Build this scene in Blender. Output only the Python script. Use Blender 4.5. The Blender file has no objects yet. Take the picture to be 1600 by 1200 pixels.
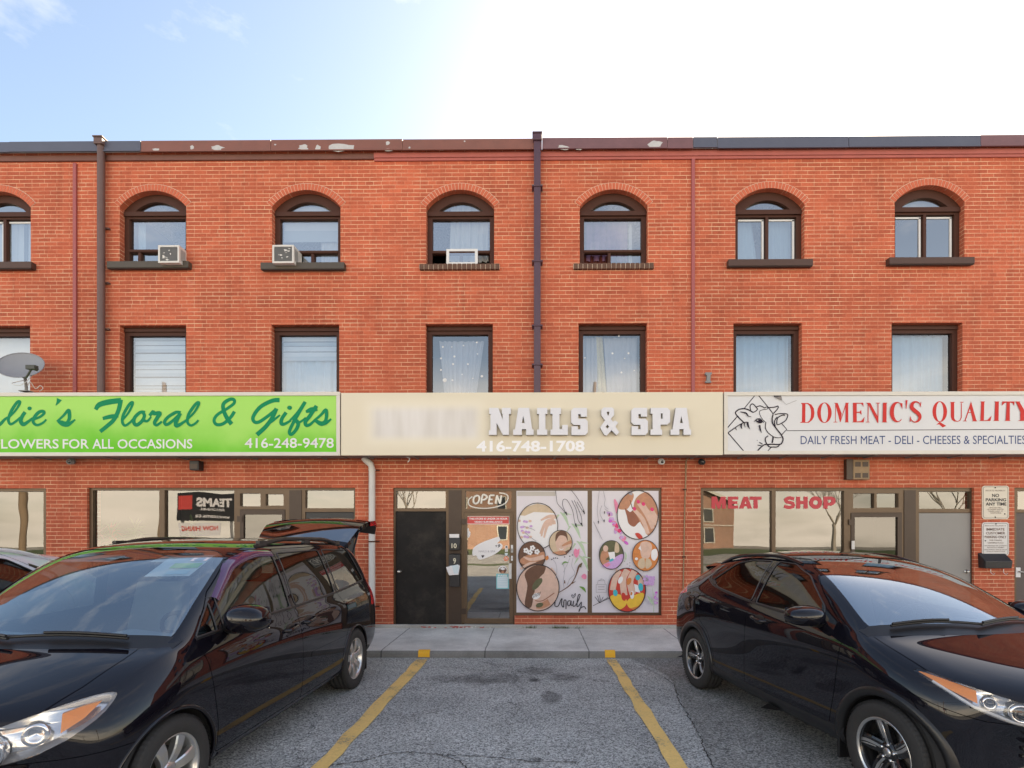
import bpy, bmesh, math, random
import numpy as np
from mathutils import Vector, Matrix
from mathutils.geometry import tessellate_polygon
from mathutils.bvhtree import BVHTree
R = math.radians
random.seed(7)
SC = bpy.context.scene
COL = SC.collection

# ------------------------------------------------------------------ camera
FPX = 845.0; CU = 827.0; CV = 830.0; HC = 1.80; YAW = math.atan(8.0 / FPX)
WY = 9.48                      # plane of the brick facade
cam = bpy.data.cameras.new('camera'); cam_o = bpy.data.objects.new('camera', cam); COL.objects.link(cam_o)
cam.sensor_width = 36.0; cam.lens = FPX / 1600.0 * 36.0
cam.shift_x = (800.0 - CU) / 1600.0
cam.shift_y = (CV - 600.0) / 1600.0
cam.clip_start = 0.05; cam.clip_end = 2000.0
cam_o.location = (0, 0, HC); cam_o.rotation_euler = (R(90), 0, YAW)
SC.camera = cam_o

# ------------------------------------------------------------------ sky and sun
SUN_EL = R(33.0); SUN_AZ = R(27.0)       # azimuth from +Y towards +X
SUN_DIR = Vector((math.sin(SUN_AZ) * math.cos(SUN_EL), math.cos(SUN_AZ) * math.cos(SUN_EL), math.sin(SUN_EL)))
world = bpy.data.worlds.new('World'); SC.world = world; world.use_nodes = True
wn = world.node_tree.nodes; wl = world.node_tree.links; wn.clear()
w_out = wn.new('ShaderNodeOutputWorld'); w_bg = wn.new('ShaderNodeBackground')
w_sky = wn.new('ShaderNodeTexSky'); w_sky.sky_type = 'NISHITA'; w_sky.sun_disc = False
w_sky.sun_elevation = SUN_EL; w_sky.sun_rotation = SUN_AZ
w_sky.air_density = 1.0; w_sky.dust_density = 0.9; w_sky.ozone_density = 1.0
w_bg.inputs['Strength'].default_value = 0.13
# thin high cloud, and a bank of sunlit cloud low over the far side of the street, brightened as fill
w_tc = wn.new('ShaderNodeTexCoord')
w_map = wn.new('ShaderNodeMapping'); w_map.inputs['Scale'].default_value = (1.0, 1.0, 2.2)
w_n1 = wn.new('ShaderNodeTexNoise'); w_n1.inputs['Scale'].default_value = 3.2; w_n1.inputs['Detail'].default_value = 7; w_n1.inputs['Roughness'].default_value = .62
w_r1 = wn.new('ShaderNodeMapRange'); w_r1.inputs['From Min'].default_value = .53; w_r1.inputs['From Max'].default_value = .75; w_r1.clamp = True
w_sep = wn.new('ShaderNodeSeparateXYZ')
w_low = wn.new('ShaderNodeMapRange'); w_low.inputs['From Min'].default_value = .30; w_low.inputs['From Max'].default_value = .12; w_low.clamp = True
w_bk = wn.new('ShaderNodeMapRange'); w_bk.inputs['From Min'].default_value = .15; w_bk.inputs['From Max'].default_value = -.5; w_bk.clamp = True
w_mul = wn.new('ShaderNodeMath'); w_mul.operation = 'MULTIPLY'
w_add = wn.new('ShaderNodeMath'); w_add.operation = 'MULTIPLY_ADD'; w_add.inputs[1].default_value = .16
w_add.inputs[2].default_value = 0.0
w_m2 = wn.new('ShaderNodeMath'); w_m2.operation = 'MULTIPLY_ADD'; w_m2.use_clamp = True
w_mix = wn.new('ShaderNodeMix'); w_mix.data_type = 'RGBA'
w_mix.inputs['B'].default_value = (13.5, 12.2, 10.6, 1)
wl.new(w_tc.outputs['Generated'], w_map.inputs['Vector']); wl.new(w_map.outputs['Vector'], w_n1.inputs['Vector'])
wl.new(w_n1.outputs['Fac'], w_r1.inputs['Value'])
wl.new(w_tc.outputs['Generated'], w_sep.inputs['Vector'])
wl.new(w_sep.outputs['Z'], w_low.inputs['Value']); wl.new(w_sep.outputs['Y'], w_bk.inputs['Value'])
wl.new(w_low.outputs['Result'], w_mul.inputs[0]); wl.new(w_bk.outputs['Result'], w_mul.inputs[1])
wl.new(w_r1.outputs['Result'], w_add.inputs[0])
w_veil = wn.new('ShaderNodeMath'); w_veil.operation = 'MULTIPLY_ADD'; w_veil.inputs[1].default_value = .055  # even pale veil added over the unseen sky behind the camera, for extra fill
wl.new(w_bk.outputs['Result'], w_veil.inputs[0]); wl.new(w_add.outputs['Value'], w_veil.inputs[2])
wl.new(w_mul.outputs['Value'], w_m2.inputs[0]); w_n2 = wn.new('ShaderNodeTexNoise'); w_n2.inputs['Scale'].default_value = 4.5; w_n2.inputs['Detail'].default_value = 6; w_n2.inputs['Roughness'].default_value = .55
w_r2 = wn.new('ShaderNodeMapRange'); w_r2.inputs['From Min'].default_value = .36; w_r2.inputs['From Max'].default_value = .62; w_r2.inputs['To Min'].default_value = .42; w_r2.inputs['To Max'].default_value = 1.0
w_mp2 = wn.new('ShaderNodeMapping'); w_mp2.inputs['Scale'].default_value = (1.0, 1.0, 3.6)
wl.new(w_tc.outputs['Generated'], w_mp2.inputs['Vector']); wl.new(w_mp2.outputs['Vector'], w_n2.inputs['Vector']); wl.new(w_n2.outputs['Fac'], w_r2.inputs['Value'])
wl.new(w_r2.outputs['Result'], w_m2.inputs[1])
wl.new(w_veil.outputs['Value'], w_m2.inputs[2])
wl.new(w_m2.outputs['Value'], w_mix.inputs['Factor'])
wl.new(w_sky.outputs['Color'], w_mix.inputs['A'])
wl.new(w_mix.outputs['Result'], w_bg.inputs['Color']); wl.new(w_bg.outputs['Background'], w_out.inputs['Surface'])
sl = bpy.data.lights.new('sun', 'SUN'); sl.energy = 5.0; sl.angle = R(.5); sl.color = (1.0, .90, .76)
so = bpy.data.objects.new('sun', sl); COL.objects.link(so); so.rotation_euler = SUN_DIR.to_track_quat('Z', 'Y').to_euler(); so.location = SUN_DIR * 40
SC.view_settings.view_transform = 'Standard'; SC.view_settings.look = 'None'
SC.view_settings.gamma = 1.0; SC.view_settings.exposure = 1.32
SC.view_settings.use_curve_mapping = False
SC.view_settings.use_white_balance = True; SC.view_settings.white_balance_temperature = 7500; SC.view_settings.white_balance_tint = 10

# ------------------------------------------------------------------ helpers
def ray(u, v):
    x, y, z = (u - CU) / FPX, 1.0, (CV - v) / FPX
    c, s = math.cos(YAW), math.sin(YAW)
    return (x * c - y * s, x * s + y * c, z)
def at(u, v, Y=WY):
    x, y, z = ray(u, v); t = Y / y
    return Vector((x * t, Y, HC + z * t))
def on_ground(u, v, z=0.0):
    x, y, dz = ray(u, v); t = (z - HC) / dz
    return Vector((x * t, y * t, z))
def X(u, Y=WY): return at(u, CV, Y).x
def Z(u, v, Y=WY): return at(u, v, Y).z

def tag(o, label=None, cat=None, group=None, kind=None):
    if label: o['label'] = label
    if cat: o['category'] = cat
    if group: o['group'] = group
    if kind: o['kind'] = kind
    return o
WORLD = {}
def thing(name, label, cat, loc=(0, 0, 0), group=None, rotz=0.0):
    o = bpy.data.objects.new(name, None); COL.objects.link(o); o.empty_display_size = .2
    o.location = loc; o.rotation_euler = (0, 0, rotz)
    WORLD[o.name] = Vector(loc)
    return tag(o, label, cat, group)

def spline(pts, n=6, closed=False):
    P = [Vector(p) for p in pts]
    if len(P) < 3: return P
    out = []; m = len(P)
    for i in range(m if closed else m - 1):
        if closed: p0, p1, p2, p3 = P[(i - 1) % m], P[i], P[(i + 1) % m], P[(i + 2) % m]
        else: p0, p1, p2, p3 = P[max(i - 1, 0)], P[i], P[i + 1], P[min(i + 2, m - 1)]
        for k in range(n):
            t = k / n
            out.append(.5 * ((2 * p1) + (p2 - p0) * t + (2 * p0 - 5 * p1 + 4 * p2 - p3) * t * t + (3 * p1 - p0 - 3 * p2 + p3) * t ** 3))
    if not closed: out.append(P[-1])
    return out

class MB:
    def __init__(s): s.v = []; s.f = []; s.mi = []; s.mats = []; s.sm = []
    def m(s, mat):
        if mat not in s.mats: s.mats.append(mat)
        return s.mats.index(mat)
    def add(s, verts, faces, mat, smooth=False):
        o = len(s.v); s.v += [tuple(p) for p in verts]; k = s.m(mat)
        for f in faces: s.f.append([o + i for i in f]); s.mi.append(k); s.sm.append(smooth)
        return s
    def box(s, x0, x1, y0, y1, z0, z1, mat):
        v = [(x, y, z) for x in (x0, x1) for y in (y0, y1) for z in (z0, z1)]
        return s.add(v, [(0, 1, 3, 2), (4, 6, 7, 5), (0, 4, 5, 1), (2, 3, 7, 6), (0, 2, 6, 4), (1, 5, 7, 3)], mat)
    def flat(s, pts, y, mat, holes=()):
        # polygon in the XZ plane facing -Y
        rings = [[Vector((p[0], p[1], 0)) for p in pts]] + [[Vector((p[0], p[1], 0)) for p in h] for h in holes]
        allp = [p for r in rings for p in r]
        tri = tessellate_polygon(rings)
        fs = []
        for a, b, c in tri:
            A, B, C = allp[a], allp[b], allp[c]
            if (B - A).cross(C - A).z < 0: b, c = c, b
            fs.append((a, b, c))
        return s.add([(p.x, y, p.y) for p in allp], fs, mat)
    def prism(s, pts, y0, y1, mat, holes=(), back=False):
        # y0 is the near (front) face
        s.flat(pts, y0, mat, holes)
        if back: s.flat(pts, y1, mat, holes)
        for ring in [pts] + list(holes):
            n = len(ring); v = [(p[0], y0, p[1]) for p in ring] + [(p[0], y1, p[1]) for p in ring]
            s.add(v, [(i, (i + 1) % n, n + (i + 1) % n, n + i) for i in range(n)], mat)
        return s
    def tube(s, pts, r, mat, n=8, cap=True, smooth=True, closed=False):
        P = [Vector(p) for p in pts]; rr = r if isinstance(r, (list, tuple)) else [r] * len(P)
        vs = []; up = None
        for i, p in enumerate(P):
            if closed: d = (P[(i + 1) % len(P)] - P[i - 1]).normalized()
            else: d = (P[min(i + 1, len(P) - 1)] - P[max(i - 1, 0)]).normalized()
            if up is None:
                up = Vector((0, 0, 1)) if abs(d.z) < .9 else Vector((1, 0, 0))
            a = d.cross(up).normalized(); b = a.cross(d).normalized(); up = b
            for k in range(n):
                t = 2 * math.pi * k / n
                vs.append(p + (a * math.cos(t) + b * math.sin(t)) * rr[i])
        m = len(P); fs = []
        for i in range(m if closed else m - 1):
            j = (i + 1) % m
            for k in range(n): fs.append((i * n + k, i * n + (k + 1) % n, j * n + (k + 1) % n, j * n + k))
        s.add(vs, fs, mat, smooth)
        if cap and not closed:
            s.add(vs[:n], [tuple(range(n))[::-1]], mat); s.add(vs[-n:], [tuple(range(n))], mat)
        return s
    def lathe(s, prof, c, axis, mat, n=32, smooth=True, a0=0.0):
        # prof: list of (r, h) along axis from centre c
        ax = Vector(axis).normalized(); q = Vector((0, 0, 1)) if abs(ax.z) < .9 else Vector((1, 0, 0))
        a = ax.cross(q).normalized(); b = ax.cross(a).normalized(); c = Vector(c)
        vs = []
        for r, h in prof:
            for k in range(n):
                t = 2 * math.pi * k / n + a0
                vs.append(c + ax * h + (a * math.cos(t) + b * math.sin(t)) * r)
        fs = [(i * n + k, i * n + (k + 1) % n, (i + 1) * n + (k + 1) % n, (i + 1) * n + k) for i in range(len(prof) - 1) for k in range(n)]
        return s.add(vs, fs, mat, smooth)
    def ball(s, c, r, mat, n=16, m=10):
        rx, ry, rz = r if isinstance(r, (tuple, list)) else (r, r, r); vs = []; fs = []
        for i in range(m + 1):
            p = math.pi * i / m
            for k in range(n):
                t = 2 * math.pi * k / n
                vs.append((c[0] + rx * math.sin(p) * math.cos(t), c[1] + ry * math.sin(p) * math.sin(t), c[2] + rz * math.cos(p)))
        for i in range(m):
            for k in range(n): fs.append((i * n + k, i * n + (k + 1) % n, (i + 1) * n + (k + 1) % n, (i + 1) * n + k))
        return s.add(vs, fs, mat, True)
    def ribbon(s, pts, w, y, mat, n=5, smooth=True):
        # brush stroke in XZ at depth y; pts (x, z), w width or list of widths
        ws = w if isinstance(w, (list, tuple)) else [w] * len(pts)
        P = spline([(p[0], p[1], ws[i]) for i, p in enumerate(pts)], n) if smooth else [Vector((p[0], p[1], ws[i])) for i, p in enumerate(pts)]
        L = []; Rr = []
        for i, p in enumerate(P):
            a = P[max(i - 1, 0)]; b = P[min(i + 1, len(P) - 1)]
            d = Vector((b.x - a.x, b.y - a.y))
            if d.length < 1e-9: d = Vector((1, 0))
            d.normalize(); nn = Vector((-d.y, d.x)) * max(p.z, 1e-4) * .5
            yy = y - .00042 * i / len(P); L.append((p.x + nn.x, yy, p.y + nn.y)); Rr.append((p.x - nn.x, yy, p.y - nn.y))
        k = len(P)
        s.add(L + Rr, [(i, i + 1, k + i + 1, k + i) for i in range(k - 1)], mat)
        return s
    def disc(s, x, z, rx, rz, y, mat, n=20):
        return s.flat([(x + rx * math.cos(2 * math.pi * k / n), z + rz * math.sin(2 * math.pi * k / n)) for k in range(n)], y, mat)
    def text(s, body, x0, x1, z0, z1, y, mat, bold=0.0, ext=0.0):
        cu = bpy.data.curves.new('tmp', 'FONT'); cu.body = body; cu.size = 1.0; cu.offset = bold; cu.extrude = 0; cu.resolution_u = 3
        ob = bpy.data.objects.new('tmp', cu); COL.objects.link(ob)
        dg = bpy.context.evaluated_depsgraph_get(); dg.update()
        me = bpy.data.meshes.new_from_object(ob.evaluated_get(dg))
        vs = [v.co.copy() for v in me.vertices]; fs = [tuple(p.vertices) for p in me.polygons]
        bpy.data.objects.remove(ob); bpy.data.curves.remove(cu); bpy.data.meshes.remove(me)
        if not vs: return s
        ax0 = min(v.x for v in vs); ax1 = max(v.x for v in vs); az0 = min(v.y for v in vs); az1 = max(v.y for v in vs)
        sx = (x1 - x0) / (ax1 - ax0); sz = (z1 - z0) / (az1 - az0)
        return s.add([(x0 + (v.x - ax0) * sx, y, z0 + (v.y - az0) * sz) for v in vs], fs, mat)
    def build(s, name, parent=None, bevel=0.0, origin=None, local=False, seg=2):
        if origin is None:
            origin = Vector((0, 0, 0)) if (parent is None or local) else WORLD.get(parent.name, Vector((0, 0, 0)))
        origin = Vector(origin)
        me = bpy.data.meshes.new(name)
        me.from_pydata([(a[0] - origin.x, a[1] - origin.y, a[2] - origin.z) for a in s.v], [], s.f)
        for mt in s.mats: me.materials.append(mt)
        me.polygons.foreach_set('material_index', s.mi); me.polygons.foreach_set('use_smooth', s.sm)
        me.update()
        o = bpy.data.objects.new(name, me); COL.objects.link(o)
        if parent is not None:
            o.parent = parent; WORLD[o.name] = origin
        else:
            o.location = origin; WORLD[o.name] = origin
        if bevel:
            b = o.modifiers.new('bevel', 'BEVEL'); b.width = bevel; b.segments = seg; b.limit_method = 'ANGLE'; b.angle_limit = R(40)
        return o

# ------------------------------------------------------------------ materials
def nt(name):
    m = bpy.data.materials.new(name); m.use_nodes = True
    n = m.node_tree.nodes; l = m.node_tree.links
    return m, n, l, n['Principled BSDF']
def N(n, t, **kw):
    x = n.new(t)
    for k, v in kw.items():
        if k in x.inputs: x.inputs[k].default_value = v
        else: setattr(x, k, v)
    return x
def rgba(c): return (c[0], c[1], c[2], 1.0)
def mat(name, col, rough=.5, metal=0.0, var=.12, scale=6.0, bump=0.0, coat=0.0, spec=.5, dirt=0.0, emit=None):
    m, n, l, b = nt(name)
    b.inputs['Roughness'].default_value = rough; b.inputs['Metallic'].default_value = metal
    b.inputs['Coat Weight'].default_value = coat; b.inputs['Specular IOR Level'].default_value = spec
    tc = N(n, 'ShaderNodeTexCoord'); nz = N(n, 'ShaderNodeTexNoise', Scale=scale, Detail=6.0, Roughness=.65)
    l.new(tc.outputs['Object'], nz.inputs['Vector'])
    mx = N(n, 'ShaderNodeMix', data_type='RGBA')
    lo = [max(0, c * (1 - var)) for c in col]; hi = [min(1, c * (1 + var)) for c in col]
    mx.inputs['A'].default_value = rgba(lo); mx.inputs['B'].default_value = rgba(hi)
    l.new(nz.outputs['Fac'], mx.inputs['Factor'])
    src = mx.outputs['Result']
    if dirt:
        n2 = N(n, 'ShaderNodeTexNoise', Scale=scale * .37, Detail=8.0, Roughness=.75); l.new(tc.outputs['Object'], n2.inputs['Vector'])
        mr = N(n, 'ShaderNodeMapRange'); mr.inputs['From Min'].default_value = .5; mr.inputs['From Max'].default_value = .75; mr.inputs['To Max'].default_value = dirt
        l.new(n2.outputs['Fac'], mr.inputs['Value'])
        m2 = N(n, 'ShaderNodeMix', data_type='RGBA'); m2.inputs['B'].default_value = (.09, .075, .06, 1)
        l.new(mr.outputs['Result'], m2.inputs['Factor']); l.new(src, m2.inputs['A']); src = m2.outputs['Result']
    l.new(src, b.inputs['Base Color'])
    if bump:
        bp = N(n, 'ShaderNodeBump', Strength=bump, Distance=.01); l.new(nz.outputs['Fac'], bp.inputs['Height']); l.new(bp.outputs['Normal'], b.inputs['Normal'])
    if emit:
        b.inputs['Emission Color'].default_value = rgba(emit[0]); b.inputs['Emission Strength'].default_value = emit[1]
    return m
def glass(name, refl=.3, tint=(.8, .85, .85), wob=.0, rough=0.0, rcol=(1, 1, 1)):
    m = bpy.data.materials.new(name); m.use_nodes = True; n = m.node_tree.nodes; l = m.node_tree.links; n.clear()
    out = N(n, 'ShaderNodeOutputMaterial'); mx = N(n, 'ShaderNodeMixShader'); tr = N(n, 'ShaderNodeBsdfTransparent'); gl = N(n, 'ShaderNodeBsdfGlossy', Roughness=rough)
    tr.inputs['Color'].default_value = rgba(tint); gl.inputs['Color'].default_value = rgba(rcol)
    lw = N(n, 'ShaderNodeLayerWeight', Blend=.12); mr = N(n, 'ShaderNodeMapRange'); mr.inputs['To Min'].default_value = refl; mr.inputs['To Max'].default_value = .95
    l.new(lw.outputs['Fresnel'], mr.inputs['Value']); l.new(mr.outputs['Result'], mx.inputs['Fac'])
    if wob:
        tc = N(n, 'ShaderNodeTexCoord'); nz = N(n, 'ShaderNodeTexNoise', Scale=1.3, Detail=1.0); l.new(tc.outputs['Object'], nz.inputs['Vector'])
        bp = N(n, 'ShaderNodeBump', Strength=wob, Distance=.05); l.new(nz.outputs['Fac'], bp.inputs['Height']); l.new(bp.outputs['Normal'], gl.inputs['Normal'])
    l.new(tr.outputs[0], mx.inputs[1]); l.new(gl.outputs[0], mx.inputs[2]); l.new(mx.outputs[0], out.inputs['Surface'])
    return m

def brick_material(name, c1, c2, mortar, bump=.35):
    m, n, l, b = nt(name)
    b.inputs['Roughness'].default_value = .82; b.inputs['Specular IOR Level'].default_value = .25
    tc = N(n, 'ShaderNodeTexCoord'); sp = N(n, 'ShaderNodeSeparateXYZ'); l.new(tc.outputs['Object'], sp.inputs['Vector'])
    ad = N(n, 'ShaderNodeMath', operation='ADD'); l.new(sp.outputs['X'], ad.inputs[0]); l.new(sp.outputs['Y'], ad.inputs[1])
    cb = N(n, 'ShaderNodeCombineXYZ'); l.new(ad.outputs[0], cb.inputs['X']); l.new(sp.outputs['Z'], cb.inputs['Y'])
    # courses are never laid dead straight
    wz = N(n, 'ShaderNodeTexNoise', Scale=1.7, Detail=2.0); l.new(cb.outputs[0], wz.inputs['Vector'])
    wv = N(n, 'ShaderNodeVectorMath', operation='SCALE'); wv.inputs['Scale'].default_value = .012
    l.new(wz.outputs['Color'], wv.inputs[0])
    va = N(n, 'ShaderNodeVectorMath', operation='ADD'); l.new(cb.outputs[0], va.inputs[0]); l.new(wv.outputs[0], va.inputs[1])
    bt = N(n, 'ShaderNodeTexBrick', Scale=1.0, offset=.5, offset_frequency=2, squash=.62, squash_frequency=6)
    bt.inputs['Color1'].default_value = (0, 0, 0, 1); bt.inputs['Color2'].default_value = (1, 1, 1, 1); bt.inputs['Mortar'].default_value = (.5, .5, .5, 1)
    bt.inputs['Brick Width'].default_value = .222; bt.inputs['Row Height'].default_value = .0692; bt.inputs['Mortar Size'].default_value = .0055; bt.inputs['Mortar Smooth'].default_value = .25; bt.inputs['Bias'].default_value = 0.0
    l.new(va.outputs[0], bt.inputs['Vector'])
    mx = N(n, 'ShaderNodeMix', data_type='RGBA'); mx.inputs['A'].default_value = rgba(c1); mx.inputs['B'].default_value = rgba(c2)
    l.new(bt.outputs['Color'], mx.inputs['Factor'])
    # blotches, soot and fine grain
    big = N(n, 'ShaderNodeTexNoise', Scale=.55, Detail=5.0, Roughness=.6); l.new(tc.outputs['Object'], big.inputs['Vector'])
    fine = N(n, 'ShaderNodeTexNoise', Scale=38.0, Detail=4.0, Roughness=.7); l.new(tc.outputs['Object'], fine.inputs['Vector'])
    m1 = N(n, 'ShaderNodeMapRange'); m1.inputs['From Min'].default_value = .3; m1.inputs['From Max'].default_value = .7; m1.inputs['To Min'].default_value = .80; m1.inputs['To Max'].default_value = 1.14
    l.new(big.outputs['Fac'], m1.inputs['Value'])
    m2 = N(n, 'ShaderNodeMapRange'); m2.inputs['From Min'].default_value = .25; m2.inputs['From Max'].default_value = .75; m2.inputs['To Min'].default_value = .78; m2.inputs['To Max'].default_value = 1.18
    l.new(fine.outputs['Fac'], m2.inputs['Value'])
    mm = N(n, 'ShaderNodeMath', operation='MULTIPLY'); l.new(m1.outputs['Result'], mm.inputs[0]); l.new(m2.outputs['Result'], mm.inputs[1])
    sm_ = N(n, 'ShaderNodeMapping'); sm_.inputs['Scale'].default_value = (4.5, 4.5, .30); l.new(tc.outputs['Object'], sm_.inputs['Vector'])
    st_ = N(n, 'ShaderNodeTexNoise', Scale=1.0, Detail=6.0, Roughness=.7); l.new(sm_.outputs[0], st_.inputs['Vector'])
    sr = N(n, 'ShaderNodeMapRange'); sr.inputs['From Min'].default_value = .52; sr.inputs['From Max'].default_value = .78; sr.inputs['To Min'].default_value = 1.0; sr.inputs['To Max'].default_value = .68; l.new(st_.outputs['Fac'], sr.inputs['Value'])
    m9 = N(n, 'ShaderNodeMath', operation='MULTIPLY'); l.new(mm.outputs[0], m9.inputs[0]); l.new(sr.outputs[0], m9.inputs[1])
    vm = N(n, 'ShaderNodeVectorMath', operation='SCALE'); l.new(mx.outputs['Result'], vm.inputs[0]); l.new(m9.outputs[0], vm.inputs['Scale'])
    # mortar: in places washed over with brick dust, in others nearly white
    mn = N(n, 'ShaderNodeTexNoise', Scale=2.6, Detail=3.0, Roughness=.7); l.new(tc.outputs['Object'], mn.inputs['Vector'])
    mc = N(n, 'ShaderNodeMix', data_type='RGBA'); mc.inputs['A'].default_value = rgba([.22 * mortar[i] + .78 * c1[i] for i in range(3)]); mc.inputs['B'].default_value = rgba(mortar)
    mr = N(n, 'ShaderNodeMapRange'); mr.inputs['From Min'].default_value = .36; mr.inputs['From Max'].default_value = .70; l.new(mn.outputs['Fac'], mr.inputs['Value']); l.new(mr.outputs['Result'], mc.inputs['Factor'])
    sz = N(n, 'ShaderNodeSeparateXYZ'); l.new(va.outputs[0], sz.inputs['Vector'])
    dv = N(n, 'ShaderNodeMath', operation='DIVIDE'); l.new(sz.outputs['Y'], dv.inputs[0]); dv.inputs[1].default_value = .0692
    pp = N(n, 'ShaderNodeMath', operation='PINGPONG'); l.new(dv.outputs[0], pp.inputs[0]); pp.inputs[1].default_value = .5
    bj = N(n, 'ShaderNodeMapRange'); bj.inputs['From Min'].default_value = .088; bj.inputs['From Max'].default_value = .055; bj.inputs['To Max'].default_value = 1.0; l.new(pp.outputs[0], bj.inputs['Value'])
    pj = N(n, 'ShaderNodeMath', operation='MULTIPLY'); l.new(bt.outputs['Fac'], pj.inputs[0]); pj.inputs[1].default_value = .55
    jm = N(n, 'ShaderNodeMath', operation='MAXIMUM'); l.new(bj.outputs[0], jm.inputs[0]); l.new(pj.outputs[0], jm.inputs[1])
    m3 = N(n, 'ShaderNodeMix', data_type='RGBA'); l.new(jm.outputs[0], m3.inputs['Factor']); l.new(vm.outputs[0], m3.inputs['A']); l.new(mc.outputs['Result'], m3.inputs['B'])
    # white lime bloom in a few spots
    ef = N(n, 'ShaderNodeTexNoise', Scale=1.1, Detail=9.0, Roughness=.78); l.new(cb.outputs[0], ef.inputs['Vector'])
    er = N(n, 'ShaderNodeMapRange'); er.inputs['From Min'].default_value = .62; er.inputs['From Max'].default_value = .76; er.inputs['To Max'].default_value = .4; l.new(ef.outputs['Fac'], er.inputs['Value'])
    m4 = N(n, 'ShaderNodeMix', data_type='RGBA'); m4.inputs['B'].default_value = (.55, .40, .34, 1); l.new(er.outputs['Result'], m4.inputs['Factor']); l.new(m3.outputs['Result'], m4.inputs['A'])
    l.new(m4.outputs['Result'], b.inputs['Base Color'])
    hh = N(n, 'ShaderNodeMath', operation='MULTIPLY_ADD'); hh.inputs[1].default_value = -1.0
    l.new(bt.outputs['Fac'], hh.inputs[0]); l.new(fine.outputs['Fac'], hh.inputs[2])
    bp = N(n, 'ShaderNodeBump', Strength=bump, Distance=.008); l.new(hh.outputs[0], bp.inputs['Height']); l.new(bp.outputs['Normal'], b.inputs['Normal'])
    return m

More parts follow.
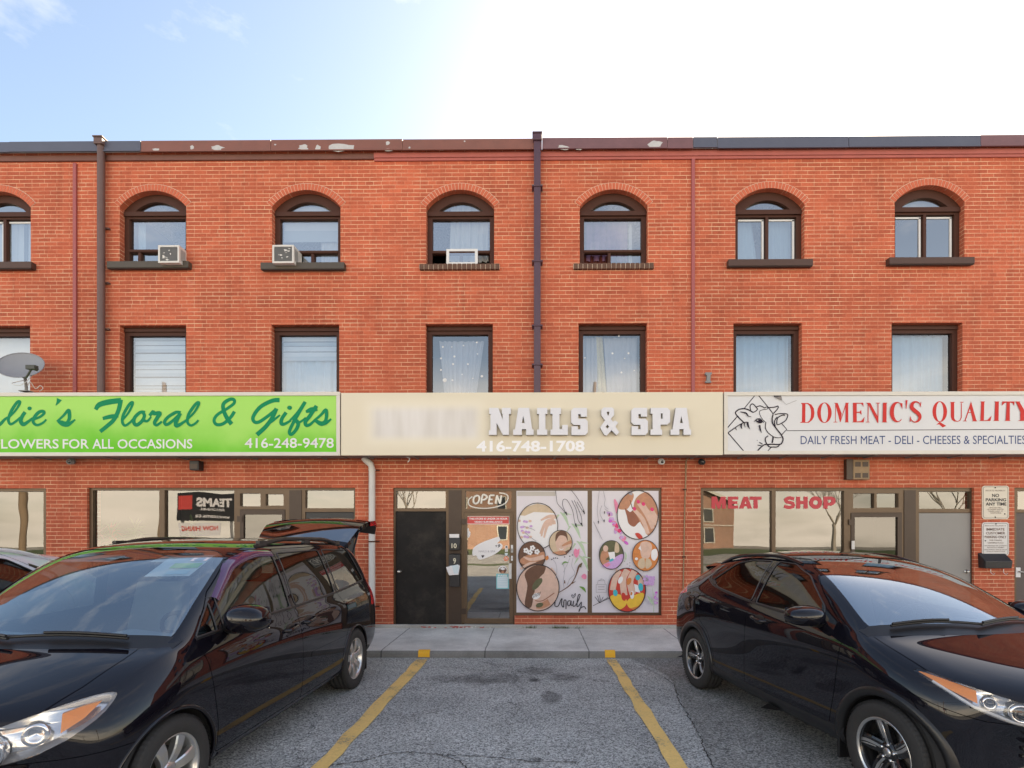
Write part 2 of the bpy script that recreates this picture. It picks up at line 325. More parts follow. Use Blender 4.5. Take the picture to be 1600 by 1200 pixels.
def asphalt_material(name, base, spots=(), warm=0.0, crack=1.0):
    m, n, l, b = nt(name); b.inputs['Roughness'].default_value = .9; b.inputs['Specular IOR Level'].default_value = .3
    tc = N(n, 'ShaderNodeTexCoord')
    vo = N(n, 'ShaderNodeTexVoronoi', Scale=88.0); l.new(tc.outputs['Object'], vo.inputs['Vector'])
    fn = N(n, 'ShaderNodeTexNoise', Scale=42.0, Detail=8.0, Roughness=.85); l.new(tc.outputs['Object'], fn.inputs['Vector'])
    bg = N(n, 'ShaderNodeTexNoise', Scale=.8, Detail=7.0, Roughness=.62); l.new(tc.outputs['Object'], bg.inputs['Vector'])
    bw = N(n, 'ShaderNodeSeparateColor'); l.new(vo.outputs['Color'], bw.inputs[0])
    r1 = N(n, 'ShaderNodeMapRange'); r1.inputs['To Min'].default_value = .36; r1.inputs['To Max'].default_value = 1.7; l.new(bw.outputs[0], r1.inputs['Value'])
    r2 = N(n, 'ShaderNodeMapRange'); r2.inputs['From Min'].default_value = .3; r2.inputs['From Max'].default_value = .7; r2.inputs['To Min'].default_value = .6; r2.inputs['To Max'].default_value = 1.35; l.new(fn.outputs['Fac'], r2.inputs['Value'])
    r3 = N(n, 'ShaderNodeMapRange'); r3.inputs['From Min'].default_value = .28; r3.inputs['From Max'].default_value = .72; r3.inputs['To Min'].default_value = .72; r3.inputs['To Max'].default_value = 1.25; l.new(bg.outputs['Fac'], r3.inputs['Value'])
    a = N(n, 'ShaderNodeMath', operation='MULTIPLY'); l.new(r1.outputs[0], a.inputs[0]); l.new(r2.outputs[0], a.inputs[1])
    c = N(n, 'ShaderNodeMath', operation='MULTIPLY'); l.new(a.outputs[0], c.inputs[0]); l.new(r3.outputs[0], c.inputs[1])
    val = c.outputs[0]
    sp = N(n, 'ShaderNodeSeparateXYZ'); l.new(tc.outputs['Object'], sp.inputs['Vector'])
    dn = N(n, 'ShaderNodeTexNoise', Scale=3.2, Detail=5.0, Roughness=.7); l.new(tc.outputs['Object'], dn.inputs['Vector'])
    for (x, y, rx, ry, amt) in spots:       # oil drips and damp marks
        dx = N(n, 'ShaderNodeMath', operation='SUBTRACT'); l.new(sp.outputs['X'], dx.inputs[0]); dx.inputs[1].default_value = x
        dy = N(n, 'ShaderNodeMath', operation='SUBTRACT'); l.new(sp.outputs['Y'], dy.inputs[0]); dy.inputs[1].default_value = y
        qx = N(n, 'ShaderNodeMath', operation='DIVIDE'); l.new(dx.outputs[0], qx.inputs[0]); qx.inputs[1].default_value = rx
        qy = N(n, 'ShaderNodeMath', operation='DIVIDE'); l.new(dy.outputs[0], qy.inputs[0]); qy.inputs[1].default_value = ry
        sx = N(n, 'ShaderNodeMath', operation='POWER'); l.new(qx.outputs[0], sx.inputs[0]); sx.inputs[1].default_value = 2
        sy = N(n, 'ShaderNodeMath', operation='MULTIPLY_ADD'); l.new(qy.outputs[0], sy.inputs[0]); l.new(qy.outputs[0], sy.inputs[1]); l.new(sx.outputs[0], sy.inputs[2])
        wob = N(n, 'ShaderNodeMath', operation='MULTIPLY_ADD'); l.new(dn.outputs['Fac'], wob.inputs[0]); wob.inputs[1].default_value = 2.6; l.new(sy.outputs[0], wob.inputs[2])
        mr = N(n, 'ShaderNodeMapRange'); mr.inputs['From Min'].default_value = 1.5; mr.inputs['From Max'].default_value = 2.5; mr.inputs['To Min'].default_value = amt; mr.inputs['To Max'].default_value = 1.0; l.new(wob.outputs[0], mr.inputs['Value'])
        k = N(n, 'ShaderNodeMath', operation='MULTIPLY'); l.new(val, k.inputs[0]); l.new(mr.outputs[0], k.inputs[1]); val = k.outputs[0]
    # hairline cracks
    vv = N(n, 'ShaderNodeVectorMath', operation='ADD')
    ds = N(n, 'ShaderNodeVectorMath', operation='SCALE'); ds.inputs['Scale'].default_value = .5; l.new(dn.outputs['Color'], ds.inputs[0])
    l.new(tc.outputs['Object'], vv.inputs[0]); l.new(ds.outputs[0], vv.inputs[1])
    cv = N(n, 'ShaderNodeTexVoronoi', Scale=.42, feature='DISTANCE_TO_EDGE'); l.new(vv.outputs[0], cv.inputs['Vector'])
    cr = N(n, 'ShaderNodeMapRange'); cr.inputs['From Min'].default_value = .001; cr.inputs['From Max'].default_value = .0045; cr.inputs['To Min'].default_value = 1 - .6 * crack; l.new(cv.outputs['Distance'], cr.inputs['Value'])
    k = N(n, 'ShaderNodeMath', operation='MULTIPLY'); l.new(val, k.inputs[0]); l.new(cr.outputs[0], k.inputs[1]); val = k.outputs[0]
    vs = N(n, 'ShaderNodeVectorMath', operation='SCALE'); vs.inputs[0].default_value = (base * (1 + warm), base * 1.035, base * (1.0 - warm)); l.new(val, vs.inputs['Scale'])
    l.new(vs.outputs[0], b.inputs['Base Color'])
    bp = N(n, 'ShaderNodeBump', Strength=.6, Distance=.006); l.new(a.outputs[0], bp.inputs['Height']); l.new(bp.outputs['Normal'], b.inputs['Normal'])
    return m
# ------------------------------------------------------------------ palette
def concrete_material(name, base, joint=None, x0=0.0):
    m, n, l, b = nt(name); b.inputs['Roughness'].default_value = .88; b.inputs['Specular IOR Level'].default_value = .3
    tc = N(n, 'ShaderNodeTexCoord')
    bg = N(n, 'ShaderNodeTexNoise', Scale=1.1, Detail=9.0, Roughness=.68); l.new(tc.outputs['Object'], bg.inputs['Vector'])
    fn = N(n, 'ShaderNodeTexNoise', Scale=70.0, Detail=4.0, Roughness=.8); l.new(tc.outputs['Object'], fn.inputs['Vector'])
    r1 = N(n, 'ShaderNodeMapRange'); r1.inputs['From Min'].default_value = .3; r1.inputs['From Max'].default_value = .7; r1.inputs['To Min'].default_value = .62; r1.inputs['To Max'].default_value = 1.2; l.new(bg.outputs['Fac'], r1.inputs['Value'])
    r2 = N(n, 'ShaderNodeMapRange'); r2.inputs['From Min'].default_value = .3; r2.inputs['From Max'].default_value = .7; r2.inputs['To Min'].default_value = .8; r2.inputs['To Max'].default_value = 1.2; l.new(fn.outputs['Fac'], r2.inputs['Value'])
    k = N(n, 'ShaderNodeMath', operation='MULTIPLY'); l.new(r1.outputs[0], k.inputs[0]); l.new(r2.outputs[0], k.inputs[1]); val = k.outputs[0]
    if joint:
        sp = N(n, 'ShaderNodeSeparateXYZ'); l.new(tc.outputs['Object'], sp.inputs['Vector'])
        a = N(n, 'ShaderNodeMath', operation='ADD'); l.new(sp.outputs['X'], a.inputs[0]); a.inputs[1].default_value = -x0 + 200 * joint + joint / 2
        wn_ = N(n, 'ShaderNodeTexNoise', Scale=4.0, Detail=3.0); l.new(tc.outputs['Object'], wn_.inputs['Vector'])
        a2 = N(n, 'ShaderNodeMath', operation='MULTIPLY_ADD'); l.new(wn_.outputs['Fac'], a2.inputs[0]); a2.inputs[1].default_value = .03; l.new(a.outputs[0], a2.inputs[2])
        md = N(n, 'ShaderNodeMath', operation='MODULO'); l.new(a2.outputs[0], md.inputs[0]); md.inputs[1].default_value = joint
        s = N(n, 'ShaderNodeMath', operation='SUBTRACT'); l.new(md.outputs[0], s.inputs[0]); s.inputs[1].default_value = joint / 2
        ab = N(n, 'ShaderNodeMath', operation='ABSOLUTE'); l.new(s.outputs[0], ab.inputs[0])
        mr = N(n, 'ShaderNodeMapRange'); mr.inputs['From Min'].default_value = .004; mr.inputs['From Max'].default_value = .012; mr.inputs['To Min'].default_value = .35; l.new(ab.outputs[0], mr.inputs['Value'])
        k2 = N(n, 'ShaderNodeMath', operation='MULTIPLY'); l.new(val, k2.inputs[0]); l.new(mr.outputs[0], k2.inputs[1]); val = k2.outputs[0]
    vs = N(n, 'ShaderNodeVectorMath', operation='SCALE'); vs.inputs[0].default_value = (base * 1.02, base, base * .94); l.new(val, vs.inputs['Scale']); l.new(vs.outputs[0], b.inputs['Base Color'])
    bp = N(n, 'ShaderNodeBump', Strength=.4, Distance=.006); l.new(val, bp.inputs['Height']); l.new(bp.outputs['Normal'], b.inputs['Normal'])
    return m

M_BRICK = brick_material('red_brick', (.555, .133, .069), (.44, .101, .054), (.80, .57, .37))
M_ARCH = mat('arch_brick', (.54, .125, .062), .8, var=.25, scale=22, bump=.3)
M_MORT = mat('pale_mortar', (.60, .47, .36), .9, var=.2, scale=30)
M_BSILL = mat('dark_brick', (.115, .055, .035), .75, var=.35, scale=18, bump=.3)
M_BROWN = mat('brown_metal', (.070, .028, .019), .55, var=.15, scale=9, spec=.2)
M_SILLB = mat('brown_sill', (.070, .033, .024), .6, var=.15, scale=9)
M_SILLG = mat('grey_brown_sill', (.065, .050, .036), .5, var=.2, scale=9)
M_BRONZE = mat('bronze_aluminium', (.115, .075, .045), .38, metal=.35, var=.2, scale=7, dirt=.25)
M_BRONZED = mat('dark_bronze', (.055, .036, .026), .4, metal=.3, var=.2, scale=7)
M_CAPB = mat('blue_grey_flashing', (.085, .092, .130), .42, metal=.1, var=.12, scale=4)
M_CAPR = mat('brown_flashing', (.205, .075, .055), .5, var=.25, scale=3, dirt=.3)
M_CAPP = mat('purple_brown_flashing', (.160, .075, .085), .5, var=.3, scale=3)
M_PEEL = mat('bare_primer', (.46, .46, .47), .7, var=.2, scale=18)
M_BAND = mat('painted_band', (.40, .105, .085), .6, var=.2, scale=5, dirt=.15)
M_BANDD = mat('dark_band', (.16, .065, .050), .6, var=.3, scale=5)
M_PINK = mat('pink_painted_strip', (.34, .085, .085), .55, var=.12, scale=5)
M_PIPEB = mat('brown_downspout', (.125, .070, .062), .5, var=.2, scale=5)
M_PIPEP = mat('purple_downspout', (.075, .035, .055), .38, var=.2, scale=5)
M_WHITEP = mat('white_pipe', (.60, .58, .55), .45, var=.08, scale=7, dirt=.18)
M_WHITE = mat('white_paint', (.66, .66, .66), .45, var=.05, scale=7)
M_OFFW = mat('weathered_white', (.62, .60, .57), .5, var=.08, scale=9, dirt=.2)
M_BLACK = mat('black_plastic', (.018, .018, .020), .45, var=.2)
M_GREY = mat('grey_plastic', (.22, .22, .22), .5, var=.1)
M_STEEL = mat('steel', (.55, .55, .55), .3, metal=1.0, var=.05)
M_ROOM = mat('dim_room_paint', (.16, .15, .14), .9, var=.15)
M_DARKR = mat('dark_room_paint', (.05, .05, .05), .9, var=.15)
M_CURTZ = mat('blind_shade_band', (.36, .40, .44), .8, var=.06)
M_CURT = mat('white_curtain', (.50, .51, .53), .85, var=.05, scale=12)
M_CURTB = mat('pale_blue_curtain', (.30, .40, .48), .85, var=.06, scale=12)
M_CURTP = mat('pinkish_curtain', (.42, .37, .37), .85, var=.08, scale=14)
M_CURTD = mat('purple_curtain', (.22, .12, .22), .9, var=.4, scale=8)
M_CURTR = mat('dark_red_curtain', (.10, .018, .014), .9, var=.4, scale=8)
M_GOLD = mat('gold_fabric', (.62, .45, .22), .7, var=.4, scale=25)
M_GLASSU = glass('upper_window_glass', .36, (.80, .86, .88), wob=.05)
M_GLASSL = glass('first_floor_glass', .20, (.72, .82, .90), wob=.05)
M_GLASSS = glass('shop_glass', .145, (.70, .70, .68), wob=.035)
M_GLASSK = glass('dim_door_glass', .10, (.35, .36, .36), wob=.03)
M_GLASSD = glass('door_glass', .30, (.5, .5, .48), wob=.035)
M_GLASST = glass('transom_glass', .16, (.6, .6, .56), wob=.05)

# ------------------------------------------------------------------ ground, pavement, road
KY = on_ground(CU, 1028).y
spots = []
for (u, v, ru, rv, amt) in [(775, 1060, 75, 9, .62), (860, 1090, 19, 13, .50), (840, 1048, 30, 7, .6), (880, 1058, 28, 7, .62), (833, 1062, 10, 4, .35), (838, 1187, 10, 4, .5), (720, 1062, 60, 8, .72), (1130, 1092, 60, 14, .6), (960, 1045, 60, 8, .75)]:
    p = on_ground(u, v); q = on_ground(u + ru, v); r0 = on_ground(u, v - rv); r1 = on_ground(u, v + rv)
    spots.append((p.x, p.y, abs(q.x - p.x), abs(r0.y - r1.y) / 2, amt))
M_ASPH = asphalt_material('old_asphalt', .40, spots, .0)
M_PATCH = asphalt_material('newer_asphalt', .26, (), .01, crack=.5)
M_ROAD = asphalt_material('road_asphalt', .40, (), .10)
M_WALK = concrete_material('sidewalk_concrete', .66, 1.48, -2.17)
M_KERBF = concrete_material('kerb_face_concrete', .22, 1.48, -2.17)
M_FOOT = concrete_material('footing_concrete', .42)
M_YEL = mat('worn_yellow_paint', (.62, .36, .055), .75, var=.22, scale=14)
def worn_paint(name, col):
    m, n, l, b = nt(name); b.inputs['Roughness'].default_value = .8
    tc = N(n, 'ShaderNodeTexCoord'); a = N(n, 'ShaderNodeTexNoise', Scale=34.0, Detail=6.0, Roughness=.8); l.new(tc.outputs['Object'], a.inputs['Vector'])
    c = N(n, 'ShaderNodeTexNoise', Scale=2.2, Detail=4.0); l.new(tc.outputs['Object'], c.inputs['Vector'])
    s = N(n, 'ShaderNodeMath', operation='MULTIPLY_ADD'); l.new(c.outputs['Fac'], s.inputs[0]); s.inputs[1].default_value = .8; l.new(a.outputs['Fac'], s.inputs[2])
    r = N(n, 'ShaderNodeMapRange'); r.inputs['From Min'].default_value = .92; r.inputs['From Max'].default_value = 1.12; l.new(s.outputs[0], r.inputs['Value'])
    r2 = N(n, 'ShaderNodeMapRange'); r2.inputs['From Min'].default_value = .3; r2.inputs['From Max'].default_value = .7; r2.inputs['To Min'].default_value = .8; r2.inputs['To Max'].default_value = 1.1; l.new(a.outputs['Fac'], r2.inputs['Value'])
    v = N(n, 'ShaderNodeVectorMath', operation='SCALE'); v.inputs[0].default_value = col; l.new(r2.outputs[0], v.inputs['Scale'])
    mx = N(n, 'ShaderNodeMix', data_type='RGBA'); mx.inputs['B'].default_value = (.20, .19, .17, 1); l.new(r.outputs[0], mx.inputs['Factor']); l.new(v.outputs[0], mx.inputs['A']); l.new(mx.outputs['Result'], b.inputs['Base Color'])
    bp = N(n, 'ShaderNodeBump', Strength=.5, Distance=.005); l.new(a.outputs['Fac'], bp.inputs['Height']); l.new(bp.outputs['Normal'], b.inputs['Normal'])
    return m
M_LINE = worn_paint('worn_line_paint', (.95, .64, .22))
M_REDW = mat('worn_red_step_paint', (.38, .07, .06), .7, var=.3); M_PALEW = mat('pale_paint_flakes', (.62, .60, .58), .7, var=.2)
M_KERBY = worn_paint('worn_kerb_paint', (.92, .48, .035))
M_GRASS = mat('spring_grass', (.09, .12, .035), .9, var=.5, scale=3)
M_EARTH = mat('pale_ground', (.40, .36, .29), .95, var=.2, scale=.6)

mb = MB(); gy = [(300, -.02), (-45, -.02), (-80, -3.0), (-300, -16.0)]
mb.add([(x, y, z) for y, z in gy for x in (-300, 300)], [(2 * k + 2, 2 * k + 3, 2 * k + 1, 2 * k) for k in range(3)], M_EARTH); tag(mb.build('ground'), kind='structure')
mb = MB(); mb.add([(-30, -2.6, 0), (30, -2.6, 0), (30, WY + .05, 0), (-30, WY + .05, 0)], [(0, 1, 2, 3)], M_ASPH); tag(mb.build('parking_lot'), kind='structure')
mb = MB(); mb.add([(-60, -9.4, 0), (60, -9.4, 0), (60, -2.61, 0), (-60, -2.61, 0)], [(0, 1, 2, 3)], M_ROAD); tag(mb.build('driveway'), kind='structure')
mb = MB(); mb.add([(-60, -10.6, -.004), (60, -10.6, -.004), (60, -9.4, -.004), (-60, -9.4, -.004)], [(0, 1, 2, 3)], M_GRASS); tag(mb.build('grass_verge'), kind='structure')
mb = MB(); mb.add([(-120, -22, -.008), (120, -22, -.008), (120, -11, -.008), (-120, -11, -.008)], [(0, 1, 2, 3)], M_ROAD); tag(mb.build('road'), kind='structure')
mb = MB(); mb.add([(-120, -34, -.008), (120, -34, -.008), (120, -22.2, -.008), (-120, -22.2, -.008)], [(0, 1, 2, 3)], M_GRASS); tag(mb.build('far_verge'), kind='structure')
# darker repair strip on the right, its edge wandering
pts = [on_ground(u, v) for u, v in [(985, 1029), (1035, 1052), (1052, 1068), (1066, 1100), (1080, 1125), (1095, 1150), (1105, 1175), (1125, 1215), (1180, 1300)]]
mb = MB(); P = spline(pts, 5); k = len(P)
vs = [(p.x, min(p.y, KY), .004) for p in P] + [(9.5, max(p.y, 1.0) if i else KY, .004) for i, p in enumerate(P)]
mb.add(vs, [(i, i + 1, k + i + 1, k + i) for i in range(k - 1)], M_PATCH); tag(mb.build('asphalt_patch'), kind='structure')
mb = MB()
prof = [(KY - .012, 0), (KY - .004, .055), (KY + .006, .082), (KY + .025, .094), (KY + .06, .098), (KY + .20, .100), (WY + .05, .106)]
xs = [-30 + 60 * i / 120 for i in range(121)]
rng = random.Random(3); vs = []
for x in xs:
    for j, (y, z) in enumerate(prof): vs.append((x, y + (rng.uniform(-.006, .006) if j < 4 else 0), z + (rng.uniform(-.004, .003) if 0 < j < 5 else 0)))
q = len(prof)
mb.add(vs, [(i * q + j, (i + 1) * q + j, (i + 1) * q + j + 1, i * q + j + 1) for i in range(len(xs) - 1) for j in range(q - 1)], M_WALK, True)
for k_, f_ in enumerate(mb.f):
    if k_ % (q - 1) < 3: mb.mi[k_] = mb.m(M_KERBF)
tag(mb.build('sidewalk'), kind='structure')
mb = MB(); mb.box(-30, 30, WY - .035, WY + .02, .1, .165, M_FOOT); tag(mb.build('wall_footing', bevel=.012), kind='structure')

mb = MB(); rg_ = random.Random(21); M_CRK = mat('dark_crack', (.035, .033, .03), .95)  # thin dark ribbons drawn as cracks in the asphalt
for path in ([(470, 1206), (520, 1196), (566, 1190), (612, 1178), (655, 1177), (700, 1181), (760, 1183), (830, 1190), (905, 1192)], [(690, 1181), (720, 1192), (730, 1206)], [(1000, 1040), (1048, 1066), (1062, 1096), (1078, 1124), (1094, 1152), (1103, 1178), (1120, 1210)], [(600, 1040), (640, 1046), (700, 1043), (760, 1049)]):
    P_ = spline([on_ground(u, v) for u, v in path], 12); n_ = len(P_); L_ = []; R_ = []
    for i, p in enumerate(P_):
        d = (P_[min(i + 1, n_ - 1)] - P_[max(i - 1, 0)]).normalized(); nn = Vector((-d.y, d.x, 0)); p = p + nn * rg_.uniform(-.012, .012); w_ = rg_.uniform(.0015, .0065)
        L_.append((p.x + nn.x * w_, p.y + nn.y * w_, .0065)); R_.append((p.x - nn.x * w_, p.y - nn.y * w_, .0065))
    mb.add(L_ + R_, [(i, i + 1, n_ + i + 1, n_ + i) for i in range(n_ - 1)], M_CRK)
tag(mb.build('asphalt_crack'), kind='structure')
mb = MB(); rg_ = random.Random(11)
for k in range(60):
    u = rg_.uniform(655, 768); v = rg_.uniform(979, 984.5); p = at(u, v, WY - .0365)
    w_ = rg_.uniform(.01, .06); h_ = rg_.uniform(.006, .02); n_ = 7
    mb.flat([(p.x + w_ * math.cos(2 * math.pi * j / n_) * rg_.uniform(.5, 1), p.z + h_ * math.sin(2 * math.pi * j / n_) * rg_.uniform(.5, 1)) for j in range(n_)], WY - .0365 - .0002 * k, M_REDW if k % 3 else M_PALEW)
tag(mb.build('peeling_paint'), kind='structure')
mb = MB()
for k in range(150):
    c_ = rg_.choice([826, 832, 868, 872, 878, 884, 905]); p = at(c_ + rg_.gauss(0, 4), 984, WY - .06); h_ = rg_.uniform(.02, .075); a_ = rg_.uniform(-.03, .03)
    mb.add([(p.x - .003, WY - .05, .106), (p.x + .003, WY - .05, .106), (p.x + a_, WY - .06 - rg_.uniform(0, .04), .106 + h_)], [(0, 1, 2)], M_GRASS)
tag(mb.build('weeds'), kind='stuff')
# painted stall lines with the daubed kerb mark at their head
def parking_line(pl, pr, label):
    mb = MB(); n = 26; vs = []; rng = random.Random(hash(pl[0]) % 97)
    for i in range(n):
        t = i / (n - 1)
        a = on_ground(pl[0] + (pl[2] - pl[0]) * 0, pl[1]); b = on_ground(pl[2], pl[3]); c = on_ground(pr[0], pr[1]); d = on_ground(pr[2], pr[3])
        t2 = t * 1.55
        p = a + (b - a) * t2; q_ = c + (d - c) * t2
        vs += [(p.x + rng.uniform(-.016, .016), p.y, .009), (q_.x + rng.uniform(-.012, .012), q_.y, .009)]
    mb.add(vs, [(2 * i, 2 * i + 1, 2 * i + 3, 2 * i + 2) for i in range(n - 1)], M_LINE)
    xa, xb = vs[0][0] - .01, vs[1][0] + .01
    pf = [(KY - .019, .008), (KY - .011, .057), (KY - .001, .088), (KY + .022, .100), (KY + .05, .1035)]
    kv = [(x, y, z + .003) for x in (xa, (xa + xb) / 2, xb) for (y, z) in pf]; m_ = len(pf)
    mb.add(kv, [(i * m_ + j, (i + 1) * m_ + j, (i + 1) * m_ + j + 1, i * m_ + j + 1) for i in range(2) for j in range(m_ - 1)], M_KERBY, True)
    o = mb.build('parking_line', origin=(vs[0][0], KY, 0)); tag(o, label, 'parking line', 'yellow parking stall lines')
parking_line((651, 1031, 488, 1200), (669, 1031, 516, 1200), 'worn yellow stall line beside the black minivan, ending in a daub on the kerb')
parking_line((948, 1031, 1046, 1200), (962, 1031, 1076, 1200), 'worn yellow stall line nearer the black crossover, its head daubed on the kerb')

# ------------------------------------------------------------------ the building
BO = Vector((0, WY, 0))
BLD = thing('brick_building', 'long three storey red brick building with shops below arched flats windows', 'building', BO)
ARCH = [  # u0, u1, spring v, top v, bottom v, kind, sill
    (-53, 48, 324, 299, 413, 'slider', 'brown'), (187, 291, 323, 298, 412, 'awning_r', 'grey'), (425, 532, 323, 297, 414, 'awning_l', 'grey'),
    (666, 772, 323, 296.5, 414, 'awning_open', 'brick'), (906, 1012, 322, 296, 413, 'awning_open2', 'brick'), (1149, 1257, 320, 294, 409, 'slider', 'brown'), (1398, 1507, 316, 289.5, 406, 'slider', 'brown')]
RECT = [(-55, 47, 509), (187, 291, 508), (424, 530, 507), (665, 770, 506), (904, 1011, 505), (1146, 1253, 505), (1393, 1504, 504)]
def rect_px(u0, v0, u1, v1, Y=WY):
    a = at(u0, v1, Y); b = at(u1, v0, Y)
    return [(a.x, a.z), (b.x, a.z), (b.x, b.z), (a.x, b.z)]
def arc(xc, zs, hw, rise, n=18):
    r = (hw * hw + rise * rise) / (2 * rise); zc = zs + rise - r; a = math.asin(min(1, hw / r))
    return [(xc + r * math.sin(a - 2 * a * k / n), zc + r * math.cos(a - 2 * a * k / n)) for k in range(n + 1)]   # right to left
holes = []; AW = []
for (u0, u1, vs_, vt, vb, kind, sill) in ARCH:
    um = (u0 + u1) / 2; x0, x1 = X(u0), X(u1); zs, zt, zb = Z(um, vs_), Z(um, vt), Z(um, vb)
    poly = [(x0, zb), (x1, zb)] + arc((x0 + x1) / 2, zs, (x1 - x0) / 2, zt - zs)
    holes.append(poly); AW.append((x0, x1, zs, zt, zb, poly))
RW = []
for (u0, u1, vt) in RECT:
    p = rect_px(u0, vt, u1, 622); holes.append(p); RW.append((p[0][0], p[1][0], p[0][1], p[2][1], p))
def L_px(pts, Y=WY): return [(at(u, v, Y).x, at(u, v, Y).z) for u, v in pts]
FZ = .108
def down(poly, lim=930):   # snap the lowest corners of doors to the sill level
    return poly
SHOP_A = L_px([(136, 978.5), (555, 978.5), (555, 762), (136, 762)])
SHOP_B = L_px([(614, 979), (804, 979), (804, 962), (1034, 962), (1034, 762), (614, 762)])
SHOP_C = L_px([(1095, 979), (1522, 979), (1522, 762), (1095, 762)])
SHOP_D = L_px([(-60, 960), (72, 960), (72, 763), (-60, 763)])
SHOP_E = L_px([(1585, 979), (1760, 979), (1760, 762), (1585, 762)])
for s_ in (SHOP_A, SHOP_B, SHOP_C, SHOP_D, SHOP_E): holes.append(s_)
ZTOP = Z(800, 236) + .02
mb = MB()
mb.flat([(-17, .02), (17, .02), (17, ZTOP), (-17, ZTOP)], WY, M_BRICK, holes)
for h in holes:
    n = len(h); v = [(p[0], WY, p[1]) for p in h] + [(p[0], WY + .30, p[1]) for p in h]
    mb.add(v, [(i, (i + 1) % n, n + (i + 1) % n, n + i) for i in range(n)], M_BRICK)
mb.add([(-17, WY, .02), (-17, WY + 12, .02), (-17, WY + 12, ZTOP), (-17, WY, ZTOP)], [(0, 1, 2, 3)], M_BRICK)
mb.add([(17, WY, .02), (17, WY + 12, .02), (17, WY + 12, ZTOP), (17, WY, ZTOP)], [(0, 1, 2, 3)], M_BRICK)
mb.add([(-17, WY + 12, .02), (17, WY + 12, .02), (17, WY + 12, ZTOP), (-17, WY + 12, ZTOP)], [(0, 1, 2, 3)], M_BRICK)
mb.build('wall', BLD)
mb = MB(); mb.add([(-17, WY + .02, ZTOP), (17, WY + .02, ZTOP), (17, WY + 12, ZTOP), (-17, WY + 12, ZTOP)], [(0, 1, 2, 3)], M_ROAD); mb.build('roof', BLD)
mb = MB()
ZF1 = Z(800, 640); ZF2 = Z(800, 460)
mb.add([(-16.9, WY + 3.2, .1), (16.9, WY + 3.2, .1), (16.9, WY + 3.2, ZTOP - .05), (-16.9, WY + 3.2, ZTOP - .05)], [(0, 1, 2, 3)], M_ROOM)
for z in (.112, ZF1, ZF2): mb.box(-16.9, 16.9, WY + .31, WY + 3.15, z - .1, z, M_ROOM)
for u in (-62, 100, 355, 600, 840, 1078, 1330, 1545):   # party walls between the units
    x = X(u); mb.box(x - .05, x + .05, WY + .31, WY + 3.1, .12, ZTOP - .1, M_DARKR)
mb.build('interior_walls', BLD)

# parapet flashing in lengths
def pz(u): return Z(u, 221 - 10.0 * u / 1600 + (0.5 if u < 200 else 0)), Z(u, 236 - 4.2 * u / 1600)
CAPZ1 = Z(800, 216.5, WY - .1); CAPZ0 = Z(800, 233.5, WY - .1)
caps = [(-560, -200, M_CAPB), (-200, 15, M_CAPB), (15, 220, M_CAPB), (220, 423, M_CAPR), (423, 629, M_CAPR), (629, 847, M_CAPR), (847, 1043, M_CAPP), (1043, 1083, M_CAPP), (1083, 1121, M_CAPB), (1121, 1326, M_CAPB), (1326, 1532, M_CAPB), (1532, 1800, M_CAPP), (1800, 2200, M_CAPP)]
rng = random.Random(5)
def blob(cx, cz, rx, rz, n=14, jag=.3, rg=rng): return [(cx + rx * math.cos(2 * math.pi * k / n) * (1 + rg.uniform(-jag, jag)), cz + rz * math.sin(2 * math.pi * k / n) * (1 + rg.uniform(-jag, jag))) for k in range(n)]
peels = [(300, 230, 3, 3), (340, 231, 9, 4), (244, 234, 6, 2), (474, 230, 7, 5), (497, 231, 4, 4), (533, 230, 17, 6), (606, 224, 3, 3), (607, 234, 9, 2), (880, 231, 9, 4), (904, 233, 5, 2), (1024, 226, 11, 6), (640, 231, 1.5, 1.5), (430, 226, 1.5, 1), (726, 221, 1.2, 1.2), (690, 234, 3, 1.2)]
for i, (u0, u1, mt) in enumerate(caps):
    mb = MB(); g = .004; dy = rng.uniform(-.008, .004); dz = rng.uniform(-.006, .006)
    x0, x1 = X(u0, WY - .1) + g, X(u1, WY - .1) - g
    z1 = CAPZ1 + dz; z0 = CAPZ0 + dz + rng.uniform(-.008, .008)
    mb.box(x0, x1, WY - .10 + dy, WY - .085 + dy, z0, z1, mt); mb.box(x0, x1, WY - .085 + dy, WY + .3, z1 - .015, z1, mt)
    mb.box(x0, x1, WY - .118 + dy, WY - .1005 + dy, z0 - .004, z0 + .012, mt)
    for (u, v, ru, rv) in peels:
        if u0 < u < u1:
            p = at(u, v, WY - .1); mb.flat(blob(p.x, p.z, ru / 85, rv / 90), WY - .102 + dy, M_PEEL)
    mb.build('parapet_cap', BLD)
# painted band below
mb = MB(); z1, z0 = Z(800, 239.5), Z(800, 247.5)
mb.box(-17, X(585), WY - .035, WY - .0, z0 - .012, z1 - .01, M_BANDD); mb.box(X(585) + .002, 17, WY - .045, WY, z0, z1, M_BAND)
mb.box(X(585) + .002, 17, WY - .028, WY, z0 - .045, z0 - .0005, M_BAND)
mb.build('trim_band', BLD)
for u in (118.5, 1082.5):
    mb = MB(); a = X(u - 2.6); b = X(u + 2.6); mb.box(a, b, WY - .035, WY, Z(800, 640), z0 - .046, M_PINK); mb.build('joint_cover', BLD, bevel=.006)
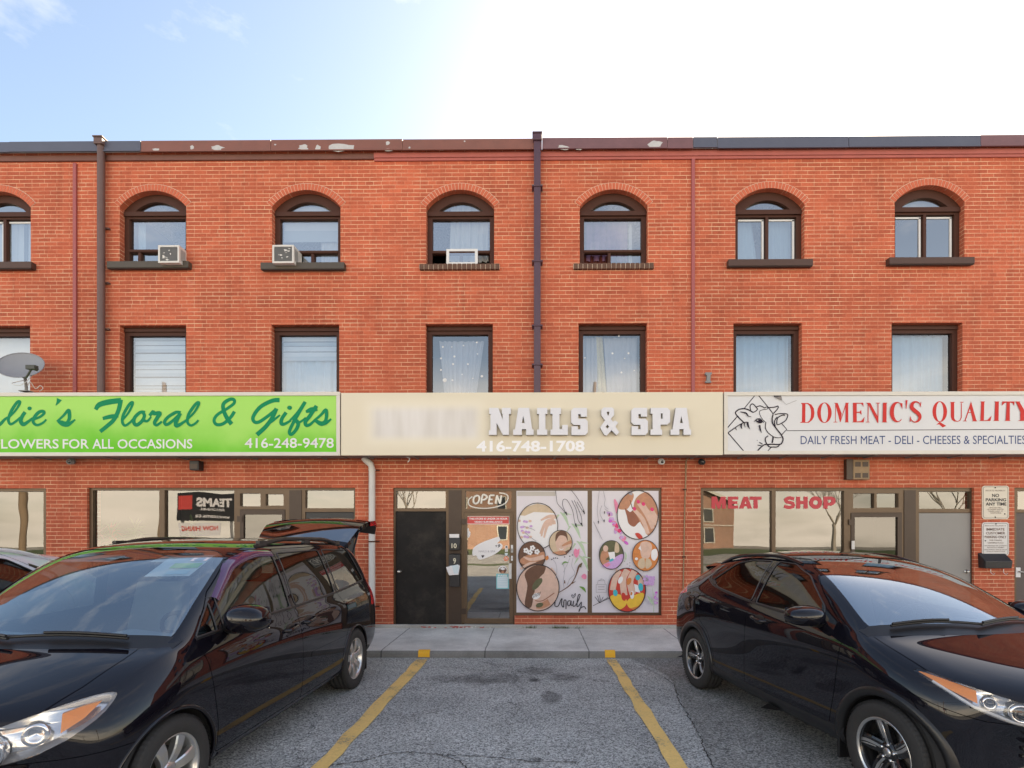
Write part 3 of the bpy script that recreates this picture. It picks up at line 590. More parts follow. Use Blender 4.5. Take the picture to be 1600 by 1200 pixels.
# roof drain pipes
def pipe(u, w, mt, vtop, square):
    mb = MB(); xa, xb = X(u - w / 2, WY - .1), X(u + w / 2, WY - .1); zt = Z(u, vtop, WY - .15); zb = Z(u, 640)
    if square: mb.box(xa, xb, WY - .15, WY - .055, zb, zt - .12, mt)
    else: mb.tube([((xa + xb) / 2, WY - .10, zb), ((xa + xb) / 2, WY - .10, zt - .1)], (xb - xa) / 2, mt, 14)
    mb.box(xa - .015, xb + .015, WY - .18, WY - .01, zt - .13, zt - .02, mt); mb.box(xa - .028, xb + .028, WY - .195, WY + .01, zt - .02, zt + .005, mt)
    for v in ((300, 416, 515, 575) if square else (360, 445, 517)):
        z = Z(u, v); mb.box(xa - .035, xb + .035, WY - .165 if square else WY - .05, WY - .003, z, z + .03, mt)
    mb.build('downspout', BLD, bevel=.008)
pipe(158, 10.3, M_PIPEB, 214, False)
pipe(839.5, 10.5, M_PIPEP, 208, True)
mb = MB(); xp = X(583.5); zt = Z(583, 716)
mb.tube([(xp - .14, WY - .10, zt), (xp - .10, WY - .09, zt - .05), (xp - .02, WY - .085, zt - .12), (xp, WY - .085, zt - .2), (xp, WY - .085, .16), (xp, WY - .12, .12)], .056, M_WHITEP, 16)
for v in (735, 846, 947): mb.tube([(xp, WY - .085, Z(583, v) - .012), (xp, WY - .085, Z(583, v) + .012)], .062, M_BROWN if v > 800 else M_WHITEP, 16); mb.box(xp + .05, xp + .11, WY - .03, WY - .002, Z(583, v) - .008, Z(583, v) + .008, M_BROWN)
mb.build('downspout', BLD)

# upper arched windows
def wavy(mb, x0, x1, z0, z1, y, mt, folds=6, amp=.03, tx0=None, tx1=None, rg=None, nz=6):
    rg = rg or random; n = folds * 8; ph = rg.uniform(0, 6); tx0 = x0 if tx0 is None else tx0; tx1 = x1 if tx1 is None else tx1; vs = []
    for j in range(nz + 1):
        t = j / nz
        a = x0 + (tx0 - x0) * t; b = x1 + (tx1 - x1) * t
        for i in range(n + 1):
            s = i / n; w = s + .03 * math.sin(9 * s + ph)
            vs.append((a + (b - a) * s, y + amp * (math.sin(2 * math.pi * folds * w + ph) + .4 * math.sin(4.3 * math.pi * folds * w)) * (.6 + .4 * (1 - t)), z0 + (z1 - z0) * t))
    mb.add(vs, [(j * (n + 1) + i, j * (n + 1) + i + 1, (j + 1) * (n + 1) + i + 1, (j + 1) * (n + 1) + i) for j in range(nz) for i in range(n)], mt, True)
FY0, FY1, PY = WY + .115, WY + .19, WY + .165
S = 1 / 89.0   # metres per pixel on the facade
def rc(x0, z0, x1, z1): return [(x0, z0), (x1, z0), (x1, z1), (x0, z1)]
for i, (x0, x1, zs, zt, zb, poly) in enumerate(AW):
    kind, sill = ARCH[i][5], ARCH[i][6]
    mb = MB(); xc = (x0 + x1) / 2; w = x1 - x0
    fan = arc(xc, zs - .015, w * .335, .165, 14)
    hs = [fan]; ztr = zs - .15; zl = zb + .035; fx0, fx1 = x0 + .085, x1 - .085
    extra = []
    if kind == 'slider':
        m0, m1 = xc - .025, xc + .025
        hs += [rc(fx0, zl, m0, ztr), rc(m1, zl, fx1, ztr)]
    else:
        zm = zb + .31 ; zq = zm - .055
        hs += [rc(fx0, zm, fx1, ztr)]
        d = {'awning_r': .30, 'awning_l': .62, 'awning_open': .5, 'awning_open2': .44}[kind]
        xm = fx0 + (fx1 - fx0) * d
        if kind == 'awning_l': xm = fx0 + (fx1 - fx0) * .56
        if kind == 'awning_r': xm = fx0 + (fx1 - fx0) * .18
        hs += [rc(fx0, zl, xm - .025, zq), rc(xm + .025, zl, fx1, zq)]
    mb.prism(poly, FY0, FY1, M_BROWN, hs)
    # raised transom bar, inner rails
    mb.box(x0 + .012, x1 - .012, FY0 - .035, FY0 - .0005, zs - .115, zs - .035, M_BROWN)
    if kind != 'slider': mb.box(fx0, fx1, FY0 - .02, FY0 - .0005, zq + .006, zm - .006, M_BROWN)
    o = mb.build('window', BLD, bevel=.006)
    pm = MB()
    for k, h in enumerate(hs):
        if (kind == 'awning_open' and k >= 2) or (kind == 'awning_open2' and k == 2): continue
        pm.flat([(p[0], p[1]) for p in h], PY + .004 * (k % 2), M_GLASSU)
    pm.build('pane', o)
    if kind == 'slider':   # pale inner sash edges
        sm = MB()
        for (a, b) in ((fx0, xc - .025), (xc + .025, fx1)):
            sm.box(b - .055, b - .02, PY - .012, PY - .002, zl + .02, ztr - .03, M_WHITE); sm.box(a + .02, b - .02, PY - .012, PY - .002, ztr - .05, ztr - .02, M_WHITE)
        sm.build('sash', o)
    sm = MB(); um = (ARCH[i][0] + ARCH[i][1]) / 2
    if sill == 'brick':
        xa, xb = x0 - .115, x1 + .10; n = 17; sm.box(xa, xb, WY - .045, WY + .11, zb - .092, zb - .008, M_MORT)
        for k in range(n):
            a = xa + (xb - xa) * k / n; sm.box(a + .006, a + (xb - xa) / n - .004, WY - .055 + random.uniform(-.004, .004), WY + .1, zb - .1, zb, M_BSILL)
    else:
        mt = M_SILLG if sill == 'grey' else M_SILLB
        sm.box(x0 - .155, x1 + .10, WY - .10, WY + .12, zb - .115, zb, mt); sm.box(x0 - .15, x1 + .095, WY - .096, WY - .05, zb - .128, zb - .1155, M_BLACK)
    sm.build('sill', o, bevel=.008)
    am = MB(); r_ = ((w / 2) ** 2 + (zt - zs) ** 2) / (2 * (zt - zs)); zc = zt - r_; a0 = math.asin(min(1, w / 2 / r_)); n = 25; th = .118
    ring = [(xc + (r_ + th) * math.sin(a0 - 2 * a0 * k / 30), zc + (r_ + th) * math.cos(a0 - 2 * a0 * k / 30)) for k in range(31)] + [(xc + r_ * math.sin(-a0 + 2 * a0 * k / 30), zc + r_ * math.cos(-a0 + 2 * a0 * k / 30)) for k in range(31)]
    am.prism(ring[::-1], WY - .004, WY + .05, M_MORT)
    for k in range(n):
        t0 = -a0 + 2 * a0 * (k + .07) / n; t1 = -a0 + 2 * a0 * (k + .93) / n; ra, rb = r_ - .002, r_ + th - .008
        am.prism([(xc + ra * math.sin(t0), zc + ra * math.cos(t0)), (xc + ra * math.sin(t1), zc + ra * math.cos(t1)), (xc + rb * math.sin(t1), zc + rb * math.cos(t1)), (xc + rb * math.sin(t0), zc + rb * math.cos(t0))], WY - .008, WY + .11, M_ARCH)
    am.build('brick_arch', BLD)
# first floor windows, their foot hidden behind the shop signs
for i, (x0, x1, zb, zt, poly) in enumerate(RW):
    mb = MB(); h = rc(x0 + .09, zb + .1, x1 - .09, zt - .145); mb.prism(poly, FY0, FY1, M_BROWN, [h])
    mb.box(x0 + .01, x1 - .01, FY0 - .03, FY0 - .0005, zt - .085, zt - .03, M_BROWN)
    o = mb.build('window', BLD, bevel=.006)
    pm = MB(); pm.flat(h, PY, M_GLASSL); pm.build('pane', o)

# ------------------------------------------------------------------ curtains and blinds
def curtain(label, parts, group=None, cat='curtain', name='curtain'):
    mb = MB(); rg = random.Random(len(label))
    for (x0, x1, z0, z1, mt, folds, amp, tx0, tx1) in parts: wavy(mb, x0, x1, z0, z1, WY + .30, mt, folds, amp, tx0, tx1, rg)
    xs_ = [v[0] for v in mb.v]; zs_ = [v[2] for v in mb.v]
    tag(mb.build(name, origin=((min(xs_) + max(xs_)) / 2, WY + .3, min(zs_))), label, cat, group)
def slat_blind(label, x0, x1, z0, z1, n, mt, gap=.012):
    mb = MB(); h = (z1 - z0) / n
    for k in range(n): mb.box(x0, x1, WY + .245 + .004 * (k % 2), WY + .255 + .004 * (k % 2), z0 + h * k + gap * (k % 3 == 0), z0 + h * (k + 1) - .002 - (.014 if k % 2 else 0), mt if k % 3 else M_CURTZ)
    tag(mb.build('window_blind', origin=((x0 + x1) / 2, WY + .25, z0)), label, 'blind')
a = AW[0]; curtain('white curtain in the arched window cut by the left edge', [(a[0], a[0] + .75, a[4], a[2] - .1, M_CURT, 5, .02, None, None), (a[0] + .85, a[1] - .1, a[4], a[2] - .1, M_CURT, 3, .02, None, None)])
a = AW[1]; curtain('narrow white curtain edge in the arched window with air conditioner at its right', [(a[0] + .1, a[0] + .24, a[4], a[2] - .12, M_CURTB, 2, .015, None, None)])
a = AW[2]; slat_blind('short white roller blind in the arched window with air conditioner at its left', a[0] + .1, a[1] - .08, a[4] + .52, a[2] + .15, 3, M_CURT)
curtain('white curtain below the short roller blind of an arched window', [(a[1] - .45, a[1] - .08, a[4], a[4] + .6, M_CURT, 4, .02, None, None)])
a = AW[3]; curtain('white parted curtain in the arched window with a white framed insert', [(a[0] + .36, a[1] - .12, a[4] + .2, a[2] + .2, M_CURT, 6, .03, a[0] + .4, a[1] - .12)])
a = AW[4]; curtain('dim purple curtain behind the arched window right of the purple downspout', [(a[0] + .12, a[1] - .3, a[4] + .2, a[2] - .1, M_CURTD, 6, .03, None, None), (a[1] - .28, a[1] - .22, a[4] + .1, a[2] - .15, M_CURT, 1, .01, None, None), (a[0] + .1, a[0] + .6, a[4], a[4] + .3, M_CURTR, 5, .03, None, None)])
a = AW[5]; curtain('pale blue curtain in the arched slider window above the white sign', [(a[0] + .1, a[0] + .52, a[4], a[2] - .12, M_CURTB, 2, .015, a[0] + .15, a[0] + .4), (a[0] + .62, a[1] - .1, a[4], a[2] - .12, M_CURTB, 5, .015, None, None)])
a = AW[6]; curtain('cream drape behind the fanlight of the rightmost arched window', [(a[0] + .15, a[1] - .2, a[2] - .1, a[3], M_OFFW, 2, .01, None, None)])
r_ = RW[0]; curtain('white curtain behind the satellite dish at the left edge', [(r_[0] + .1, r_[1] - .05, r_[2], r_[3] - .1, M_CURT, 4, .006, None, None)])
r_ = RW[1]; slat_blind('full length white striped blind right of the brown downspout', r_[0] + .1, r_[1] - .05, r_[2], r_[3] - .12, 16, M_CURT)
r_ = RW[2]; slat_blind('half drawn white blind above the green sign', r_[0] + .1, r_[1] - .05, r_[2] + .72, r_[3] - .12, 5, M_CURT)
curtain('white pleated curtain under the half drawn blind', [(r_[0] + .08, r_[1] - .05, r_[2], r_[2] + .75, M_CURTB, 7, .03, None, None)])
r_ = RW[3]; curtain('pinkish gathered curtain narrowing downwards, left of the purple downspout', [(r_[0] + .3, r_[1] - .34, r_[2], r_[3] - .2, M_CURTP, 8, .03, r_[0] + .19, r_[1] - .18)])
r_ = RW[4]; curtain('pale curtain with a gold streak, right of the purple downspout', [(r_[0] + .1, r_[0] + .36, r_[2], r_[3] - .15, M_CURTP, 3, .02, None, None), (r_[0] + .36, r_[0] + .55, r_[2], r_[3] - .13, M_GOLD, 2, .03, r_[0] + .32, r_[0] + .46), (r_[0] + .55, r_[1] - .12, r_[2], r_[3] - .15, M_CURTP, 5, .02, r_[0] + .47, None)])
r_ = RW[5]; curtain('pale blue curtain directly above the cow drawing', [(r_[0] + .08, r_[1] - .1, r_[2], r_[3] - .14, M_CURTB, 7, .025, None, None)])
r_ = RW[6]; curtain('pale blue curtain in the rightmost flat window above the white sign', [(r_[0] + .08, r_[1] - .12, r_[2], r_[3] - .14, M_CURTB, 6, .03, None, None)])
# little white dots stuck on two of the first floor panes
def dots(label, group, pts, r):
    y = PY - .003
    for (u, v, k) in pts:
        mb = MB(); p = at(u, v, y); mb.disc(p.x, p.z, r * k, r * k, y, M_WHITE, 10)
        tag(mb.build('window_sticker', origin=(p.x, y, p.z)), label, 'sticker', group)
dots('white dot sticker on the pane with the pinkish curtain', 'dot stickers before the pinkish curtain', [(692, 542, 1), (706, 542, .6), (724, 540, .7), (745, 535, .9), (746, 553, .7), (689, 560, 1), (710, 557, 1.1), (708, 569, 1), (731, 569, .9), (689, 578, 1), (722, 585, .6), (739, 591, .7), (753, 588, 1.3), (707, 594, 1), (695, 594, 2.2)], .017)
dots('white dot sticker on the pane with the gold streaked curtain', 'dot stickers before the gold streaked curtain', [(957, 552, 1), (982, 552, 1), (971, 582, 1), (991, 579, .8), (967, 525, .8), (914, 559, .8), (976, 560, .6)], .017)
# ------------------------------------------------------------------ shopfronts
SY0, SY1, SP = WY + .05, WY + .13, WY + .10
def px(u0, v0, u1, v1, Y=None): return rect_px(u0, v0, u1, v1, Y or SY0)
def inset(poly, d):
    xs_ = [p[0] for p in poly]; zs_ = [p[1] for p in poly]
    return poly
def shopfront(outer, glass_px, solid_px, open_px, mats=None):
    hs = [px(*g[:4]) for g in glass_px] + [px(*g) for g in open_px]
    mb = MB(); mb.prism([(p[0], p[1]) for p in outer], SY0, SY1, M_BRONZE, hs)
    o = mb.build('shopfront', BLD, bevel=.005)
    for g in glass_px:
        pm = MB(); pm.flat(px(*g[:4]), SP, g[4] if len(g) > 4 else M_GLASSS); pm.build('pane', o)
    return o
def grow(poly, d=.0): return poly
# frames sit inside the openings (front plane slightly back from the brick)
def frame_outer(uv): return L_px(uv, WY)
SF_A = shopfront(SHOP_A, [(145, 766, 249, 962), (257, 766, 366, 962), (375, 771, 407, 791, M_GLASST), (415, 772, 443, 790, M_GLASST), (477, 766, 553, 794, M_GLASST)], [], [(375, 796, 446, 977), (477, 800, 553, 977)])
SF_B = shopfront(SHOP_B, [(619, 767, 697, 794, M_GLASST), (727, 767, 799, 795, M_GLASSS), (807, 767, 918, 957), (925, 767, 1029, 957)], [], [(618, 799, 697, 977), (725, 800, 802, 977)])
SF_C = shopfront(SHOP_C, [(1099, 767, 1206, 955), (1212, 767, 1319, 955), (1333, 771, 1366, 794, M_GLASSK), (1370, 771, 1404, 793), (1436, 768, 1517, 795)], [], [(1329, 801, 1409, 977), (1436, 801, 1518, 977)])
SF_D = shopfront(SHOP_D, [(-54, 768, 68, 955)], [], [])
SF_E = shopfront(SHOP_E, [(1590, 767, 1740, 796, M_GLASST), (1676, 801, 1740, 960)], [], [(1588, 801, 1670, 977)])
# rust brown pilaster strips between door pairs
for (u0, u1, v0) in ((452, 471, 766), (701, 721, 766), (1413, 1431, 766)):
    mb = MB(); a = at(u0, 977, SY0 - .012); b = at(u1, v0, SY0 - .012); mb.box(a.x, b.x, SY0 - .012, SY0 - .0005, a.z, b.z, M_BRONZED); mb.build('filler_panel', BLD)

M_DOORK = mat('worn_black_door', (.017, .015, .014), .68, var=.6, scale=5.0, dirt=.5, spec=.25)
M_DOORG = mat('grey_steel_door', (.26, .25, .235), .5, var=.06, scale=3)
M_DOORC = mat('charcoal_door', (.035, .035, .035), .5, var=.12, scale=3)
M_DOORM = mat('maroon_grey_door', (.085, .065, .062), .5, var=.2, scale=3)
M_BRASS = mat('dull_chrome', (.60, .57, .52), .25, metal=1.0)
def solid_door(u0, v0, u1, v1, mt, knob, label=None):
    a = at(u0, v1, SY0); b = at(u1, v0, SY0); mb = MB()
    mb.box(a.x + .006, b.x - .006, SY0 + .012, SY0 + .055, a.z + .008, b.z - .006, mt)
    o = mb.build('door', BLD, bevel=.004)
    if label: o['label'] = label
    if knob:
        p = at(knob[0], knob[1], SY0); k = MB()
        k.lathe([(.034, 0), (.034, .008), (.013, .012), (.013, .035), (.024, .045), (.028, .058), (.022, .07), (.001, .074)], (p.x, SY0 + .0115, p.z), (0, -1, 0), M_BRASS, 18); k.build('handle', o)
    return o
solid_door(618, 799, 697, 977, M_DOORK, (624, 893), 'scuffed black door')
solid_door(477, 800, 553, 977, M_DOORC, None, 'charcoal door')
solid_door(1436, 801, 1518, 977, M_DOORG, (1510, 893), 'plain grey door')
dm = solid_door(1588, 801, 1670, 977, M_DOORM, None, 'dark maroon grey door')
k = MB(); p = at(1590, 893, SY0 - .01)
k.box(p.x - .03, p.x + .05, SY0 - .012, SY0 + .011, p.z - .1, p.z + .07, M_WHITE); k.tube([(p.x + .01, SY0 - .02, p.z), (p.x + .01, SY0 - .06, p.z), (p.x + .14, SY0 - .06, p.z - .02)], .012, M_BRASS, 8); k.build('handle', dm)
def glass_door(u0, v0, u1, v1, g, glassm, pull, fm):
    a = at(u0, v1, SY0); b = at(u1, v0, SY0)
    outer = rc(a.x + .005, a.z + .03, b.x - .005, b.z - .005); h = px(*g)
    mb = MB(); mb.prism(outer, SY0 - .012, SY0 + .045, fm, [h]); o = mb.build('door', BLD, bevel=.005)
    pm = MB(); pm.flat(h, SY0 + .02, glassm); pm.build('pane', o)
    t = MB(); t.box(a.x + .01, b.x - .01, SY0 - .03, SY0 + .05, a.z, a.z + .025, M_STEEL); t.build('threshold', o)
    if pull:
        p0 = at(pull[0], pull[1], SY0); p1 = at(pull[0], pull[2], SY0); hm = MB()
        hm.box(p0.x - .028, p0.x + .022, SY0 - .05, SY0 - .035, p1.z, p0.z, M_OFFW); hm.box(p0.x - .01, p0.x + .01, SY0 - .034, SY0 - .0125, p1.z + .04, p1.z + .06, M_STEEL); hm.box(p0.x - .01, p0.x + .01, SY0 - .034, SY0 - .0125, p0.z - .06, p0.z - .04, M_STEEL); hm.build('handle', o)
    for v in (v0 + 15, v1 - 22):
        hg = MB(); p = at(u0, v, SY0); hg.box(p.x - .04, p.x + .045, SY0 - .024, SY0 - .0125, p.z - .05, p.z + .05, M_BRONZED); hg.build('hinge', o)
    return o
glass_door(725, 800, 802, 977, (730, 806, 796, 966), M_GLASSD, (797.5, 880, 904), M_BRONZE)
glass_door(375, 796, 446, 977, (381, 804, 441, 965), M_GLASSK, (440, 880, 905), M_BRONZED)
glass_door(1329, 801, 1409, 977, (1335, 808, 1402, 965), M_GLASSK, (1331, 845, 858), M_BRONZED)

# ------------------------------------------------------------------ things on the shop glass
Q = .0005
class Layer:
    def __init__(s, y): s.y = y; s.k = 0; s.mb = MB()
    def nxt(s): s.k += 1; return s.y - Q * s.k
    def xz(s, pts): return [(at(u, v, s.y).x, at(u, v, s.y).z) for u, v in pts]
    def poly(s, pts, mt, smooth=False, holes=()):
        if smooth: pts = [(p.x, p.y) for p in spline([(a[0], a[1], 0) for a in pts], 5, True)]
        s.mb.flat(s.xz(pts)[::-1], s.nxt(), mt, [s.xz(h) for h in holes])
    def disc(s, u, v, ru, rv, mt, n=36, rot=0):
        s.poly([(u + ru * math.cos(t) * math.cos(rot) - rv * math.sin(t) * math.sin(rot), v + ru * math.cos(t) * math.sin(rot) + rv * math.sin(t) * math.cos(rot)) for t in [2 * math.pi * k / n for k in range(n)]], mt)
    def line(s, pts, w, mt, smooth=True, n=5):
        sc = abs(at(pts[0][0] + 1, pts[0][1], s.y).x - at(pts[0][0], pts[0][1], s.y).x)
        s.mb.ribbon(s.xz(pts), [q * sc for q in w] if isinstance(w, (list, tuple)) else w * sc, s.nxt(), mt, n, smooth)
    def ring(s, u, v, ru, rv, w, mt, n=48):
        s.line([(u + ru * math.cos(2 * math.pi * k / n), v + rv * math.sin(2 * math.pi * k / n)) for k in range(n + 1)], w, mt, False)
    def text(s, body, u0, v0, u1, v1, mt, bold=0.0):
        a = at(u0, v1, s.y); b = at(u1, v0, s.y); s.mb.text(body, a.x, b.x, a.z, b.z, s.nxt(), mt, bold)
    def rect(s, u0, v0, u1, v1, mt): s.poly([(u0, v0), (u1, v0), (u1, v1), (u0, v1)], mt)
    def build(s, name, label, cat, u, v, group=None, parent=None):
        if parent is not None: return s.mb.build(name, parent)
        p = at(u, v, s.y); return tag(s.mb.build(name, origin=p), label, cat, group)
def flatm(name, col, rough=.5, var=.04, scale=20): return mat(name, col, rough, var=var, scale=scale)
I_K = flatm('print_black', (.02, .018, .025)); I_SK1 = flatm('print_light_skin', (.66, .44, .35), var=.25, scale=14); I_SK2 = flatm('print_tan_skin', (.50, .23, .13), var=.4, scale=14); I_SK3 = flatm('print_dark_skin', (.30, .10, .055), var=.3, scale=12)
I_W = flatm('print_white', (.78, .76, .76)); I_PAPER = mat('printed_film', (.66, .63, .68), .3, var=.05, scale=2.5); I_PINK = flatm('print_pink', (.75, .22, .36), var=.3, scale=30); I_HOT = flatm('print_hot_pink', (.72, .03, .16)); I_MAG = flatm('print_magenta', (.58, .10, .52), var=.4, scale=40); I_LIL = flatm('print_lilac', (.56, .34, .62), var=.3, scale=35)
I_ORG = flatm('print_orange', (.60, .20, .05), var=.4, scale=18); I_YEL = flatm('print_yellow', (.78, .48, .05), var=.2, scale=18); I_TEAL = flatm('print_teal', (.03, .42, .50)); I_RED = flatm('print_red', (.55, .04, .025)); I_BRN = flatm('print_brown', (.13, .055, .03), var=.4, scale=14); I_OLV = flatm('print_olive', (.10, .10, .045), var=.4, scale=20); I_CREAM = flatm('print_cream', (.58, .44, .30), var=.25, scale=14)
I_GRN = flatm('print_green', (.42, .55, .38), var=.2, scale=20); I_GRND = flatm('print_dark_green', (.12, .28, .05)); I_GREY = flatm('print_grey', (.35, .33, .36)); I_BLUE = flatm('print_pale_blue', (.62, .72, .76))

# left poster
L = Layer(SY0 - .004)
L.rect(807, 767, 918, 957, I_PAPER)
L.rect(808, 768, 868, 775, flatm('print_fade', (.50, .46, .42)));
for k, (u, v) in enumerate([(875, 800), (893, 818), (901, 845), (905, 868)]):       # pale leaves
    L.line([(u, v), (u + 8, v + 8), (u + 14, v + 24)], [1, 5, .5], I_GRN)
    L.line([(u - 2, v + 4), (u - 8, v + 14)], [3, .5], I_GRN); L.line([(u + 6, v + 2), (u + 18, v + 4)], [3, .5], I_GRN)
L.disc(840, 822, 31.5, 36, I_W); L.poly([(812, 805), (822, 792), (840, 787), (858, 791), (868, 802), (858, 801), (834, 800), (820, 806)], I_CREAM)
for (a, b, c) in (((866, 812), (853, 816), (844, 834)), ((868, 816), (856, 820), (850, 840)), ((862, 818), (850, 822), (846, 838)), ((870, 808), (858, 807), (845, 813))): L.line([a, b, c], [6, 5, 2.5], I_SK1)
for k in range(16): L.disc(812 + 5 * (k % 4) + random.uniform(-1, 4), 815 + 8 * (k // 4) + random.uniform(-2, 2), 2.6, 2, I_LIL if k % 3 else I_SK1, 8)
L.line([(818, 822), (830, 826), (836, 829)], .8, I_GREY); L.line([(820, 832), (830, 840), (838, 846)], .8, I_GREY)
L.ring(840, 822, 31.5, 36, 1.1, I_K)
L.disc(876, 848, 18, 19.5, I_CREAM); L.poly([(868, 848), (870, 835), (877, 831), (884, 835), (886, 848), (883, 859), (877, 864), (871, 859)], I_SK1, True); L.poly([(868, 846), (869, 834), (877, 829), (885, 833), (887, 845), (883, 838), (874, 837)], I_BRN, True)
L.poly([(863, 864), (873, 861), (882, 861), (886, 866), (877, 867)], I_SK2, True); L.poly([(882, 862), (890, 858), (892, 852), (893, 858), (886, 865)], I_BRN)
L.line([(893, 846), (884, 850), (878, 853)], [5, 4, 2], I_SK2); L.line([(892, 852), (884, 854), (879, 856)], [4, 3, 2], I_SK1); L.line([(874, 857), (877, 859), (880, 857)], 1.0, I_W)
L.ring(876, 848, 18, 19.5, 1, I_K)
L.disc(831, 869, 21, 23, I_BRN); L.poly([(812, 876), (822, 868), (836, 866), (850, 862), (851, 872), (838, 878), (820, 882)], I_SK2, True); L.line([(818, 870), (830, 874), (850, 870)], [2, 5, 7], I_SK1); L.line([(813, 889), (826, 881), (838, 878)], [3, 4, 1], I_SK1)
for (u, v) in ((822, 860), (832, 856), (839, 862), (828, 863)):
    for k in range(5): L.disc(u + 2.6 * math.cos(k * 1.257), v + 2.6 * math.sin(k * 1.257), 1.9, 1.9, I_W, 7)
L.ring(831, 869, 21, 23, 1, I_K)
L.disc(840.5, 918, 33, 36, I_SK1); L.poly([(820, 896), (834, 884), (852, 884), (848, 900), (836, 922), (830, 948), (820, 944), (824, 915)], I_BRN, True); L.line([(866, 892), (848, 905), (834, 921)], [14, 11, 4], I_SK1); L.poly([(832, 915), (838, 906), (846, 903), (847, 909), (840, 918), (833, 922)], I_OLV, True)
L.line([(868, 912), (850, 926), (836, 932)], [13, 13, 12], I_SK1); L.disc(838, 931, 6.5, 4.6, I_W, 18, -.4)
for k in range(5): L.line([(833 + 2.4 * k, 934 - k), (835 + 2.4 * k, 928 - k)], .8, I_K)
L.line([(866, 926), (848, 938), (836, 938)], 1.2, I_SK3); L.line([(858, 940), (846, 946), (838, 946)], [10, 9, 8], I_SK2); L.disc(843, 945, 6, 3.6, I_OLV, 16, -.3)
L.ring(840.5, 918, 33, 36, 1.4, I_K)
IK2 = I_GREY
for p in [[(868, 766), (869, 776), (871, 787), (878, 795), (884, 803)], [(884, 802), (879, 790), (880, 781), (886, 782), (894, 797), (897, 812), (899, 822)], [(892, 766), (900, 776), (908, 789), (913, 801)], [(893, 782), (900, 797), (903, 812), (908, 820)], [(897, 782), (903, 795), (908, 808), (909, 819)], [(901, 784), (907, 794), (911, 800)]]: L.line(p, .75, I_K)
for (u, v) in ((885, 803), (900, 821), (909, 820), (912.5, 801)): L.line([(u - 1.2, v - 3), (u + .6, v + 2.5)], [2.6, 1.2], I_K)
L.line([(862, 872), (868, 880), (870, 892), (868, 904)], .6, I_GREY); L.line([(878, 878), (882, 890), (880, 906), (881, 918)], .6, I_GREY); L.line([(890, 872), (884, 886), (880, 894)], .6, I_GREY); L.line([(895, 872), (893, 884), (898, 896), (890, 904), (886, 914)], .6, I_GREY)
for (u, v) in ((862, 874), (865, 872), (868, 871.5), (871, 872), (882, 870), (890, 869), (894, 867)): L.disc(u, v, 1, 1, I_K, 8)
L.line([(872, 926), (890, 914), (899, 900), (904, 885), (908, 880)], [1, 1.6, 1.6, 3, 1], I_BRN); L.line([(893, 911), (899, 908)], [2.5, .5], I_BRN); L.line([(906, 886), (909, 879)], [3.5, 1.5], I_OLV); L.line([(905, 916), (911, 919), (915, 925)], [1, 4, .6], I_GRND); L.line([(878, 882), (882, 878), (888, 879)], [.6, 2.4, .6], I_GRND); L.line([(882, 906), (882, 911)], [1, 2.5], I_BRN)
L.poly([(896, 864), (898, 857), (902, 859), (905, 857), (904, 866), (900, 871)], I_PINK, True); L.poly([(908, 900), (912, 896), (916, 899), (915, 904), (911, 904)], I_PINK, True); L.poly([(852, 870), (856, 868), (857, 873), (853, 875)], I_ORG, True)
for p in [[(867, 940), (867, 946), (872, 946), (876, 937), (878, 935), (877, 943), (880, 948), (881, 938), (884, 938), (884, 951)], [(891, 938), (887, 939), (887, 945), (890, 945), (892, 938), (892, 945), (895, 944)], [(896, 938), (895, 946), (898, 946)], [(898, 946), (903, 938), (906, 929), (903, 930), (901, 946), (904, 946)], [(904, 946), (908, 940), (907, 948), (904, 955), (906, 950), (912, 947), (915, 951)]]: L.line(p, 1.5, I_K)
L.line([(895, 934), (892.5, 930), (894, 928.5), (895.5, 931), (898.5, 926.5), (898.5, 930), (895, 934)], .9, I_K)
L.build('window_poster', 'left nail salon window poster with overlapping round photos and a nails script', 'poster', 862, 862, 'posters filling the nail salon windows')

# right poster
L = Layer(SY0 - .004)
L.rect(925, 767, 1029, 957, I_PAPER)
for k in range(26):
    t = k / 25; u = 952 + 24 * t ** 1.3 + random.uniform(-4, 4); v = 800 + 46 * t + random.uniform(-4, 4)
    L.disc(u, v, random.uniform(2, 4.5), random.uniform(1.5, 3.5), [I_MAG, I_PINK, I_HOT, I_LIL][k % 4] if t > .3 else [I_PINK, I_LIL][k % 2], 7, random.uniform(0, 3))
L.line([(960, 780), (963, 790), (964, 802)], [2, 6, 3], I_PINK)
L.disc(996, 804.5, 32, 38, I_W); L.poly([(966, 794), (972, 778), (986, 770), (990, 776), (984, 790), (978, 796)], I_SK2, True); L.poly([(980, 768), (988, 767), (988, 774), (983, 773)], I_GREY); L.line([(984, 781), (988, 795)], 1.2, I_BRN)
L.poly([(976, 794), (984, 800), (990, 798), (1000, 812), (996, 818), (990, 823), (982, 818), (979, 806)], I_SK3, True)
L.poly([(1008, 769), (1018, 775), (1026, 790), (1027, 808), (1022, 828), (1012, 836), (1006, 826), (998, 812), (990, 794), (994, 778)], I_SK2, True)
for (a, b, c) in (((991, 797), (1004, 812), (1012, 834)), ((997, 786), (1010, 804), (1020, 826)), ((1005, 789), (1016, 806), (1024, 820)), ((1018, 797), (1024, 808), (1026, 814))): L.line([a, b, c], [5.5, 6.5, 6], I_SK1)
for (u, v) in ((991, 795), (997, 784), (1005, 787.5), (1018.5, 796)): L.disc(u, v, 2.7, 3.2, I_HOT, 12, -.5)
L.poly([(992, 834), (998, 833), (1004, 840), (998, 842)], I_RED, True)
L.ring(996, 804.5, 32, 38, 1.3, I_K)
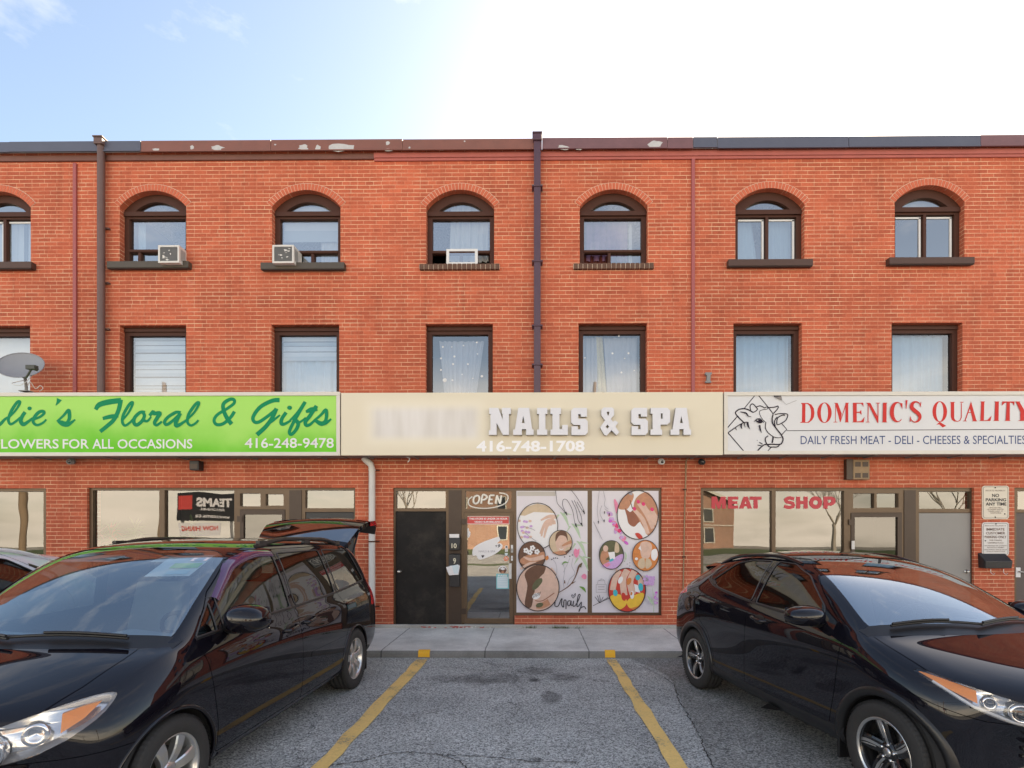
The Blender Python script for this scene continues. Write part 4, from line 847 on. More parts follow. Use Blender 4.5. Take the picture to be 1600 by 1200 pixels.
L.disc(955, 867, 19, 22.5, I_OLV); L.poly([(938, 876), (940, 862), (948, 860), (952, 868), (946, 874), (952, 876), (944, 884)], I_SK2, True); L.disc(946, 857, 4, 5, I_SK1, 14); L.poly([(962, 846), (966, 850), (967, 862), (960, 862)], I_CREAM, True); L.poly([(940, 884), (954, 876), (965, 868), (973, 866), (972, 876), (962, 887), (950, 888)], I_LIL, True); L.poly([(950, 863), (960, 862), (961, 873), (953, 874)], I_W); L.poly([(943, 882), (950, 879), (954, 882), (948, 886)], I_PINK); L.poly([(951, 875), (957, 872), (959, 875), (953, 878)], I_TEAL)
L.ring(955, 867, 19, 22.5, 1, I_K)
L.disc(1008, 868, 20.5, 24, I_ORG); L.poly([(1000, 850), (1010, 846), (1018, 852), (1016, 866), (1012, 872), (1002, 870)], I_SK1, True); L.poly([(996, 882), (999, 874), (1006, 872), (1007, 886), (1000, 888)], I_CREAM, True); L.poly([(1008, 886), (1009, 873), (1015, 874), (1018, 882), (1012, 888)], I_CREAM, True); L.poly([(1018, 860), (1025, 858), (1027, 868), (1022, 876), (1017, 871)], I_W, True); L.disc(994, 873, 2.5, 2.2, I_W, 10); L.poly([(997, 857), (1000, 852), (1002, 861)], I_W)
L.ring(1008, 868, 20.5, 24, 1, I_K)
L.disc(979, 921.5, 29, 34, I_RED); L.poly([(953, 932), (966, 928), (978, 936), (977, 946), (966, 952), (956, 944)], I_YEL, True); L.poly([(979, 940), (990, 930), (1004, 926), (1005, 934), (996, 948), (984, 950)], I_YEL, True); L.poly([(984, 950), (996, 947), (1000, 942), (992, 954)], I_ORG)
for (p, w) in (([(967, 891), (960, 906), (957, 922)], 9), ([(980, 890), (973, 905), (975, 930)], 10), ([(991, 892), (984, 908), (988, 928)], 10), ([(1000, 900), (1001, 914)], 9)): L.line(p, w, I_SK1)
L.poly([(1000, 926), (992, 924), (990, 912), (996, 914)], I_W)
for (u, v, ru, rv, mt, ro) in ((961, 926, 3.6, 5.2, I_TEAL, -.1), (969, 906, 3.4, 6, I_W, .4), (974, 932, 3.6, 6.6, I_RED, -.2), (982, 908, 3.6, 6, I_ORG, .4), (987, 929, 3.2, 6.4, I_W, 0), (996, 902, 3.8, 4.4, I_TEAL, .2), (1000.5, 917, 3.8, 6.4, I_TEAL, -.1), (986, 927, 1.6, 3, I_ORG, .2)): L.disc(u, v, ru, rv, mt, 16, ro)
L.ring(979, 921.5, 29, 34, 1.4, I_K)
for p in [[(936, 767), (934, 785), (933, 800), (935, 815)], [(942, 767), (945, 780), (944, 790), (950, 796)], [(940, 790), (937, 802), (943, 815)], [(938, 806), (941, 812)], [(944, 795), (951, 800)]]: L.line(p, .7, I_GREY)
for (u, v) in ((934.5, 816), (943.5, 814), (944, 801), (951.5, 804)): L.line([(u, v - 2), (u, v + 2)], [2, 1], I_K)
L.line([(927, 815), (934, 830), (941, 844)], [1, 1.4, .5], I_GREY)
for p in [[(931, 913), (947, 913), (947, 925), (931, 925), (931, 913)], [(933, 912), (934, 907), (944, 907), (945, 912)]]: L.line(p, .8, I_GREY, False)
L.line([(935, 907), (939, 905), (938, 904), (942, 905), (944, 907)], .8, I_GREY); L.rect(934, 916, 944, 917, I_GREY); L.rect(934, 920, 944, 921, I_GREY)
for p in [[(926, 946), (936, 941), (950, 933)], [(936, 941), (952, 934)], [(936, 941), (929, 932)], [(936, 940), (933, 930)], [(938, 939), (936, 929)], [(939, 938), (942, 932)]]: L.line(p, .8, I_K)
L.disc(936.5, 940.5, 1.8, 1.2, I_K, 10)
for k in range(22):
    a = random.uniform(0, 6.28); r0 = random.uniform(0, 9); L.disc(1014 + r0 * math.cos(a), 906 + r0 * math.sin(a), 2.6, 2.2, I_LIL, 7, a)
for k in range(12): L.disc(1024 + random.uniform(-3, 3), 934 + random.uniform(-9, 9), 2.2, 2.2, I_MAG if k % 3 == 0 else I_LIL, 7)
L.line([(1018, 918), (1020, 936), (1020, 956)], .9, I_GRN); L.line([(1010, 930), (1016, 938), (1019, 944)], [1, 4, .6], I_GRN)
for (u, v) in ((975, 877), (979, 881), (983, 884), (983, 879), (977, 873), (984, 888)): L.disc(u, v, .9, .9, I_GREY, 8)
L.line([(975, 862), (977, 868), (975, 877)], [.6, 2.5, .6], I_GRN)
L.build('window_poster', 'right nail salon window poster with four round photos of hands and feet', 'poster', 977, 862, 'posters filling the nail salon windows')

# glazed door notices
def notice(label, cat, name, draw, u, v, y=None, group=None):
    L = Layer((SY0 + .016) if y is None else y); draw(L); return L.build(name, label, cat, u, v, group)
I_STICK = flatm('sticker_red', (.62, .07, .06)); I_PASS = flatm('sticker_teal', (.20, .55, .58)); I_OB = flatm('sticker_orange', (.72, .14, .03))
def d1(L):
    L.rect(729.5, 806.5, 796, 819, I_W); L.rect(730.3, 807.3, 795.2, 818.2, I_STICK)
    L.text('THIS STORE IS UNDER 24 HOUR', 733, 809, 793, 812, I_W, .03); L.text('VIDEO SURVEILLANCE', 741, 814, 785, 817, I_W, .03)
notice('red surveillance warning strip across the top of the glazed salon door', 'sticker', 'warning_sticker', d1, 763, 818, SY0 + .012)
def d2(L):
    L.poly([(738, 862), (741, 855), (752, 848), (768, 842), (778, 839), (781, 841), (781, 845), (777, 849), (782, 849), (785, 852), (784, 857), (776, 864), (764, 870), (752, 874), (747, 873), (744, 868), (739, 868)], I_W, True)
    L.line([(774, 853), (776, 852), (775, 855)], .8, I_K); L.line([(778, 853), (780, 851), (781, 853), (778, 855)], 1.2, I_K); L.poly([(752, 868), (753.5, 867), (754.5, 868), (756, 867), (757, 868.5), (754, 872)], I_K)
    L.text('NAILS & SPA', 748, 860, 774, 863, I_GREY)
notice('white brush stroke shaped decal in the middle of the glazed salon door', 'decal', 'door_decal', d2, 760, 870)
def d3(L):
    L.rect(775.5, 896.5, 795, 920, I_PASS); L.rect(777, 901.5, 793.5, 918.5, I_BLUE); L.text('PASS', 778, 898, 792.5, 901, I_W, .04)
    for k in range(5): L.rect(778, 904 + 2.7 * k, 792, 904.8 + 2.7 * k, flatm('sticker_line%d' % k, (.45, .6, .68)))
notice('teal and white pass notice low on the glazed salon door', 'notice', 'pass_notice', d3, 785, 920)
def d4(L):
    L.disc(785.5, 890, 7, 6, I_W); L.disc(785.5, 891, 6, 5, I_BRN); L.poly([(781, 889), (785, 886), (790, 889), (786, 891)], I_W); L.disc(785.5, 894, 2.4, 1.6, I_SK2, 12)
notice('round white and brown sticker above the teal pass notice', 'sticker', 'door_sticker', d4, 785, 896)
def d5(L):
    L.disc(791, 873, 4, 4, I_OB, 8); L.disc(791, 873, 2.6, 2.6, I_W, 8); L.disc(791, 873, 2.1, 2.1, I_OB, 8); L.poly([(790.2, 872), (791, 874.4), (791.8, 872)], I_W)
notice('small orange octagon sticker at the right of the glazed salon door', 'sticker', 'door_sticker', d5, 791, 877)
def d6(L): L.rect(789, 852.5, 793.5, 862, I_W); L.rect(789.8, 853.5, 792.6, 856, I_K); L.rect(790, 857.5, 792, 858.2, I_ORG); L.rect(790, 859.5, 792, 860.2, I_GREY)
notice('narrow white hours card above the orange octagon sticker', 'sticker', 'door_sticker', d6, 791, 862)
def d7(L): L.poly([(788.5, 864), (793.5, 864), (793, 867), (791, 868.6), (789, 867)], I_BLUE)
notice('tiny pale blue shield sticker under the narrow hours card', 'sticker', 'door_sticker', d7, 791, 868)
def d8(L): L.poly([(730, 827), (732, 825), (733, 829), (735, 832), (734, 838), (731.5, 840), (730, 835)], I_W, True)
notice('small torn white paper scrap at the upper left of the glazed salon door', 'paper', 'paper_scrap', d8, 732, 839)
# keypads on the jamb
mb = MB(); a = at(800, 852, SY0 - .013)
mb.box(a.x - .018, a.x + .018, SY0 - .03, SY0 - .0125, Z(800, 863, SY0), Z(800, 851.5, SY0), M_WHITE); mb.box(a.x - .012, a.x + .012, SY0 - .034, SY0 - .0305, Z(800, 862, SY0), Z(800, 857, SY0), M_GREY)
tag(mb.build('door_buzzer', origin=a), 'small white buzzer box on the right frame of the glazed salon door', 'buzzer')
mb = MB(); a = at(800, 870, SY0 - .013); mb.box(a.x - .016, a.x + .014, SY0 - .02, SY0 - .0125, Z(800, 876, SY0), Z(800, 868.5, SY0), M_WHITE); mb.disc(a.x, Z(800, 872, SY0), .008, .008, SY0 - .0205, M_K if False else M_BLACK, 10)
tag(mb.build('lock_plate', origin=a), 'small white lock plate below the buzzer on the salon door frame', 'lock')
# OPEN tube sign behind the transom
M_TUBE = mat('unlit_glass_tube', (.80, .78, .72), .3, var=.03)
r0 = thing('open_sign', 'unlit white tube OPEN sign in the transom over the glazed salon door', 'sign', at(763, 795, WY + .085))
def tubes(name, strokes, rad):
    mb = MB(); y = WY + .085
    for s_ in strokes: mb.tube([at(u, v, y) for u, v in [(p.x, p.y) for p in spline([(a[0], a[1], 0) for a in s_], 6)]], rad, M_TUBE, 8)
    return mb.build(name, r0)
sx = lambda u, v: (u + (783 - v) * .18, v)
def st(lst): return [[sx(u, v) for u, v in s_] for s_ in lst]
tubes('tube_lettering', st([[(744, 774), (740, 777), (740, 784), (744, 787), (748, 784), (748, 777), (744, 774)], [(752.5, 787), (752.5, 774), (757, 774), (760, 777), (757, 780.5), (752.5, 781)], [(771, 774), (764, 774)], [(764, 774), (764, 787)], [(764, 787), (771, 787)], [(764, 780.5), (769, 780.5)], [(775, 787), (775, 774)], [(775, 774), (782, 787)], [(782, 787), (782, 774)]]), .018)
tubes('tube_border', [[(738, 776), (732.5, 781), (733, 789), (742, 793), (758, 794.5), (776, 792), (790, 786), (794, 777), (790, 772), (780, 770)]], .012)

# MEAT SHOP lettering on the butcher's panes
I_MEAT = mat('red_vinyl', (.50, .025, .045), .4, var=.05)
def cpoly(pts, ox, oy, k): return [(ox + x / k, oy + y / k) for x, y in pts]
c5 = lambda pts: cpoly(pts, 1040, 700, 5.333)
L = Layer(SP - .004)
L.poly(c5([(383, 405), (425, 405), (443, 455), (461, 405), (502, 405), (502, 505), (470, 505), (470, 455), (452, 505), (434, 505), (415, 455), (415, 505), (383, 505)]), I_MEAT)
L.poly(c5([(520, 405), (605, 405), (605, 430), (555, 430), (555, 443), (598, 443), (598, 467), (555, 467), (555, 480), (605, 480), (605, 505), (520, 505)]), I_MEAT)
L.poly(c5([(650, 405), (685, 405), (720, 505), (683, 505), (678, 487), (655, 487), (650, 505), (612, 505)]), I_MEAT, holes=[c5([(667, 440), (674, 466), (660, 466)])])
L.poly(c5([(700, 405), (800, 405), (800, 432), (768, 432), (768, 505), (733, 505), (733, 432), (700, 432)]), I_MEAT)
L.build('window_lettering', 'red vinyl word MEAT on the left pane of the butcher shop', 'lettering', 1150, 795)
L = Layer(SP - .004)
L.line(c5([(1072, 425), (1035, 416), (1003, 428), (1010, 448), (1056, 460), (1064, 484), (1030, 496), (988, 484)]), 28 / 5.333, I_MEAT)
L.poly(c5([(1088, 405), (1122, 405), (1122, 440), (1150, 440), (1150, 405), (1185, 405), (1185, 505), (1150, 505), (1150, 467), (1122, 467), (1122, 505), (1088, 505)]), I_MEAT)
L.ring(*c5([(1250, 455)])[0], 37 / 5.333, 36 / 5.333, 33 / 5.333, I_MEAT, 36)
L.poly(c5([(1315, 405), (1385, 405), (1415, 420), (1415, 460), (1385, 480), (1350, 480), (1350, 505), (1315, 505)]), I_MEAT, holes=[c5([(1350, 430), (1376, 430), (1382, 442), (1376, 456), (1350, 456)])])
L.build('window_lettering', 'red vinyl word SHOP on the right pane of the butcher shop', 'lettering', 1265, 795)
# ------------------------------------------------------------------ shop signs
SF = WY - .45
def lime_material():
    m, n, l, b = nt('lime_sign_face'); b.inputs['Roughness'].default_value = .45; b.inputs['Specular IOR Level'].default_value = .2
    tc = N(n, 'ShaderNodeTexCoord'); nz = N(n, 'ShaderNodeTexNoise', Scale=.9, Detail=4.0, Roughness=.5); l.new(tc.outputs['Object'], nz.inputs['Vector'])
    sp = N(n, 'ShaderNodeSeparateXYZ'); l.new(tc.outputs['Object'], sp.inputs['Vector'])
    # printed leaf-green wash: paler swathes through the middle of the banner
    z = N(n, 'ShaderNodeMath', operation='MULTIPLY_ADD'); l.new(sp.outputs['Z'], z.inputs[0]); z.inputs[1].default_value = .9; l.new(nz.outputs['Fac'], z.inputs[2])
    r = N(n, 'ShaderNodeMapRange', interpolation_type='SMOOTHSTEP'); r.inputs['From Min'].default_value = .45; r.inputs['From Max'].default_value = 1.2; l.new(z.outputs[0], r.inputs['Value'])
    mx = N(n, 'ShaderNodeMix', data_type='RGBA'); mx.inputs['A'].default_value = (.105, .52, .016, 1); mx.inputs['B'].default_value = (.36, .70, .14, 1)
    l.new(r.outputs[0], mx.inputs['Factor']); l.new(mx.outputs['Result'], b.inputs['Base Color']); return m
def ghost_material():
    m, n, l, b = nt('beige_sign_face'); b.inputs['Roughness'].default_value = .42
    tc = N(n, 'ShaderNodeTexCoord'); sp = N(n, 'ShaderNodeSeparateXYZ'); l.new(tc.outputs['Object'], sp.inputs['Vector'])
    def soft(axis, c, hw, f):
        s = N(n, 'ShaderNodeMath', operation='SUBTRACT'); l.new(sp.outputs[axis], s.inputs[0]); s.inputs[1].default_value = c
        a = N(n, 'ShaderNodeMath', operation='ABSOLUTE'); l.new(s.outputs[0], a.inputs[0])
        r = N(n, 'ShaderNodeMapRange', interpolation_type='SMOOTHSTEP'); r.inputs['From Min'].default_value = hw + f; r.inputs['From Max'].default_value = hw - f; l.new(a.outputs[0], r.inputs['Value']); return r.outputs[0]
    def mulm(a, b_):
        k = N(n, 'ShaderNodeMath', operation='MULTIPLY'); l.new(a, k.inputs[0]); l.new(b_, k.inputs[1]); return k.outputs[0]
    c = at(664, 661, SF); o = SIGN_B_O
    cx, cz = c.x - o.x, c.z - o.z
    halo = mulm(soft('X', cx, .98, .16), soft('Z', cz, .36, .13))
    core = mulm(soft('X', cx, .88, .12), soft('Z', cz, .25, .10))
    wv = N(n, 'ShaderNodeTexNoise', Scale=3.0, Detail=2.0); 
    mp = N(n, 'ShaderNodeMapping'); mp.inputs['Scale'].default_value = (1.6, 1, .25); l.new(tc.outputs['Object'], mp.inputs['Vector']); l.new(mp.outputs[0], wv.inputs['Vector'])
    nz = N(n, 'ShaderNodeTexNoise', Scale=1.3, Detail=4.0); l.new(tc.outputs['Object'], nz.inputs['Vector'])
    base = N(n, 'ShaderNodeMix', data_type='RGBA'); base.inputs['A'].default_value = (.66, .59, .45, 1); base.inputs['B'].default_value = (.72, .65, .51, 1); l.new(nz.outputs['Fac'], base.inputs['Factor'])
    m1 = N(n, 'ShaderNodeMix', data_type='RGBA'); m1.inputs['B'].default_value = (.75, .69, .56, 1); l.new(halo, m1.inputs['Factor']); l.new(base.outputs['Result'], m1.inputs['A'])
    g = N(n, 'ShaderNodeMix', data_type='RGBA'); g.inputs['A'].default_value = (.53, .49, .44, 1); g.inputs['B'].default_value = (.72, .69, .66, 1)
    wr = N(n, 'ShaderNodeMapRange'); wr.inputs['From Min'].default_value = .05; wr.inputs['From Max'].default_value = .75; l.new(wv.outputs['Fac'], wr.inputs['Value']); l.new(wr.outputs[0], g.inputs['Factor'])
    m2 = N(n, 'ShaderNodeMix', data_type='RGBA'); l.new(core, m2.inputs['Factor']); l.new(m1.outputs['Result'], m2.inputs['A']); l.new(g.outputs['Result'], m2.inputs['B'])
    l.new(m2.outputs['Result'], b.inputs['Base Color']); return m
M_LIME = lime_material()
M_SFRAME = mat('cream_sign_frame', (.64, .60, .53), .4, var=.06, scale=4, dirt=.08)
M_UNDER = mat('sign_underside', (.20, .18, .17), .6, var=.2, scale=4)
M_FACEW = mat('white_sign_face', (.62, .62, .63), .32, var=.05, scale=.9)
M_DKGRN = mat('dark_green_vinyl', (.0, .235, .10), .6, var=.05, spec=.12)
M_LETW = mat('white_vinyl', (.70, .70, .70), .4, var=.03)
M_LETR = mat('faded_red_vinyl', (.60, .045, .040), .6, var=.1, scale=12, spec=.15)
M_LETB = mat('flaking_blue_vinyl', (.045, .075, .20), .6, var=.3, scale=20, spec=.15)
M_LETBK = mat('black_outline', (.02, .014, .025), .6, spec=.15)
M_RAISE = mat('raised_white_acrylic', (.66, .66, .70), .3, var=.03, scale=4)
M_RSIDE = mat('letter_return', (.42, .40, .38), .5, var=.1)

def cabinet(root, u0, u1, v0, v1, frame, faceM, framed=True):
    a = at(u0, v1, SF); b = at(u1, v0, SF)
    mb = MB()
    if framed:
        w = .062
        for (x0, x1, z0, z1) in ((a.x, b.x, b.z - w, b.z), (a.x, b.x, a.z, a.z + w), (a.x, a.x + w, a.z + w, b.z - w), (b.x - w, b.x, a.z + w, b.z - w)): mb.box(x0, x1, SF, SF + .05, z0, z1, frame)
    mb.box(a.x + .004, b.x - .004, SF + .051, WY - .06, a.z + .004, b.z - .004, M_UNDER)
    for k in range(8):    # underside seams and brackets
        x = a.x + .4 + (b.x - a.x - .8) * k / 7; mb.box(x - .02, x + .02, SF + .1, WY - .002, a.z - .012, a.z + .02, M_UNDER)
    mb.build('cabinet', root, bevel=.004)
    fm = MB()
    if framed: fm.box(a.x + w + .001, b.x - w - .001, SF + .02, SF + .049, a.z + w + .001, b.z - w - .001, faceM)
    else: fm.box(a.x, b.x, SF, SF + .05, a.z, b.z, faceM)
    fm.build('face', root)
    return a, b
def stroke_set(L, lst, f, w, mt):
    for s_ in lst:
        ww = w
        if isinstance(s_, tuple): s_, ww = s_
        L.line([f(p) for p in s_], ww, mt)
# --- florist
SG = thing('shop_sign', 'lime green florist sign with dark green brush script', 'sign', at(200, 713, SF))
cabinet(SG, -330, 531, 612, 713, M_SFRAME, M_LIME)
L = Layer(SF + .019)
f1 = lambda p: (p[0] / 8.889, 610 + p[1] / 8.889)
f2 = lambda p: (130 + p[0] / 8.0, 610 + p[1] / 8.0)
f3 = lambda p: (320 + p[0] / 7.273, 610 + p[1] / 7.273)
T = lambda a, b, c: [a, b, c]
def taper(pts, a, b, c):     # width a at start, b in the middle, c at the end
    n = len(pts); return (pts, [(a + (b - a) * (i / ((n - 1) / 2)) if i <= (n - 1) / 2 else b + (c - b) * ((i - (n - 1) / 2) / ((n - 1) / 2))) for i in range(n)])
stroke_set(L, [taper([(-470, 150), (-420, 130), (-340, 140), (-330, 180), (-380, 340), (-450, 520), (-520, 570), (-540, 500)], 5, 6.5, 3)], f1, 6, M_DKGRN)
L.build('script_lettering', None, None, 0, 0, parent=SG); L = Layer(SF + .019)
stroke_set(L, [    taper([(-190, 290), (-235, 400), (-235, 465), (-190, 480), (-120, 430), (-40, 300)], 5.5, 6, 5), taper([(-40, 290), (-75, 400), (-60, 470), (0, 470), (70, 400), (112, 372)], 6, 6, 3),
    taper([(110, 390), (200, 300), (262, 210), (278, 160), (240, 165), (170, 265), (125, 370), (120, 430), (150, 470), (215, 435), (285, 375)], 3, 5.2, 3.5),
    taper([(350, 300), (305, 370), (290, 430), (325, 472), (385, 440), (455, 385)], 5.5, 6.8, 3.5),
    taper([(455, 405), (550, 372), (612, 320), (600, 290), (540, 305), (475, 380), (465, 445), (515, 482), (590, 455), (645, 405)], 3.5, 5.5, 3)], f1, 6, M_DKGRN)
L.disc(*f1((412, 250)), 3.4, 3.0, M_DKGRN, 16)
L.build('script_lettering', None, None, 0, 0, parent=SG); L = Layer(SF + .019)
stroke_set(L, [taper([(825, 120), (805, 165), (775, 208)], 8.5, 5, 1.2),
    taper([(790, 432), (880, 352), (950, 275), (965, 330), (960, 400), (920, 452), (850, 430)], 3, 6, 4), taper([(815, 425), (870, 470), (940, 478), (1000, 440), (1045, 405)], 6, 6, 2.5)], f1, 6, M_DKGRN)
L.build('script_lettering', None, None, 0, 0, parent=SG); L = Layer(SF + .019)
stroke_set(L, [taper([(155, 240), (200, 180), (320, 145), (475, 125)], 6, 9, 8), taper([(470, 115), (445, 240), (385, 365), (300, 445), (212, 515)], 7, 6.5, 6), taper([(245, 352), (330, 330), (440, 315)], 5, 6.5, 6),
    taper([(480, 385), (560, 290), (608, 200), (618, 150), (575, 180), (505, 300), (490, 390), (520, 440), (575, 410), (625, 360)], 3, 5, 3.5),
    taper([(775, 275), (715, 275), (645, 340), (635, 405), (672, 432), (735, 385), (765, 325), (755, 285)], 5, 5.8, 5), taper([(740, 365), (800, 385), (850, 330)], 5, 4, 3),
    taper([(830, 318), (875, 265), (885, 290), (960, 285), (925, 345), (893, 405), (920, 435), (985, 390)], 5, 6.5, 3.5),
    taper([(1220, 280), (1160, 275), (1060, 335), (1018, 395), (1045, 428), (1120, 380), (1215, 290)], 5, 5, 4.5), taper([(1215, 285), (1165, 385), (1165, 440), (1215, 425), (1295, 370)], 6, 6.5, 3.5),
    taper([(1290, 378), (1385, 280), (1440, 190), (1445, 150), (1400, 180), (1320, 300), (1305, 395), (1345, 438), (1400, 415), (1443, 372)], 3, 5, 3)], f2, 6, M_DKGRN)
L.build('script_lettering', None, None, 0, 0, parent=SG); L = Layer(SF + .019)
stroke_set(L, [taper([(338, 240), (290, 310), (210, 378), (135, 388), (105, 340), (145, 275), (250, 210), (330, 150), (332, 108), (285, 102), (215, 150), (212, 220), (250, 310), (305, 385)], 5.5, 4.6, 7)], f3, 6, M_DKGRN)
L.build('script_lettering', None, None, 0, 0, parent=SG); L = Layer(SF + .019)
stroke_set(L, [taper([(850, 110), (765, 118), (630, 190), (550, 300), (565, 358), (625, 355), (740, 275), (815, 210)], 7, 5.5, 5), taper([(815, 205), (765, 315), (690, 415), (592, 505)], 6.5, 6.5, 7), taper([(700, 395), (780, 340), (855, 280)], 4, 4, 3),
    taper([(925, 250), (875, 325), (872, 378), (912, 380), (980, 340)], 5.5, 6, 3.5), taper([(965, 345), (1060, 250), (1140, 130)], 3, 5, 5), taper([(1142, 130), (1055, 280), (980, 420), (962, 480), (985, 500), (1035, 450), (1062, 390), (1045, 350), (1000, 330)], 5.5, 5, 7), taper([(1050, 375), (1100, 350), (1150, 310)], 4, 3.5, 3),
    taper([(1270, 175), (1195, 290), (1145, 355), (1155, 398), (1200, 385), (1260, 330)], 6, 6, 3.5), taper([(1150, 245), (1210, 222), (1280, 212)], 4, 8, 6),
    taper([(1245, 342), (1320, 280), (1375, 220), (1385, 280), (1372, 345), (1330, 370), (1270, 345)], 3.5, 5.5, 4), taper([(1262, 345), (1320, 385), (1380, 370), (1437, 325)], 5, 5.5, 3)], f3, 6, M_DKGRN)
L.disc(*f3((965, 198)), 3.8, 3.2, M_DKGRN, 16)
L.build('script_lettering', None, None, 0, 0, parent=SG)
L = Layer(SF + .019)

for wd, ua, ub in (('FLOWERS', -9, 91.7), ('FOR', 98, 139), ('ALL', 144.5, 177.7), ('OCCASIONS', 183.8, 300.6)):
    L = Layer(SF + .019); L.text(wd, ua, 686, ub, 701, M_LETW, .012); L.build('slogan_word', None, None, 0, 0, parent=SG)
L = Layer(SF + .019); L.text('416-248-9478', 382.5, 684.2, 521.5, 700.2, M_LETW, .012)
L.build('phone_number', None, None, 0, 0, parent=SG)
# --- nail salon
SIGN_B_O = at(831, 712, SF)
SB = thing('shop_sign', 'plain beige nail salon sign with raised white slab letters', 'sign', SIGN_B_O)
M_BEIGE = ghost_material()
M_BEIGEF = mat('beige_sign_trim', (.68, .61, .47), .4, var=.06, scale=3)
cabinet(SB, 533, 1129.5, 612.5, 711.5, M_BEIGEF, M_BEIGE, framed=False)
c7 = lambda pts: cpoly(pts, 740, 620, 8.421); c8 = lambda pts: cpoly(pts, 920, 620, 8.421)
SPOLY = [(1315, 145), (1492, 145), (1492, 262), (1410, 262), (1410, 228), (1378, 228), (1378, 288), (1470, 288), (1502, 322), (1502, 468), (1470, 502), (1288, 502), (1288, 388), (1372, 388), (1372, 428), (1405, 428), (1405, 370), (1318, 370), (1284, 335), (1284, 180)]
APOLY = [(588, 145), (732, 145), (770, 430), (790, 430), (790, 500), (690, 500), (690, 425), (635, 425), (635, 500), (520, 500), (520, 430), (545, 430)]; AH = [(652, 250), (672, 345), (635, 345)]
sh = lambda pts, dx, dy=0: [(x + dx, y + dy) for x, y in pts]
LET = [(c7([(205, 145), (325, 145), (382, 300), (382, 225), (372, 225), (372, 145), (490, 145), (490, 225), (465, 225), (465, 500), (385, 500), (303, 345), (303, 500), (200, 500), (200, 440), (222, 440), (222, 225), (205, 225)]), []),
    (c7(APOLY), [c7(AH)]),
    (c7([(835, 145), (970, 145), (970, 225), (945, 225), (945, 430), (970, 430), (970, 500), (835, 500), (835, 430), (860, 430), (860, 225), (835, 225)]), []),
    (c7([(1012, 145), (1150, 145), (1150, 225), (1130, 225), (1130, 425), (1165, 425), (1165, 370), (1240, 370), (1240, 500), (1012, 500), (1012, 430), (1038, 430), (1038, 225), (1012, 225)]), []),
    (c7(SPOLY), []),
    (c8([(195, 140), (310, 140), (332, 165), (332, 240), (290, 290), (318, 330), (345, 310), (385, 340), (350, 390), (400, 465), (365, 505), (300, 440), (235, 510), (205, 500), (150, 400), (215, 310), (165, 240), (165, 170)]), [c8([(240, 195), (268, 195), (268, 225), (255, 250), (240, 225)]), c8([(245, 365), (268, 393), (245, 420), (222, 393)])]),
    (c8(sh(SPOLY, -724, -1)), []),
    (c8([(830, 145), (1035, 145), (1070, 180), (1070, 330), (1035, 365), (945, 365), (945, 430), (965, 430), (965, 500), (812, 500), (812, 430), (840, 430), (840, 222), (815, 222), (815, 145)]), [c8([(948, 218), (972, 218), (972, 288), (948, 288)])]),
    (c8(sh(APOLY, 557)), [c8(sh(AH, 565))])]
LY = SF - .085
for pts, hh in LET:
    mb = MB(); f = lambda q: [(at(u, v, LY).x, at(u, v, LY).z) for u, v in q]
    P_ = f(pts)[::-1]; H_ = [f(h)[::-1] for h in hh]
    mb.flat(P_, LY, M_RAISE, H_)
    for ring in [P_] + H_:
        n = len(ring); v = [(p[0], LY, p[1]) for p in ring] + [(p[0], SF - .006, p[1]) for p in ring]
        mb.add(v, [(i, (i + 1) % n, n + (i + 1) % n, n + i) for i in range(n)], M_RSIDE)
    mb.build('raised_letter', SB)
L = Layer(SF - .001); L.text('416-748-1708', 744.5, 688, 913.5, 706, mat('bright_white_vinyl', (.86, .86, .88), .5, var=.02), .03); L.build('phone_number', None, None, 0, 0, parent=SB)
